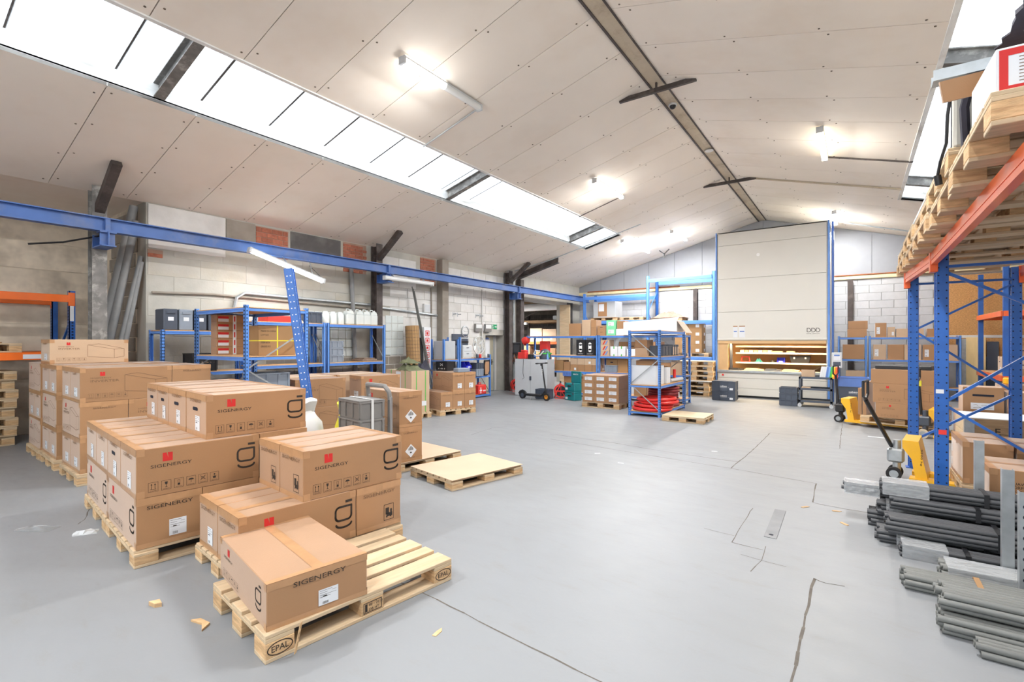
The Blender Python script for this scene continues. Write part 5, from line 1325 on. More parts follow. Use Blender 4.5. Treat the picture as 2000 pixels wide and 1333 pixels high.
MB().cyl((0.26,-0.23,1.02),(0.26,0.23,1.02),0.015,8).build('handlebar','black_plastic',sc_,True)
for s in (-1,1): MB().cyl((0.26,s*0.15,1.02),(0.26,s*0.25,1.02),0.02,8).build('grip','rubber',sc_,True)
MB().cbox(0.23,-0.03,0.95,0.29,0.03,1.02,0.01).build('display','black_plastic',sc_)
f = Flat()
for k in range(4): f.rect(0.045*k,0.0,0.03+0.045*k,0.028)
mb = MB(); mb.add([(0.31+(-b)*0.98-a*(-0.0),-0.0235,0.86-a*1.0) for a,b in f.v],f.f); mb.build('stem_print','white_ink',sc_)
MB().bar((-0.05,-0.06,0.1),(-0.02,-0.14,0.0),0.015,0.015).build('kickstand','steel',sc_)
crate((-7.22,11.9),0,0,0.42,0.3,0.28,'dark slate open crate on the floor behind the scooter','slate_plastic')
def reel(loc, rotz, label):
    t = thing('cable_reel',label,'cable reel',loc,rotz)
    for x in (-0.09,0.09): MB().ring((x,0,0.21),(1,0,0),0.15,0.185,0.012,24).bar((x,0,0.03),(x,0,0.39),0.012,0.04).bar((x,-0.17,0.21),(x,0.17,0.21),0.012,0.04).build('flange','red_plastic',t)
    MB().cyl((-0.085,0,0.21),(0.085,0,0.21),0.15,22).build('cable_winding','black_plastic',t,True)
    MB().tube([(-0.12,-0.16,0.0),(-0.12,-0.12,0.18),(-0.12,0,0.43),(0.12,0,0.43),(0.12,-0.12,0.18),(0.12,-0.16,0.0),(0.12,0.16,0.0),(0.12,0.02,0.2)],0.014,6).build('stand','red_plastic',t,True)
    MB().tube([(-0.08,0,0.43),(-0.06,0,0.48),(0.06,0,0.48),(0.08,0,0.43)],0.018,8).build('grip','black_plastic',t,True)
    return t
reel((-6.92,12.3,0),-55,'red cable reel on the floor right of the steel cabinet')
reel((-9.1,13.25,0),-40,'red cable reel on the floor left of the steel cabinet')
def toolcase(loc, rotz, z0, h, label, open_=False):
    t = thing('tool_case',label,'tool case',(loc[0],loc[1],z0),rotz,'teal tool cases')
    MB().cbox(-0.2,-0.14,0,0.2,0.14,h-0.06,0.012).build('body','teal_plastic',t)
    if not open_: MB().cbox(-0.2,-0.14,h-0.06,0.2,0.14,h-0.002,0.012).build('lid','teal_plastic',t)
    else:
        MB().cbox(-0.2,0.1,h-0.06,0.2,0.14,h+0.26,0.012).build('lid','teal_plastic',t); f = Flat().text('MAKITA',0,0,0.035,1.1,0.01,True); mb = MB(); mb.add([(a,0.0985,h+0.16+b) for a,b in f.v],f.f); mb.build('lettering','white_ink',t)
    MB().cbox(-0.06,-0.155,h*0.5-0.02,0.06,-0.14,h*0.5+0.02,0.005).build('handle','black_plastic',t)
    for x in (-0.15,0.15): MB().cbox(x-0.02,-0.15,h-0.1,x+0.02,-0.14,h-0.03,0.003).build('latch','slate_plastic',t)
    MB().box(-0.16,-0.1425,0.03,-0.07,-0.1405,0.09).build('label_sticker','paper',t)
    return t
toolcase((-6.42,12.12),-20,0,0.26,'teal tool case at the bottom of the stack beside the cable reel')
toolcase((-6.42,12.12),-20,0.26,0.27,'teal tool case with raised lid on top of the stack',True)

# ================================================================ LONG BLUE SHELF WITH CARTONS
SY = 12.92
shelving((-8.5,SY),0,2.44,0.5,1.80,(0.12,0.74,1.20,1.78),'left bay of the long blue shelf behind the steel cabinet')
shelving((-6.04,SY),0,2.44,0.5,1.80,(0.12,0.74,1.20,1.78),'right bay of the long blue shelf behind the hose rack')
def row(x0, items, z, y0, where, depth=0.36, group=None):
    # items: (width, height, style, material, description)
    x = x0
    for k,(w,h,stl,m,desc) in enumerate(items):
        carton((x+w/2,y0+depth/2),z,0,(w-0.006,depth,h),desc+', '+where,stl,m,group)
        x += w
T1 = 1.7945
row(-7.0,[(0.40,0.36,'plain','cardboard','plain tan carton')],T1,SY+0.02,'top of the long shelf near the side opening')
row(-6.57,[(0.28,0.46,'plain','cardboard_pale','taller tan carton')],T1,SY+0.02,'top of the long shelf near the side opening')
for k in range(2): row(-6.28,[(0.17,0.225,'plain','cardboard','%s narrow tan carton'%['lower','upper'][k])],T1+0.2255*k,SY+0.02,'top of the long shelf beside the taller one')
for k in range(2): row(-6.08,[(0.26,0.14,'grip','cardboard','%s tan carton with round mark'%['lower','upper'][k])],T1+0.1405*k,SY+0.02,'top of the long shelf left of green cartons')
for k in range(2):
    row(-5.80,[(0.28,0.215,'lab','green_paint','%s mint green carton'%['lower','upper'][k])],T1+0.2155*k,SY+0.02,'top of the long shelf')
row(-5.51,[(0.24,0.18,'notape','paper','white small carton')],T1,SY+0.02,'top of the long shelf right of green cartons')
row(-5.5,[(0.24,0.22,'plain','cardboard','tan carton')],T1+0.1805,SY+0.06,'on the white one, top of the long shelf',0.3)
# big open white carton
wc = thing('white_carton','very large white carton with open flaps on the long shelf top','box',(-4.52,SY+0.24,T1))
MB().cbox(-0.74,-0.3,0,0.72,0.3,0.36,0.004).build('body','white_plastic',wc)
MB().prism([(-0.74,0.36),(0.72,0.36),(0.78,0.46),(-0.74,0.36)],-0.3,-0.294,'y').build('flap','white_plastic',wc)
MB().bar((0.725,0,0.36),(0.95,0.0,0.05),0.58,0.006,(0,0,1)).build('flap','cardboard_pale',wc)
M1 = 1.2145
for k in range(2):
    c_ = carton((-6.62+0.3*k,SY+0.14),M1,0,(0.285,0.2,0.46),'%s black carton showing a white capsule charger'%['left','right'][k],'notape','black_plastic')
    f = Flat().rect(-0.05,0.15,0.05,0.33).disc(0,0.33,0.05,14).disc(0,0.15,0.05,14); mb = MB(); mb.add([(a,-0.1015,b) for a,b in f.v],f.f); mb.build('charger_picture','white_ink',c_)
    f = Flat().disc(0.0,0.3,0.017,12); mb = MB(); mb.add([(a,-0.1022,b) for a,b in f.v],f.f); mb.build('charger_lens','slate_plastic',c_)
    f = Flat().text('SIGENERGY',0,0.04,0.02,1.2,0.008,True); mb = MB(); mb.add([(a,-0.1015,b) for a,b in f.v],f.f); mb.build('lettering','white_ink',c_)
row(-8.05,[(0.4,0.3,'plain','cardboard_dark','dim brown carton')],M1,SY+0.1,'middle shelf behind the red canister',0.3) if False else None
for k in range(3):
    c_ = carton((-5.85,SY+0.2),M1+0.1505*k,0,(0.26,0.34,0.15),'carton with red and blue slashes, %s of the three stacked'%['bottom','middle','top'][k],'notape','cardboard_pale',group='slashed cartons')
    for m,dx in (('ink_red',-0.05),('navy_plastic',0.02)):
        mb = MB(); mb.add([(a,-0.1715,b) for a,b in ((dx-0.02,0.02),(dx+0.02,0.02),(dx+0.08,0.13),(dx+0.04,0.13))],[(0,1,2,3)]); mb.build('slash_print',m,c_)
for k in range(2):
    c_ = carton((-5.57+0.225*k,SY+0.16),M1,0,(0.215,0.28,0.27),'white carton with green tape, %s of the pair on the long shelf'%['left','right'][k],'notape','paper',group='white cartons with green tape')
    MB().box(-0.015,-0.1425,0.2,0.015,-0.1405,0.27).box(-0.015,-0.1425,0,0.015,-0.1405,0.05).box(-0.015,-0.14,0.27,0.015,0.14,0.2715).build('green_tape','green_vivid',c_)
row(-5.2,[(0.27,0.2,'notape','paper','low white carton')],M1,SY+0.03,'right of the green-taped pair on the long shelf',0.28)
row(-5.55,[(0.26,0.4,'plain','cardboard','brown carton'),(0.3,0.4,'grip','cardboard','brown carton with round mark')],M1,SY+0.32,'at the back of the long shelf behind white cartons',0.15)
row(-4.9,[(0.3,0.3,'plain','cardboard_dark','dark brown carton'),(0.34,0.4,'plain','cardboard','brown carton'),(0.4,0.22,'ship','cardboard','brown carton with a white slip')],M1,SY+0.05,'middle shelf of the right bay behind the hose rack',0.34)
L1 = 0.7545
row(-7.18,[(0.22,0.26,'plain','cardboard','narrow carton')],L1,SY+0.03,'lower shelf right of the steel cabinet')
for c in range(4):
    for k in range(2):
        row(-6.95+0.235*c,[(0.232,0.19,'small' if (c+k)%3 == 0 else 'plain','cardboard_pale' if k else 'cardboard','small carton, %s row, %s from the left'%(['lower','upper'][k],ORD[c]))],L1+0.1905*k,SY+0.02,'on the shelf above the teal cases',group='small cartons above the teal cases')
row(-7.5,[(0.3,0.3,'plain','cardboard_dark','open brown carton')],L1,SY+0.05,'lower shelf half behind the steel cabinet')
row(-5.85,[(0.34,0.4,'grip','cardboard_dark','brown carton with white slip'),(0.3,0.4,'plain','cardboard_dark','dark brown carton')],L1,SY+0.12,'lower shelf left of the hose rack',0.3)
crate((-5.66,SY+0.08),L1,0,0.36,0.16,0.2,'small grey crate before brown cartons on the lower shelf','grey_blue_plastic')
row(-4.85,[(0.4,0.38,'plain','cardboard','brown carton'),(0.45,0.3,'ship','cardboard','brown carton with white slip'),(0.3,0.34,'plain','cardboard_pale','pale carton')],L1,SY+0.06,'lower shelf of the right bay seen through the hose rack',0.36)
B1 = 0.1345
row(-6.05+0.06,[(0.28,0.34,'small','cardboard','carton with white slip'),(0.26,0.5,'plain','cardboard','upright carton')],B1,SY+0.05,'bottom shelf behind the teal cases')
for c in range(3):
    for k in range(2): row(-5.0+0.36*c,[(0.355,0.26,'small' if c == 2 else 'plain','cardboard','carton, %s row, %s from the left'%(['lower','upper'][k],ORD[c]))],B1+0.2605*k,SY+0.05,'bottom shelf behind the red hoses',group='cartons behind the red hoses')
row(-7.2,[(0.5,0.45,'plain','cardboard','large tan carton'),(0.3,0.4,'plain','cardboard_dark','brown carton')],B1,SY+0.08,'bottom shelf behind the red cable reel')
crate((-7.05,SY+0.1),0.0+0.50+0.09,0,0.3,0.2,0.12,'small blue tub on the tan carton behind the cable reel','navy_plastic')

# ================================================================ HOSE RACK
shelving((-3.4,10.33),90,1.84,0.71,1.86,(0.09,0.66,1.28,1.84),'blue hose rack standing out into the aisle',holes=True,board='chipboard')
def coil(loc, r0, r1, tube_r, turns, layers, m, label, wob=0.0, seed=1):
    rnd = random.Random(seed)
    t = thing('hose_coil',label,'hose',loc)
    for k in range(layers):
        for j in range(turns):
            r = r0+(r1-r0)*j/max(1,turns-1); n = 28
            ox, oy = rnd.uniform(-wob,wob), rnd.uniform(-wob,wob); tl_ = rnd.uniform(-wob,wob)*0.35
            pts = [(ox+r*math.cos(2*math.pi*i/n)*1.0, oy+r*math.sin(2*math.pi*i/n), tube_r+k*tube_r*1.92+tl_*math.cos(2*math.pi*i/n)+abs(tl_)) for i in range(n)]
            MB().tube(pts,tube_r,8,True).build('hose_loop',m,t,True)
    return t
h1 = coil((-3.66,10.78,0.1045),0.27,0.40,0.034,2,4,'red_hose','bright red hose coil on the lowest shelf of the rack',0.07,4)
h2 = coil((-3.76,11.66,0.1045),0.22,0.33,0.034,2,7,'maroon_hose','maroon hose coil tied flat on the lowest shelf of the rack',0.006,5)
MB().box(0.331+0.03,-0.03,0.2,0.335+0.03,0.04,0.32).build('paper_tag','paper',h2)
row(-4.06,[(0.28,0.18,'plain','cardboard_pale','lower tan carton')],1.2945,10.6,'pair on the hose rack',0.4)
row(-4.06,[(0.28,0.18,'plain','cardboard','upper tan carton')],1.475,10.6,'pair on the hose rack',0.4)
crate((-3.60,11.0),1.2945,90,0.62,0.3,0.23,'long slate grey crate at the front of the hose rack','slate_plastic')
for k in range(3):
    b_ = MB().cbox(-0.15,-0.06,0,0.15,0.06,0.25,0.006).build('file_box','slate_plastic',None,loc=(-3.6,11.42+0.17*k,1.2945)); tag(b_,'slate file box with pale end, %s of three on the hose rack'%ORD[k],'file box','file boxes on the hose rack')
    MB().box(0.151,-0.04,0.02,0.153,0.04,0.2).build('end_label','cardboard_pale',b_)
row(-4.05,[(0.36,0.2,'plain','cardboard','flat carton')],1.2945,11.2,'behind the file boxes on the hose rack',0.5)
w1 = carton((-3.8,10.68),0.6745,0,(0.56,0.55,0.42),'big white carton filling the near end of the hose rack','notape','paper')
w2 = carton((-3.62,11.12),0.6745,0,(0.3,0.26,0.36),'white carton behind the big one on the hose rack','notape','paper')
row(-4.0,[(0.4,0.1,'plain','cardboard','flat brown carton')],1.096,10.5,'lying on the big white carton of the hose rack',0.4)
row(-4.05,[(0.34,0.34,'ship','cardboard_dark','grey-brown carton with white slip')],0.6745,11.4,'far end of the hose rack',0.5)
tag(MB().cyl((-3.5,11.3,0.72),(-3.46,12.1,0.72),0.045,14).build('film_roll','grey_light',None,True),'pale roll lying along the edge of the hose rack shelf','roll')
tag(MB().cyl((-3.52,11.72,0.766),(-3.52,11.72,0.96),0.035,12).build('red_can','red_plastic',None,True),'small red can on the pale roll in the hose rack','can')

# cartons with white labels on a pallet
pallet((-5.08,11.38),0,0,0.98,0.82,0.135,'pallet under the twelve labelled cartons beside the hose rack',boards=6)
for c in range(3):
    for k in range(4):
        carton((-5.08+0.318*(c-1),11.38),0.1355+0.1655*k,0,(0.314,0.80,0.1645),'carton with white label, %s row from bottom, %s column from left, beside hose rack'%(ORD[k],ORD[c]),'lab notape','cardboard_dark' if False else 'cardboard',group='twelve labelled cartons beside the hose rack')
# board-covered pallet in the aisle
pallet((-2.83,10.34),0,0,0.82,0.80,0.11,'small pallet with a plywood board in front of the hose rack',boards=5)
tag(MB().cbox(-0.41,-0.40,0,0.41,0.40,0.014,0.003).build('plywood_board','plywood',None,loc=(-2.83,10.34,0.1105)),'pale plywood board on the small pallet before the hose rack','board')

# ================================================================ BACK PALLET RACK
pr2 = thing('pallet_rack','tall blue pallet rack against the end wall left of the lift machine','pallet rack',(0,17.4,0))
for x,h in ((-8.73,3.5),(-6.19,4.0),(-3.92,4.0)):
    for y in (0,1.0):
        MB().box(x-0.05,y,0,x+0.05,y+0.01,h).box(x-0.05,y,0,x-0.04,y+0.07,h).box(x+0.04,y,0,x+0.05,y+0.07,h).build('upright','blue_shelf' if y == 0 else 'blue_rack',pr2)
    z = 0.3; k = 0
    while z+0.8 < h:
        MB().bar((x,0.04 if k%2 else 1.03,z),(x,1.03 if k%2 else 0.04,z+0.8),0.03,0.03).build('brace','blue_shelf',pr2); z += 0.8; k += 1
for x0,x1,zs in ((-8.68,-6.24,(2.42,3.36)),(-6.14,-3.97,(1.1,2.35,3.88))):
    for z in zs:
        for y in (-0.03,1.03): MB().cbox(x0,y,z-0.12,x1,y+0.05,z,0.006).box(x0,y-0.004,z-0.075,x1,y,z-0.045).build('beam','blue_shelf',pr2)
pallet((-7.95,17.9),2.4205,0,1.05,0.9,0.13,'pallet under the wrapped load on the back rack',boards=5,wood='wood_old')
wl_ = carton((-7.95,17.88),2.551,0,(0.9,0.7,0.62),'film-wrapped grey load with a white sheet on the back rack','notape','film_dense' if False else 'grey_paint')
MB().box(-0.25,-0.3535,0.05,0.12,-0.351,0.58).build('cardboard_patch','cardboard',wl_); MB().box(-0.22,-0.357,0.24,0.0,-0.3545,0.52).build('paper_sheet','paper',wl_)
pallet((-6.85,17.9),2.4205,0,0.9,0.8,0.12,'empty pallet on the back rack beside the wrapped load',boards=5)
pallet((-5.55,17.9),2.3505,0,1.1,0.8,0.12,'pallet under the brown tarpaulin on the back rack',boards=5)
crumple('folded_tarpaulin','heap of folded brown tarpaulin on the back rack','tarpaulin',(-5.5,17.86,2.471),1.2,0.8,0.28,'brown_tarp',91,12,9,smooth=True)
pallet((-4.72,17.9),1.1005,0,1.25,0.9,0.13,'pallet on the low beam of the back rack under brown cartons',boards=6)
for c in range(2):
    for k in range(4): carton((-5.0+0.46*c,17.7),1.231+0.2805*k,0,(0.45,0.5,0.28),'dull brown carton, %s layer, %s column on the back rack'%(ORD[k],['left','right'][c]),'small notape','cardboard_dark',group='dull brown cartons on the back rack')
for k in range(2): carton((-4.98,18.2),1.231+0.4505*k,0,(0.4,0.4,0.45),'tan carton behind the dull brown ones, %s'%['lower','upper'][k],'plain','cardboard')
# pallet stacks beside the machine
for k in range(3): pallet((-4.15+0.02*(k%2),15.5),0.145*k,0,1.2,0.8,0.1445,'worn wooden pallet, %s from floor in the stack left of the machine'%ORD[k],'pallets left of the machine',wood='wood')
tag(MB().cbox(-0.68,-0.45,0,0.66,0.42,0.02,0.004).build('white_board','white_plastic',None,loc=(-4.1,15.5,0.4355)),'white board lying across the pallet stack left of the machine','board')
for k in range(4): pallet((-3.98+0.02*(k%2),15.56),0.456+0.145*k,0,1.05,0.8,0.1445,'newer wooden pallet, %s above the white board left of the machine'%ORD[k],'pallets left of the machine')

# ================================================================ STORAGE LIFT MACHINE
X0, X1, Y0, Y1, ZT_ = -3.40, -0.62, 15.5, 18.3, 4.84
mc = thing('storage_lift','tall cream vertical storage lift machine with lit opening','machine',((X0+X1)/2,Y0,0))
hw = (X1-X0)/2
MB().box(-hw,0.05,0,-hw+0.03,Y1-Y0,ZT_).build('side_panel','machine_cream',mc); MB().box(hw-0.03,0.05,0,hw,Y1-Y0,ZT_).build('side_panel','machine_cream',mc)
MB().box(-hw,Y1-Y0-0.03,0,hw,Y1-Y0,ZT_).build('back_panel','machine_cream',mc); MB().box(-hw,0.0,ZT_-0.03,hw,Y1-Y0,ZT_).build('top_panel','machine_cream',mc)
for z0,z1 in ((4.45,4.84),(3.465,4.445),(2.49,3.46),(1.72,2.485)):
    MB().cbox(-hw+0.02,0.0,z0,hw-0.02,0.03,z1,0.003).build('front_panel','machine_cream',mc)
MB().cyl((-hw+0.02,0.03,1.69),(hw-0.02,0.03,1.69),0.045,12).build('lip','machine_cream',mc,True)
MB().cbox(-hw+0.03,0.02,1.56,hw-0.03,0.05,1.645,0.004).build('opening_header','machine_inside',mc)
MB().cbox(-hw+0.02,0.0,0.56,hw-0.02,0.05,0.72,0.006).build('control_strip','machine_cream',mc)
MB().cbox(-hw+0.02,0.0,0.27,hw-0.02,0.04,0.555,0.004).build('base_panel','machine_cream',mc); MB().cbox(-hw+0.02,0.0,0.06,hw-0.02,0.04,0.265,0.004).build('base_panel','machine_cream',mc)
MB().box(-hw+0.02,0.06,0,hw-0.02,0.08,0.08).build('plinth','black_plastic',mc)
bt = MB().cyl((-1.22,0,0.64),(-1.22,-0.03,0.64),0.028,14).build('stop_button','red_plastic',mc,True)
MB().cbox(-hw+0.03,-0.03,0.74,hw-0.1,0.9,0.765,0.004).build('picking_tray','machine_grey',mc)
MB().cbox(-hw+0.03,-0.05,0.72,hw-0.1,-0.02,0.79,0.006).build('tray_edge','galvanised',mc)
MB().box(-hw+0.03,1.5,0.5,hw-0.03,1.52,1.75).build('inner_back','machine_inside',mc); MB().box(-hw+0.03,0.05,0.5,-hw+0.3,0.09,1.6).build('inner_jamb','machine_inside',mc)
MB().box(-hw+0.3,0.3,0.7,-hw+0.36,0.4,1.6).build('inner_post','slate_plastic',mc)
MB().box(-hw+0.03,0.05,1.75,hw-0.03,1.5,1.77).build('inner_top','machine_inside',mc)
for z in (0.98,1.27,1.47): MB().cbox(-hw+0.4,0.65,z,hw-0.05,1.45,z+0.02,0.003).build('inner_shelf','machine_inside',mc); MB().cbox(-hw+0.4,0.63,z-0.02,hw-0.05,0.65,z+0.03,0.003).build('shelf_edge','machine_grey',mc)
ll = MB().cbox(-hw+0.1,0.1,1.60,hw-0.1,0.15,1.63,0.004).build('opening_lamp','tube_warm',mc)
ld = bpy.data.lights.new('opening_light','AREA'); ld.shape = 'RECTANGLE'; ld.size = 2.4; ld.size_y = 0.06; ld.energy = 32; ld.color = (1.0,0.72,0.38)
lo = bpy.data.objects.new('opening_light',ld); C.objects.link(lo); lo.parent = mc; lo.location = (0,0.2,1.58)
for x0,x1,m in ((-hw-0.035,-hw+0.0,'blue_shelf'),(hw+0.0,hw+0.05,'blue_shelf'),(hw+0.06,hw+0.075,'white_plastic'),(hw+0.085,hw+0.13,'blue_steel')):
    MB().cbox(x0,-0.01 if x0 < hw+0.05 else 0.25,0,x1,0.12 if x0 < hw+0.05 else 0.42,ZT_+0.01,0.004).build('corner_post',m,mc)
for x,w in ((-0.88,0.12),(-0.70,0.16)):
    MB().box(x-w/2,-0.003,1.74,x+w/2,-0.0005,2.05).build('paper_sheet','paper',mc); MB().box(x-w/2,-0.004,2.05,x+w/2,-0.0005,2.08).build('tape_strip','cardboard',mc); MB().box(x-w/2+0.02,-0.0045,1.90,x+w/2-0.02,-0.0032,1.93).build('paper_print','navy_plastic',mc)
f = Flat(); 
for k in range(3):
    x = 0.92+0.105*k; f.line([(x,1.98),(x+0.05,1.98),(x+0.075,1.955),(x+0.09,1.93),(x+0.075,1.9),(x+0.05,1.88),(x,1.88)],0.014); f.seg((x,1.98),(x,1.90 if k else 1.88),0.014)
f.text('HANEL LEAN-LIFT',0.90,1.82,0.026,1.05)
mb = MB(); mb.add([(a,-0.0015,b) for a,b in f.v],f.f); mb.build('logo','ink',mc)
f = Flat().disc(-0.28,4.1,0.045,20); mb = MB(); mb.add([(a,-0.0015,b) for a,b in f.v],f.f); mb.build('worn_spot','white_ink',mc)
# things inside the machine
xm = (X0+X1)/2
row(X0+0.55,[(0.14,0.09,'notape','cardboard_pale','small pale parts box %d'%0)],1.4925,Y0+0.7,'x',0.2) if False else None
for k in range(7):
    b_ = MB().cbox(-0.055,-0.08,0,0.055,0.08,0.08,0.01).build('parts_box','cardboard_pale' if k%2 else 'grey_light',None,loc=(X0+0.56+0.125*k,Y0+0.8,1.2905)); tag(b_,'small pale parts box, %s from left on the lit lift shelf'%ORD[k],'parts box','parts boxes in the lift')
for k,(x,w) in enumerate(((1.5,0.3),(1.85,0.2))):
    tag(MB().cbox(-w/2,-0.1,0,w/2,0.1,0.05,0.006).build('parts_tray','cardboard_pale',None,loc=(X0+x,Y0+0.8,1.2905)),'flat pale tray, %s of two on the lit lift shelf'%['left','right'][k],'tray')
rf = MB().bar((-0.12,0,0.0),(-0.1,0,0.16),0.025).bar((0.12,0,0.0),(0.1,0,0.16),0.025).bar((-0.115,0,0.16),(0.115,0,0.16),0.025).bar((-0.13,0,0.012),(0.13,0,0.012),0.025).build('tube_stand','red_plastic',None,loc=(X0+0.65,Y0+0.8,1.0005)); tag(rf,'small red tubular frame inside the lit lift opening','frame')
crumple('cable_bundle','dark green cable bundle inside the lit lift opening','cable',(X0+1.02,Y0+0.8,1.0005),0.22,0.16,0.18,'teal_plastic',93,7,6)
crumple('cable_bundle','small black cable bundle inside the lit lift opening','cable',(X0+1.4,Y0+0.8,1.0005),0.16,0.12,0.1,'black_plastic',94,6,5)
pick_bin((X0+1.6,Y0+0.85),1.0005,0,'violet blue open bin inside the lit lift opening',L=0.24,Wd=0.2,H=0.15)
tk = thing('tool_box','black tool box with two latches inside the lit lift opening','tool box',(X0+2.08,Y0+0.85,1.0005))
MB().prism([(-0.22,0),(0.22,0),(0.26,0.2),(-0.26,0.2)],-0.1,0.1,'y').build('body','black_plastic',tk)
for x in (-0.14,0.14): MB().cbox(x-0.02,-0.11,0.12,x+0.02,-0.1,0.17,0.003).build('latch','grey_light',tk)
for k,(x,w,m) in enumerate(((0.4,0.5,'black_plastic'),(0.95,0.45,'plywood'),(1.45,0.4,'slate_plastic'),(1.9,0.4,'plywood'),(2.3,0.3,'rust'))):
    tag(MB().cbox(-w/2,-0.25,0,w/2,0.25,0.05,0.006).box(-w/2+0.02,-0.2,0.05,w/2-0.1,0.1,0.07).build('tray_insert',m,None,loc=(X0+x,Y0+0.35,0.7655)),'%s shallow tray insert, %s from left on the lift picking tray'%(['black','wooden','grey','light wooden','reddish'][k],ORD[k]),'tray')

# control terminal on its arm
ct = thing('control_terminal','pale grey control terminal on a post right of the lift','terminal',(-0.40,14.95,0))
MB().cbox(-0.11,-0.05,0.95,0.11,0.04,1.34,0.01).build('housing','grey_light',ct); MB().box(-0.07,-0.0525,1.14,0.07,-0.0505,1.29).build('screen','paper',ct); MB().box(-0.06,-0.0535,1.25,0.06,-0.0528,1.285).build('screen_bar','navy_plastic',ct)
MB().box(-0.08,-0.0525,1.0,0.08,-0.0505,1.1).build('keypad','slate_plastic',ct)
MB().cyl((0,0.02,0),(0,0.02,0.97),0.02,10).build('post','black_plastic',ct,True); MB().cyl((0,0.02,0),(0,0.02,0.02),0.14,16).build('foot','black_plastic',ct)
MB().tube([(-0.08,0.0,1.0),(-0.16,0.0,0.9),(-0.2,0.05,0.85)],0.012,6).build('cable','white_plastic',ct,True)
# cebeo crates
for k in range(2):
    crate((-2.98,14.55),0.262*k,0,0.6,0.4,0.26,'%s slate crate with white lettering left of the lift front'%['lower','upper'][k],'slate_plastic',k == 1,'cebeo',group='slate crates left of the lift front')
    crate((-0.06,14.62),0.262*k,0,0.6,0.42,0.26,'%s slate crate with white lettering right of the lift'%['lower','upper'][k],'slate_plastic',False,'cebeo',group='slate crates right of the lift')
cb_ = crate((-0.06,14.62),0.524,0,0.62,0.44,0.23,'light blue plastic crate on the slate crates right of the lift','navy_plastic')
for k in range(3):
    crate((-1.40,14.26),0.155*k,0,0.40,0.36,0.154,'slate grey nesting crate, %s of three before the lift'%['bottom','middle','top'][k],'slate_plastic',group='nesting crates before the lift')
# service cart
ca = thing('service_cart','dark grey two-shelf service cart before the lift','cart',(-0.82,14.38,0))
for x in (-0.33,0.33):
    for y in (-0.28,0.28):
        MB().box(x-0.02,y-0.02,0.09,x+0.02,y+0.02,0.74).build('leg','slate_plastic',ca); w_ = MB().cyl((x,y-0.015,0.045),(x,y+0.015,0.045),0.045,14).build('caster','grey_light',ca,True); MB().box(x-0.012,y-0.025,0.045,x+0.012,y+0.025,0.1).build('caster_fork','steel',w_)
for z in (0.12,0.42,0.70):
    MB().box(-0.35,-0.3,z,0.35,0.3,z+0.01).box(-0.35,-0.3,z+0.01,0.35,-0.285,z+0.05).box(-0.35,0.285,z+0.01,0.35,0.3,z+0.05).box(-0.35,-0.285,z+0.01,-0.335,0.285,z+0.05).box(0.335,-0.285,z+0.01,0.35,0.285,z+0.05).build('tray_shelf','slate_plastic',ca)
oc = thing('open_carton','small open carton with raised flap on the service cart','box',(-0.98,14.3,0.7105))
MB().box(-0.14,-0.1,0,0.14,-0.095,0.2).box(-0.14,0.095,0,0.14,0.1,0.2).box(-0.14,-0.095,0,-0.135,0.095,0.2).box(0.135,-0.095,0,0.14,0.095,0.2).box(-0.135,-0.095,0,0.135,0.095,0.005).build('box_walls','cardboard_pale',oc); MB().bar((0.14,0,0.2),(0.24,0,0.28),0.18,0.005).build('flap','cardboard_pale',oc)
for k,m in enumerate(('paper','paper','paper','navy_plastic','blue_light','green_vivid','yellow_band','orange_bright','red_plastic')):
    b_ = MB().cbox(-0.02,-0.13,0,0.02,0.13,0.29,0.003).build('ring_binder',m,None,loc=(-0.72+0.041*k,14.3,0.7105)); b_.rotation_euler = (0,R(8),0)
    tag(b_,'%s ring binder, %s in the row on the service cart'%(['white','white','white','dark blue','light blue','green','yellow','orange','red'][k],ORD[k]),'binder','binders on the service cart')
tag(MB().cbox(-0.1,-0.06,0,0.1,0.06,0.06,0.01).build('parts_box','cardboard_pale',None,loc=(-1.02,14.25,0.4305)),'small pale box on the middle shelf of the service cart','box')

# ================================================================ THE NEXT HALL SEEN THROUGH THE SIDE OPENING
sh = struct('wall_side_hall', MB().box(-18.3,12.5,0,-18,23.5,3.8).box(-18,23.2,0,-9.7,23.5,3.8).box(-18,12.5,0,-10.0,12.8,3.8).box(-10.0,YE+0.3,0,-9.7,23.2,3.8).mesh('wall_side_hall','wall_grey'))
bk = cached(('sideblk',), lambda: MB().cbox(-0.22,-0.012,0,0.22,0,0.2,0.004).mesh('block','brick_grey'))
for r_ in range(12):
    for c_ in range(9): obj('block', bk, sh, (-15.2+0.46*c_+(0.2 if r_%2 else 0),23.2,0.6+0.21*r_))
struct('ceiling_side_hall', MB().box(-18.3,12.5,3.8,-9.7,23.5,3.9).mesh('ceiling_side_hall','panel_white'))
for k in range(5):
    m_ = MB().cbox(-17.9,14.6+1.9*k,3.5,-10.05,14.74+1.9*k,3.78,0.01).build('roof_purlin','wood_old'); tag(m_,'old timber purlin, %s under the roof of the next hall'%ORD[k],'purlin')
tag(MB().cyl((-17.5,19.0,3.2),(-10.1,19.0,3.2),0.17,18).build('white_duct','white_plastic',None,True),'fat white duct under the roof of the next hall','duct')
batten((-12.9,18.6,2.5),1.4,0,0,0,'white tube lamp hanging in the next hall',watts=110)
batten((-13.5,15.5,3.6),1.5,0,0,0,'ceiling tube lamp just inside the next hall',watts=130)
tag(MB().cyl((-10.5,14.75,0.0),(-10.5,14.75,3.5),0.015,8).build('orange_cable','orange_steel',None,True),'thin orange cable hanging in the side opening','cable')
rk2 = thing('pallet_rack','orange-beamed rack with cartons in the next hall','pallet rack',(-13.4,19.6,0))
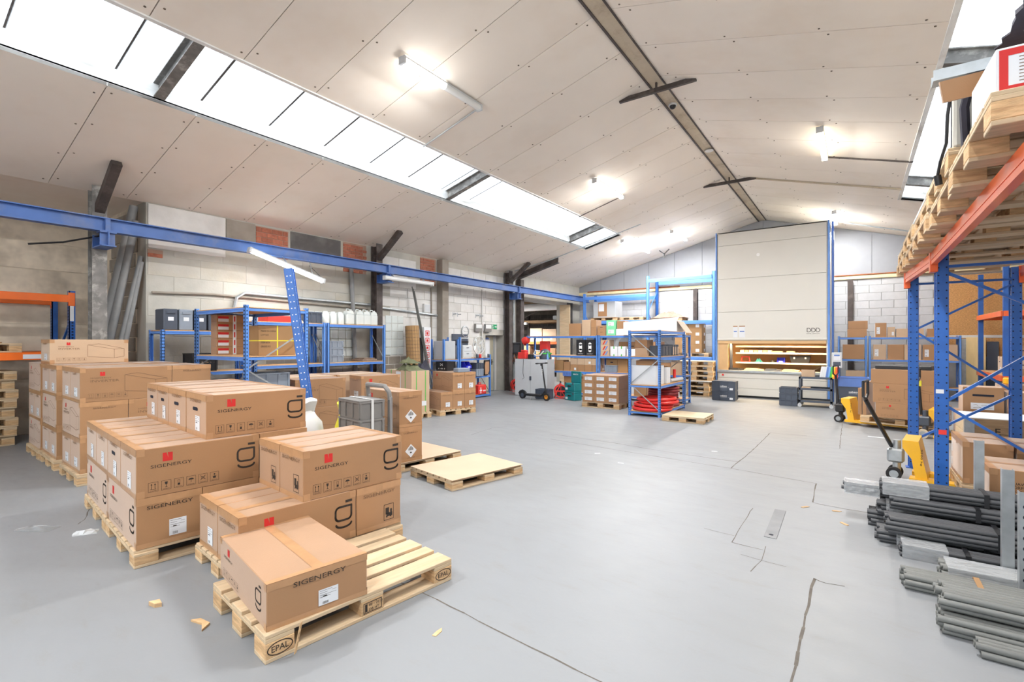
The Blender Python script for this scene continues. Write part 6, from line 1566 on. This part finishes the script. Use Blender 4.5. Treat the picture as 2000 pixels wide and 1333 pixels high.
for x in (0,3.2):
    for y in (0,1.0): MB().box(x-0.05,y-0.04,0,x+0.05,y+0.04,2.9).build('upright','dark_steel',rk2)
for z in (0.72,1.62,2.62):
    for y in (-0.05,1.05): MB().cbox(0.05,y-0.02,z-0.11,3.15,y+0.02,z,0.005).build('beam','orange_steel' if z < 2 else 'wood_old',rk2)
    MB().cbox(0.0,-0.03,z,3.2,1.03,z+0.015,0.003).build('shelf_board','wood_old',rk2)
for k in range(7): MB().cbox(0.3+0.4*k,-0.02,1.505,0.38+0.4*k,1.0,1.6,0.003).build('cross_bar','orange_steel',rk2)
MB().bar((0.1,0.0,2.62),(1.6,0.0,3.3),0.03,0.03).build('brace','dark_steel',rk2)
for k,(x,w,h) in enumerate(((-12.35,0.66,0.62),(-11.62,0.72,0.58),(-10.9,0.62,0.58))):
    carton((x,19.85),1.6355,0,(w,0.5,h),'long tan carton, %s along the upper shelf in the next hall'%ORD[k],'small','cardboard_pale',group='cartons in the next hall')
for k,(x,w,h) in enumerate(((-12.9,0.4,0.7),(-12.2,0.5,0.45),(-11.5,0.42,0.6),(-11.02,0.46,0.55))):
    carton((x,19.85),0.7355,0,(w,0.5,h),'tan carton, %s along the lower shelf in the next hall'%ORD[k],'small','cardboard',group='cartons in the next hall')
tag(MB().cbox(-0.2,-0.2,0,0.2,0.2,0.2,0.02).build('grey_unit','grey_light',None,loc=(-11.3,19.9,2.6355)),'pale grey appliance on top of the rack in the next hall','appliance')
tag(MB().cbox(-0.2,-0.2,0,0.2,0.2,0.18,0.02).build('dark_unit','black_plastic',None,loc=(-10.75,19.9,2.6355)),'dark unit on top of the rack in the next hall','appliance')

# ================================================================ SHELVES RIGHT OF THE MACHINE
SB = 17.6
shelving((-0.45,SB),0,0.71,0.5,1.78,(0.35,1.10,1.74),'narrow brown-topped shelf bay right of the lift machine',board='wood_old')
shelving((0.30,SB),0,2.0,0.5,1.78,(0.35,1.10,1.74),'wide blue shelf bay by the end wall on the right')
for k in range(2): carton((0.02+0.02*k,SB+0.22),1.7545+0.2355*k,0,(0.47,0.36,0.235),'tan carton, %s of two on the narrow shelf bay'%['lower','upper'][k],'plain','cardboard',group='pair of cartons on the narrow bay')
TB = 1.7545
for x,w,h,stl,m,ds in ((0.58,0.26,0.40,'ship','cardboard','tall tan carton with white slip'),(0.82,0.17,0.28,'small','cardboard_pale','small tan carton with slip'),(1.23,0.6,0.23,'small','cardboard_pale','long film-wrapped carton'),(1.8,0.4,0.22,'small','cardboard','low tan carton')):
    carton((x,SB+0.2),TB,0,(w,0.34,h),ds+' on the wide shelf bay top',stl,m)
carton((-0.07,SB+0.22),1.1145,0,(0.52,0.36,0.42),'large brown carton on middle board of the narrow bay','plain','cardboard')
carton((0.0,SB+0.22),0.3645,0,(0.5,0.36,0.4),'tan carton on the low board of the narrow bay','plain','cardboard_pale')
for k,(w,stl) in enumerate(((0.3,'ship'),(0.36,'plain'),(0.36,'plain'),(0.30,'ship'),(0.4,'plain'))):
    carton((0.55+0.37*k,SB+0.2),1.1145,0,(w,0.34,0.42),'tan carton, %s from left on middle shelf of the wide bay'%ORD[k],stl,'cardboard' if k%2 else 'cardboard_pale',group='cartons on middle shelf of the wide bay')
tag(MB().cbox(-0.35,-0.14,0,0.35,0.14,0.3,0.01).build('dark_panel_box','black_plastic',None,loc=(0.85,SB+0.2,0.3645)),'black flat appliance on the low shelf of the wide bay','appliance')
carton((1.7,SB+0.2),0.3645,0,(0.7,0.36,0.5),'large tan carton at the right end of the wide bay low shelf','plain','cardboard')
# wood boards against the end wall
tag(MB().cbox(-0.2,0,0,0.2,0.03,1.74,0.004).build('wooden_door_leaf','yellow_wood',None,loc=(2.72,YE-0.17,0.0)),'pale yellow wooden door leaf leaning on the end wall','board')
tag(MB().cbox(-0.12,0,0,0.12,0.03,1.62,0.004).build('dark_board','slate_plastic',None,loc=(3.06,YE-0.17,0.0)),'dark slate board standing right of the yellow door leaf','board')
tag(MB().cbox(-0.08,0,0,0.08,0.05,1.7,0.004).build('steel_profile','galvanised',None,loc=(2.44,YE-0.15,0)),'bright steel profile standing left of the yellow door leaf','profile')
# far right rack
rk3 = thing('pallet_rack','violet-blue and orange rack with cartons at the far right','pallet rack',(2.72,15.2,0))
for x in (0,1.0):
    for y in (0,2.7): MB().box(x-0.05,y-0.04,0,x+0.05,y-0.03,3.4).box(x-0.05,y-0.03,0,x-0.04,y+0.04,3.4).box(x+0.04,y-0.03,0,x+0.05,y+0.04,3.4).build('upright','blue_plastic' if False else 'blue_rack',rk3)
for z in (0.85,2.3):
    for x in (-0.06,1.06): MB().cbox(x-0.025,0.0,z-0.12,x+0.025,2.7,z,0.005).build('beam','orange_steel',rk3)
    for y in (-0.045,2.66): MB().cbox(-0.05,y,z-0.12,1.05,y+0.04,z,0.005).build('cross_beam','orange_steel',rk3)
    MB().cbox(-0.05,0.0,z,1.05,2.66,z+0.015,0.003).build('shelf_board','chipboard',rk3)
for k,(x,y,w,h) in enumerate(((3.0,15.45,0.4,0.34),(3.45,15.45,0.4,0.5),(3.0,16.1,0.45,0.4))):
    carton((x,y),0.8655,0,(w,0.4,h),'tan carton, %s on the low shelf of the far right rack'%ORD[k],'grip small','cardboard_pale',group='cartons on the far right rack')
for k in range(2): carton((3.0+0.42*k,15.45),1.207+(0.16 if k else 0),0,(0.36,0.36,0.3),'tan carton stacked upper, %s on the far right rack'%['left','right'][k],'grip','cardboard',group='cartons on the far right rack')
for k in range(3):
    tag(MB().lathe([(0.05,0),(0.055,0.01),(0.055,0.14),(0.05,0.15)],n=12).build('tin_can',('teal_plastic','cardboard','cardboard')[k],None,True,(2.74+0.12*k,15.28,0.8655)),'%s tin, %s at the edge of the far right rack'%(['teal','brown','brown'][k],ORD[k]),'tin','tins on the far right rack')

# ================================================================ PALLET TRUCKS AND LOADS, RIGHT
def pallet_truck(loc, rotz, label, top, tyre='rubber', forks=1.1, unit='black_plastic'):
    t = thing('pallet_truck',label,'pallet truck',(loc[0],loc[1],0),rotz)
    for y in (-0.19,0.19):
        MB().prism([(0.18,0.045),(forks+0.2,0.045),(forks+0.25,0.06),(forks+0.2,0.09),(0.18,0.09)],y-0.075,y+0.075,'y').build('fork','yellow_paint',t)
        MB().cyl((forks+0.08,y-0.04,0.04),(forks+0.08,y+0.04,0.04),0.04,12).build('load_roller','beige_tyre',t,True)
    MB().prism([(0.12,0.5),(0.26,0.5),(0.34,0.09),(0.34,0.05),(0.24,0.05),(0.2,0.3),(0.12,0.42)],-0.25,0.25,'y').build('frame','yellow_paint',t)
    MB().cbox(-0.04,-0.06,0.2,0.12,0.06,0.36,0.02).cyl((0.05,0,0.1),(0.05,0,0.46),0.04,12).build('pump_unit',unit,t)
    for y in (-0.08,0.08):
        w = MB().ring((0.03,y,0.075),(0,1,0),0.045,0.075,0.05,20).build('wheel',tyre,t,True); MB().cyl((0.03,y-0.02,0.075),(0.03,y+0.02,0.075),0.045,12).build('wheel_hub','galvanised',w)
    top = Vector(top); MB().cyl((0.0,0,0.38),top,0.022,10).build('tiller','black_plastic',t,True)
    MB().tube([top,top+Vector((0,-0.16,0.05)),top+Vector((0,-0.16,0.2)),top+Vector((0,0.16,0.2)),top+Vector((0,0.16,0.05)),top],0.014,7).build('tiller_loop','black_plastic',t,True)
    f = Flat().text('2500 kg',0,0,0.05,0.9,0.01); mb = MB(); mb.add([(0.24+b*0.3+0.04,-0.2515,0.42-a*0.9) for a,b in f.v],f.f); mb.build('lettering','ink',t)
    return t
pallet_truck((-0.30,11.9),-14,'yellow pallet truck under the big cartons right of the lift',(-0.04,0,0.92))
pallet((0.74,11.62),0.095,-14,1.2,0.8,0.135,'wooden pallet lifted on the yellow truck under the big cartons',boards=6)
nV = (0.27,11.22)
for k,(z0,z1,dx) in enumerate(((0.2305,0.50,0.02),(0.5005,0.85,-0.02),(0.8505,1.11,-0.05))):
    c = corner(pol(nV,-14,dx),-14,1.0,0.42)
    carton(c,z0,-14,(1.0,0.42,z1-z0),'big %s carton of three on the lifted pallet'%['bottom','middle','top'][k],'inv' if k < 2 else 'plain','cardboard',group='big cartons on the lifted pallet')
for k in range(2):
    b = MB().cbox(-0.03,-0.3,0,0.03,0.3,0.62-0.12*k,0.004).build('flat_carton','cardboard',None,loc=(0.20-0.07*k,11.68+0.02*k,0.2305),rotz=-14); tag(b,'thin flat carton standing at the left of big cartons, %s one'%['inner','outer'][k],'box')
tag(MB().cbox(-0.4,-0.2,0,0.4,0.2,0.07,0.01).build('equipment_case','black_plastic',None,loc=(0.72,11.35,1.1105),rotz=-14),'flat black case lying on the topmost big carton','case')
t2 = pallet_truck((0.90,10.72),-12,'pallet truck with beige wheels behind the blue rack post',(-0.04,0,0.95),'beige_tyre',0.8,'slate_plastic')
MB().cbox(-0.03,-0.03,0.86,0.0,0.03,0.95,0.004).build('yellow_tag','yellow_band',t2)
t3 = pallet_truck((0.34,7.3),-8,'yellow pallet truck with long black handle beside the pipe bundles',(-0.15,-0.78,0.98),'rubber',0.75,'galvanised')
# low pallet and cartons inside the rack
pallet((1.18,7.12),0.0,0,1.3,0.9,0.135,'pallet under the large brown cartons inside the orange rack',boards=6,name='wooden_pallet') if False else None
pallet((1.45,6.88),0.0955,0,1.2,0.75,0.12,'pallet on the yellow truck forks under brown cartons in the rack',boards=6)
def big_carton(x0,x1,y0,y1,z0,z1,label,flower=False):
    o = carton(((x0+x1)/2,(y0+y1)/2),z0,0,(x1-x0,y1-y0,z1-z0),label,'edge','cardboard')
    L,Wd,H = x1-x0,y1-y0,z1-z0
    f = Flat()
    for k in range(8):
        a = R(20+20*k); f.poly([(0.15,0.16),(0.15+0.05*math.cos(a)-0.012*math.sin(a),0.16+0.05*math.sin(a)+0.012*math.cos(a)),(0.15+0.075*math.cos(a),0.16+0.075*math.sin(a)),(0.15+0.05*math.cos(a)+0.012*math.sin(a),0.16+0.05*math.sin(a)-0.012*math.cos(a))])
    if flower:
        mb = MB(); put(mb,f,face_map('left',L,Wd,H)); mb.build('petal_logo','ink',o)
        g2 = Flat().text('HUAWEI TECHNOLOGIES',0.12,H-0.12,0.022,1.0,0.004).text('CORPORATION',0.12,H-0.15,0.022,1.0,0.004).text('SOLAR INVERTER',0.12,H-0.18,0.018,1.0,0.002); mb = MB(); put(mb,g2,face_map('front',L,Wd,H)); mb.build('lettering','ink',o)
    mb = MB(); put(mb,Flat().frame(0.16,H*0.42,0.29,H*0.55,0.018),face_map('front',L,Wd,H,0.004)); mb.build('grip_frame','white_plastic',o)
    mb = MB(); put(mb,Flat().rect(0.175,H*0.45,0.275,H*0.52),face_map('front',L,Wd,H,0.003)); mb.build('hand_hole','grey_blue_plastic',o)
    mb = MB(); put(mb,Flat().rect(0.03,0.06,0.09,0.14).rect(0.03,0.2,0.09,0.3),face_map('left',L,Wd,H)); mb.build('label_sticker','paper',o)
    return o
big_carton(0.86,0.88+0.34,6.52,7.22,0.216,0.62,'narrow brown carton with white label strip behind the near rack post')
big_carton(1.24,2.05,6.52,7.22,0.216,0.60,'wide brown carton inside the rack behind the front pair')
pallet((1.52,5.98),0,0,1.25,0.62,0.12,'low pallet under the brown carton with petal logo',boards=5)
big_carton(0.92,2.1,5.70,6.28,0.1205,0.54,'large brown carton with petal logo behind the pipe posts',True)
# wooden crate marked E
ec = thing('pallet_collar','wooden crate with letter E and steel corner hinge','crate',(1.25,9.3,0.0))
MB().cbox(0,0,0.14,1.2,0.022,0.335,0.003).build('plank','wood_old',ec); MB().cbox(0,0,0.34,1.2,0.022,0.535,0.003).build('plank','wood_old',ec)
MB().cbox(0,0.022,0.14,0.022,0.8,0.335,0.003).build('plank','wood',ec); MB().cbox(0,0.022,0.34,0.022,0.8,0.535,0.003).build('plank','wood',ec)
MB().cbox(1.178,0.022,0.14,1.2,0.8,0.535,0.003).build('plank','wood',ec); MB().cbox(0.022,0.778,0.14,1.178,0.8,0.535,0.003).build('plank','wood',ec)
MB().box(-0.002,-0.003,0.15,0.1,0.0,0.53).box(-0.003,-0.003,0.15,0.0,0.09,0.53).build('corner_hinge','galvanised',ec)
MB().cbox(0.01,0.01,0.536,1.19,0.79,0.55,0.003).build('white_cover','paper',ec)
f = Flat().text('E',0.30,0.33,0.09,1.0,0.012); mb = MB(); mb.add([(a,-0.0015,b) for a,b in f.v],f.f); mb.build('stencil','ink',ec)
pallet((1.85,9.7),0,0,1.2,0.8,0.139,'wooden pallet under the crate marked E',boards=5)
# cartons behind it
pallet((1.95,10.55),0,0,1.3,0.8,0.135,'pallet under the file cartons behind the crate marked E',boards=5)
for k in range(2): carton((1.95,10.55),0.1355+0.19*k,0,(1.25,0.7,0.189),'wide flat carton, %s layer behind the crate marked E'%['lower','upper'][k],'plain','cardboard')
o = carton((1.58,10.42),0.5155,0,(0.46,0.4,0.40),'file carton with slot grip and written label','notape','cardboard')
MB().cbox(-0.12,-0.204,0.26,0.12,-0.2005,0.29,0.001).build('grip_slot','hole_dark',o); MB().box(-0.14,-0.203,0.06,0.12,-0.2008,0.16).build('label_sticker','paper',o)
f = Flat().line([(-0.11,0.125),(-0.08,0.135),(-0.06,0.12)],0.004).line([(-0.02,0.125),(0.03,0.132),(0.07,0.122),(0.1,0.13)],0.004).line([(-0.11,0.085),(-0.05,0.095),(0.0,0.082),(0.05,0.092),(0.1,0.085)],0.004); mb = MB(); mb.add([(a,-0.2042,b) for a,b in f.v],f.f); mb.build('handwriting','ink_grey',o)
carton((1.98,10.4),0.5155,0,(0.28,0.4,0.34),'tan carton right of the file carton','plain','cardboard')
carton((2.34,10.4),0.5155,0,(0.40,0.42,0.42),'tan carton with white slip right of the file carton','small','cardboard_pale')
for k,(x,y,h,w) in enumerate(((2.35,12.3,0.85,0.5),(2.8,12.5,0.9,0.45),(3.1,11.6,0.7,0.5))):
    carton((x,y),0.0,0,(w,0.5,h),'tall tan carton, %s standing behind the file cartons'%ORD[k],'grip small','cardboard',group='tall cartons behind the file cartons')
tag(MB().cbox(-0.1,-0.08,0,0.1,0.08,0.12,0.02).build('yellow_tool','yellow_paint',None,loc=(2.25,12.2,0.8505)),'small yellow tool on a tall carton at right','tool')

# ================================================================ NEAR PALLET RACK ON THE RIGHT
nr = thing('pallet_rack','near blue and orange pallet rack on the right','pallet rack',(0,0,0))
def upright(x,y,h,hole=True):
    u_ = MB().box(x-0.045,y-0.035,0,x+0.045,y-0.028,h).box(x-0.045,y-0.028,0,x-0.038,y+0.04,h).box(x+0.038,y-0.028,0,x+0.045,y+0.04,h).box(x-0.055,y+0.034,0,x-0.038,y+0.04,h).box(x+0.038,y+0.034,0,x+0.055,y+0.04,h).box(x-0.012,y-0.034,0,x+0.012,y-0.02,h).build('upright','blue_rack',nr)
    MB().cbox(x-0.08,y-0.07,0,x+0.08,y+0.07,0.008,0.002).build('foot_plate','blue_rack',nr)
    if hole:
        pf = MB(); z = 0.08
        while z < h-0.05:
            for xx in (x-0.03,x+0.03): pf.cyl((xx,y-0.0352,z),(xx,y-0.036,z),0.008,6)
            for s in (-1,1): pf.cyl((x+s*0.0452,y-0.01,z+0.03),(x+s*0.046,y-0.01,z+0.03),0.007,6); pf.cyl((x+s*0.0452,y+0.02,z),(x+s*0.046,y+0.02,z),0.007,6)
            z += 0.075
        tag(pf.build('slot_holes','hole_dark',u_),kind='stuff')
for xf,xb,y in ((0.60,1.53,8.08),(0.69,1.62,6.37),(0.69,1.62,2.68)):
    upright(xf,y,2.48); upright(xb,y,2.48)
    for z0,z1,rev in ((0.35,1.0,0),(1.0,1.75,1),(1.75,2.3,0)):
        a,b = ((xf,z0),(xb,z1)) if not rev else ((xb,z0),(xf,z1))
        if y == 6.37: a,b = ((xb,z0),(xf,z1)) if not rev else ((xf,z0),(xb,z1))
        MB().bar((a[0],y,a[1]),(b[0],y,b[1]),0.025,0.045,(0,1,0)).build('brace','blue_rack',nr)
    MB().bar((xf,y,2.34),(xb,y,2.34),0.025,0.045,(0,1,0)).build('brace','blue_rack',nr)
for y0,y1,xa,xb in ((2.68,6.37,0.69,0.69),(6.37,8.08,0.69,0.60)):
    for dx in (-0.065,0.975):
        m0 = MB().bar((xa+dx,y0+0.05,2.42),(xb+dx,y1-0.05,2.42),0.045,0.12).bar((xa+dx-0.024,y0+0.05,2.42),(xb+dx-0.024,y1-0.05,2.42),0.006,0.04).build('beam','orange_steel',nr)
for y,x in ((2.68,0.69),(6.37,0.69),(8.08,0.60)):
    for dx in (-0.065,0.975): MB().cbox(x+dx-0.03,y-0.06,2.29,x+dx+0.03,y+0.06,2.49,0.004).build('end_plate','orange_steel',nr)
MB().box(0.64,6.333,1.1,0.70,6.335,1.14).build('tape_piece','paper',nr); MB().box(0.66,6.331,0.70,0.72,6.334,0.745).build('red_sticker','red_plastic',nr)
# pallets lying on the beams
lay = [(7.92,2),(6.77,2),(5.62,2),(4.47,2),(3.32,1)]
for i,(y,n) in enumerate(lay):
    for k in range(n):
        pallet((0.95+0.015*((i+k)%2),y+0.012*((i+k)%3-1)),2.4805+0.1425*k,0,1.0,1.12,0.142,'wooden pallet on the near rack, %s from the far end, %s layer'%(ORD[i],['lower','upper'][k]),'pallets on the near rack',boards=7)
ZP1, ZP2 = 2.4805+0.1425+0.0005, 2.4805+0.1425*2+0.0005
# long dark rails along the front edge of the top pallets
for k in range(8):
    p = MB().cbox(-0.02,-1.95,0,0.02,1.95,0.035,0.004).build('aluminium_rail','pipe_dark',None,loc=(0.50+0.046*(k%4),6.3-0.1*(k%2)-0.15*(k//4),ZP2+0.0365*(k//4)))
    tag(p,'long dark rail, %s of eight on top of the rack pallets'%ORD[k],'rail','rails on the near rack')
for k in range(4):
    p = MB().cyl((0,-0.7,0.027),(0,0.7,0.027),0.026,10).build('black_tube','rubber',None,True,(0.72+0.055*k,7.2,ZP2)); tag(p,'black corrugated tube, %s of four beside the rails'%ORD[k],'tube','tubes on the near rack')
crumple('paper_wad','grey crumpled sheet tucked beside the rack rails','sheet',(0.58,8.28,ZP2),0.22,0.25,0.14,'grey_paint',99,5,5)
# items on top near the camera
ap = thing('appliance','beige and grey tower appliance with black cord on the rack top','appliance',(0.62,4.03,ZP2))
MB().cbox(-0.14,-0.12,0,0.14,0.14,0.42,0.01).build('case','wall_cream',ap); MB().cbox(-0.145,-0.02,0.03,-0.14,0.1,0.40,0.002).build('side_strip','slate_plastic',ap)
MB().tube([(-0.15,-0.1,0.36),(-0.17,-0.1,0.2),(-0.17,-0.06,0.05),(-0.19,0.02,-0.04),(-0.2,0.06,-0.12)],0.009,6).build('cord','black_plastic',ap,True); MB().cyl((-0.2,0.06,-0.11),(-0.19,0.07,-0.17),0.02,10).build('plug','black_plastic',ap,True)
bp = thing('strap_bag','dark padded bag with hanging strap on the rack top','bag',(0.70,3.72,ZP1))
MB().cbox(-0.16,-0.12,0,0.16,0.12,0.46,0.05).build('bag_body','dark_fabric',bp); MB().tube([(-0.17,0.0,0.46),(-0.2,0.02,0.3),(-0.19,0.03,0.08)],0.022,6).build('strap','dark_fabric',bp,True)
o = carton((0.75,3.06),ZP1,2,(0.56,0.42,0.20),'white carton with red border on the nearest rack pallets','notape','paper')
mb = MB(); put(mb,Flat().frame(0.01,0.01,0.55,0.19,0.028),face_map('front',0.56,0.42,0.2)); mb.build('red_border','ink_red',o)
mb = MB(); f = Flat()
for k in range(8): f.rect(0.07,0.05+0.014*k,0.46,0.053+0.014*k)
put(mb,f,face_map('front',0.56,0.42,0.2)); mb.build('fine_print','ink_grey',o)
oc2 = thing('open_carton','open cardboard box with flap jutting over the rack edge','box',(0.66,3.42,ZP1))
MB().cbox(-0.12,-0.13,0,0.22,0.13,0.30,0.004).build('body','cardboard',oc2); MB().bar((-0.115,0.0,0.30),(-0.30,-0.06,0.27),0.012,0.11,(0,0,1)).build('flap','cardboard',oc2)
MB().bar((0.05,0.13,0.30),(0.05,0.16,0.46),0.3,0.006,(1,0,0)).build('flap','cardboard_inside',oc2)
cs = thing('black_case','large black rounded case on top of the white carton','case',(0.92,3.12,ZP1+0.2015))
MB().cbox(-0.24,-0.24,0,0.3,0.15,0.24,0.07).build('shell','black_plastic',cs); MB().cbox(-0.246,-0.15,0.11,-0.238,0.1,0.125,0.002).build('seam','slate_plastic',cs)
MB().tube([(-0.238,-0.1,0.17),(-0.28,-0.1,0.2),(-0.28,0.06,0.2),(-0.238,0.06,0.17)],0.014,7).build('handle','black_plastic',cs,True)
crumple('grey_cover','grey fabric cover heaped on the black case','cover',(0.92,3.2,ZP1+0.4425),0.66,0.55,0.26,'dark_fabric',101,10,10,smooth=True)
alp = MB().box(0,-0.05,0,0.36,0.05,0.004).box(0,-0.05,0.004,0.36,-0.046,0.06).box(0,0.046,0.004,0.36,0.05,0.06).build('aluminium_profile','galvanised',None,loc=(0.36,3.72,ZP1+0.465)); tag(alp,'short aluminium channel jutting from the rack top','profile')

# ================================================================ PIPE BUNDLES
def bundle(x0, y, z, L, label, m='pipe_dark', rows=(5,6,5), r=0.0175, straps=(), wrap=None, strap_m='black_plastic', rot=0, seed=0):
    rnd = random.Random(seed)
    t = thing('pipe_bundle',label,'pipe bundle',(x0,y,z),rot,'pipe bundles')
    me = cached(('pipe',L,r,m), lambda: MB().cyl((0,0,0),(L,0,0),r,12,caps=False).cyl((0.0,0,0),(L,0,0),r*0.8,12,caps=False).ring((0.0,0,0),(1,0,0),r*0.8,r,0.001,12).mesh('pipe',m,True))
    wd = max(rows)*2*r; ht = r*2+(len(rows)-1)*r*1.74
    for j,n in enumerate(rows):
        for k in range(n):
            obj('pipe',me,t,(rnd.uniform(-0.02,0.02),(k-(n-1)/2)*2*r,r+j*r*1.74))
    def band(xa,xb,mm,nm,e):
        MB().box(xa,-wd/2-e,-0.0,xb,-wd/2-e+0.002,ht+e).box(xa,wd/2+e-0.002,0,xb,wd/2+e,ht+e).box(xa,-wd/2-e,ht+e-0.002,xb,wd/2+e,ht+e).box(xa,-wd/2-e,-0.001,xb,wd/2+e,0.0).build(nm,mm,t)
    for s in straps: band(s,s+0.03,strap_m,'strap',0.003)
    if wrap: band(wrap[0],wrap[1],'film','film_wrap',0.006)
    return t
# heap between the steel posts
bundle(0.10,5.42,0.0,3.0,'dark pipe bundle at the bottom rear of the heap','pipe_dark',(6,7,6,5),straps=(0.7,),seed=1)
bundle(0.14,5.02,0.0,3.0,'frayed dark pipe bundle at the bottom front of the heap','pipe_dark',(6,7,6),straps=(0.62,),wrap=(0.12,0.2),seed=2)
bundle(0.28,4.74,0.0,3.0,'dark pipe bundle with wide film band at heap front','pipe_dark',(4,5,4),straps=(0.35,),wrap=(0.0,0.26),seed=3)
bundle(0.16,5.36,0.135,3.0,'dark pipe bundle second layer rear of the heap','pipe_dark',(6,6,5),straps=(0.55,),wrap=(0.05,0.3),seed=4)
bundle(0.20,4.93,0.11,3.0,'dark pipe bundle second layer front with loose black strap','pipe_dark',(6,7,6,5),straps=(0.62,),seed=5)
bundle(-0.09,5.47,0.235,3.0,'long dark bundle with film-wrapped end sticking out farthest','pipe_dark',(4,5,4),straps=(0.9,),wrap=(0.0,0.26),seed=6)
bundle(0.18,5.24,0.335,3.0,'topmost dark pipe bundle with torn film at its end','pipe_dark',(5,6,5),straps=(0.62,),wrap=(0.0,0.3),seed=7)
bundle(0.24,5.16,0.235,3.0,'dark pipe bundle third layer under the topmost one','pipe_dark',(5,6,5),straps=(0.5,),seed=14)
# looser grey bundles nearer the camera
bundle(0.48,4.45,0.0,2.6,'grey pipe bundle with crinkled film on top','pipe_grey',(5,6,5),straps=(),wrap=(0.02,0.45),seed=8)
bundle(0.26,4.16,0.0,2.6,'thin grey pipe bundle lying apart before the film-wrapped one','pipe_grey',(5,6,5),straps=(0.35,),strap_m='cardboard_dark',seed=9)
bundle(0.42,3.88,0.0,2.6,'grey pipe bundle on the floor under blue-strapped one','pipe_grey',(5,5,4),seed=13)
bundle(0.385,3.66,0.0,2.6,'grey pipe bundle with blue strap, lower of the two','pipe_grey',(6,7,6),straps=(0.55,),strap_m='blue_strap',seed=10)
bundle(0.39,3.73,0.105,2.6,'grey pipe bundle with blue strap, upper of the two','pipe_grey',(6,7,6),straps=(0.52,),strap_m='blue_strap',seed=11)
bundle(0.52,3.46,0.0,2.6,'few loose grey pipes nearest the camera on the floor','pipe_grey',(4,3),seed=12)
# steel posts holding the heap
for x,y,h,lb,hol in ((0.83,4.60,0.75,'grey steel channel post standing before the pipe heap',False),(0.86,4.33,0.67,'perforated grey steel post nearest the camera by the pipes',True),(0.84,5.60,0.78,'grey steel channel post behind the pipe heap',False)):
    t = thing('steel_post',lb,'post',(x,y,0))
    MB().box(-0.03,-0.025,0,0.03,-0.021,h).box(-0.03,-0.021,0,-0.026,0.025,h).box(0.026,-0.021,0,0.03,0.025,h).build('channel','galvanised',t)
    MB().box(-0.05,-0.05,0,0.05,0.05,0.006).build('base_plate','galvanised',t)
    if hol:
        for k in range(9): MB().cyl((0,-0.0252,0.06+0.065*k),(0,-0.026,0.06+0.065*k),0.015,12).build('hole','hole_dark',t)
# litter on the floor
for k,(x,y,lb) in enumerate(((-0.18,5.55,'curled cardboard scrap by the floor joint near the pipes'),(-0.42,5.5,'tiny wood chip near the floor joint'),(-1.87,1.95,'small beige wood chip on the near floor joint'),(-0.05,5.2,'thin wood sliver near the pipe ends'))):
    tag(MB().prism([(0,0),(0.05+0.03*(k%2),0.015),(0.07,0.04),(0.03,0.035),(-0.01,0.02)],0,0.004,'z').build('floor_litter','wood_block',None,loc=(x,y,0),rotz=40*k),lb,'litter')
tag(MB().cbox(-0.12,-0.02,0,0.12,0.02,0.003,0.001).build('paper_strip','paper',None,loc=(0.28,10.3,0),rotz=-10),'white plastic strip on the floor before the big cartons','strip')
for k,(x,y) in enumerate(((-2.55,6.15),(-1.7,7.6),(-3.05,6.5))):
    tag(MB().cbox(-0.04,-0.012,0,0.04,0.012,0.003,0.001).build('paper_strip','paper',None,loc=(x,y,0),rotz=20*k),'tiny white paper shred, %s in the middle of the floor'%ORD[k],'litter')
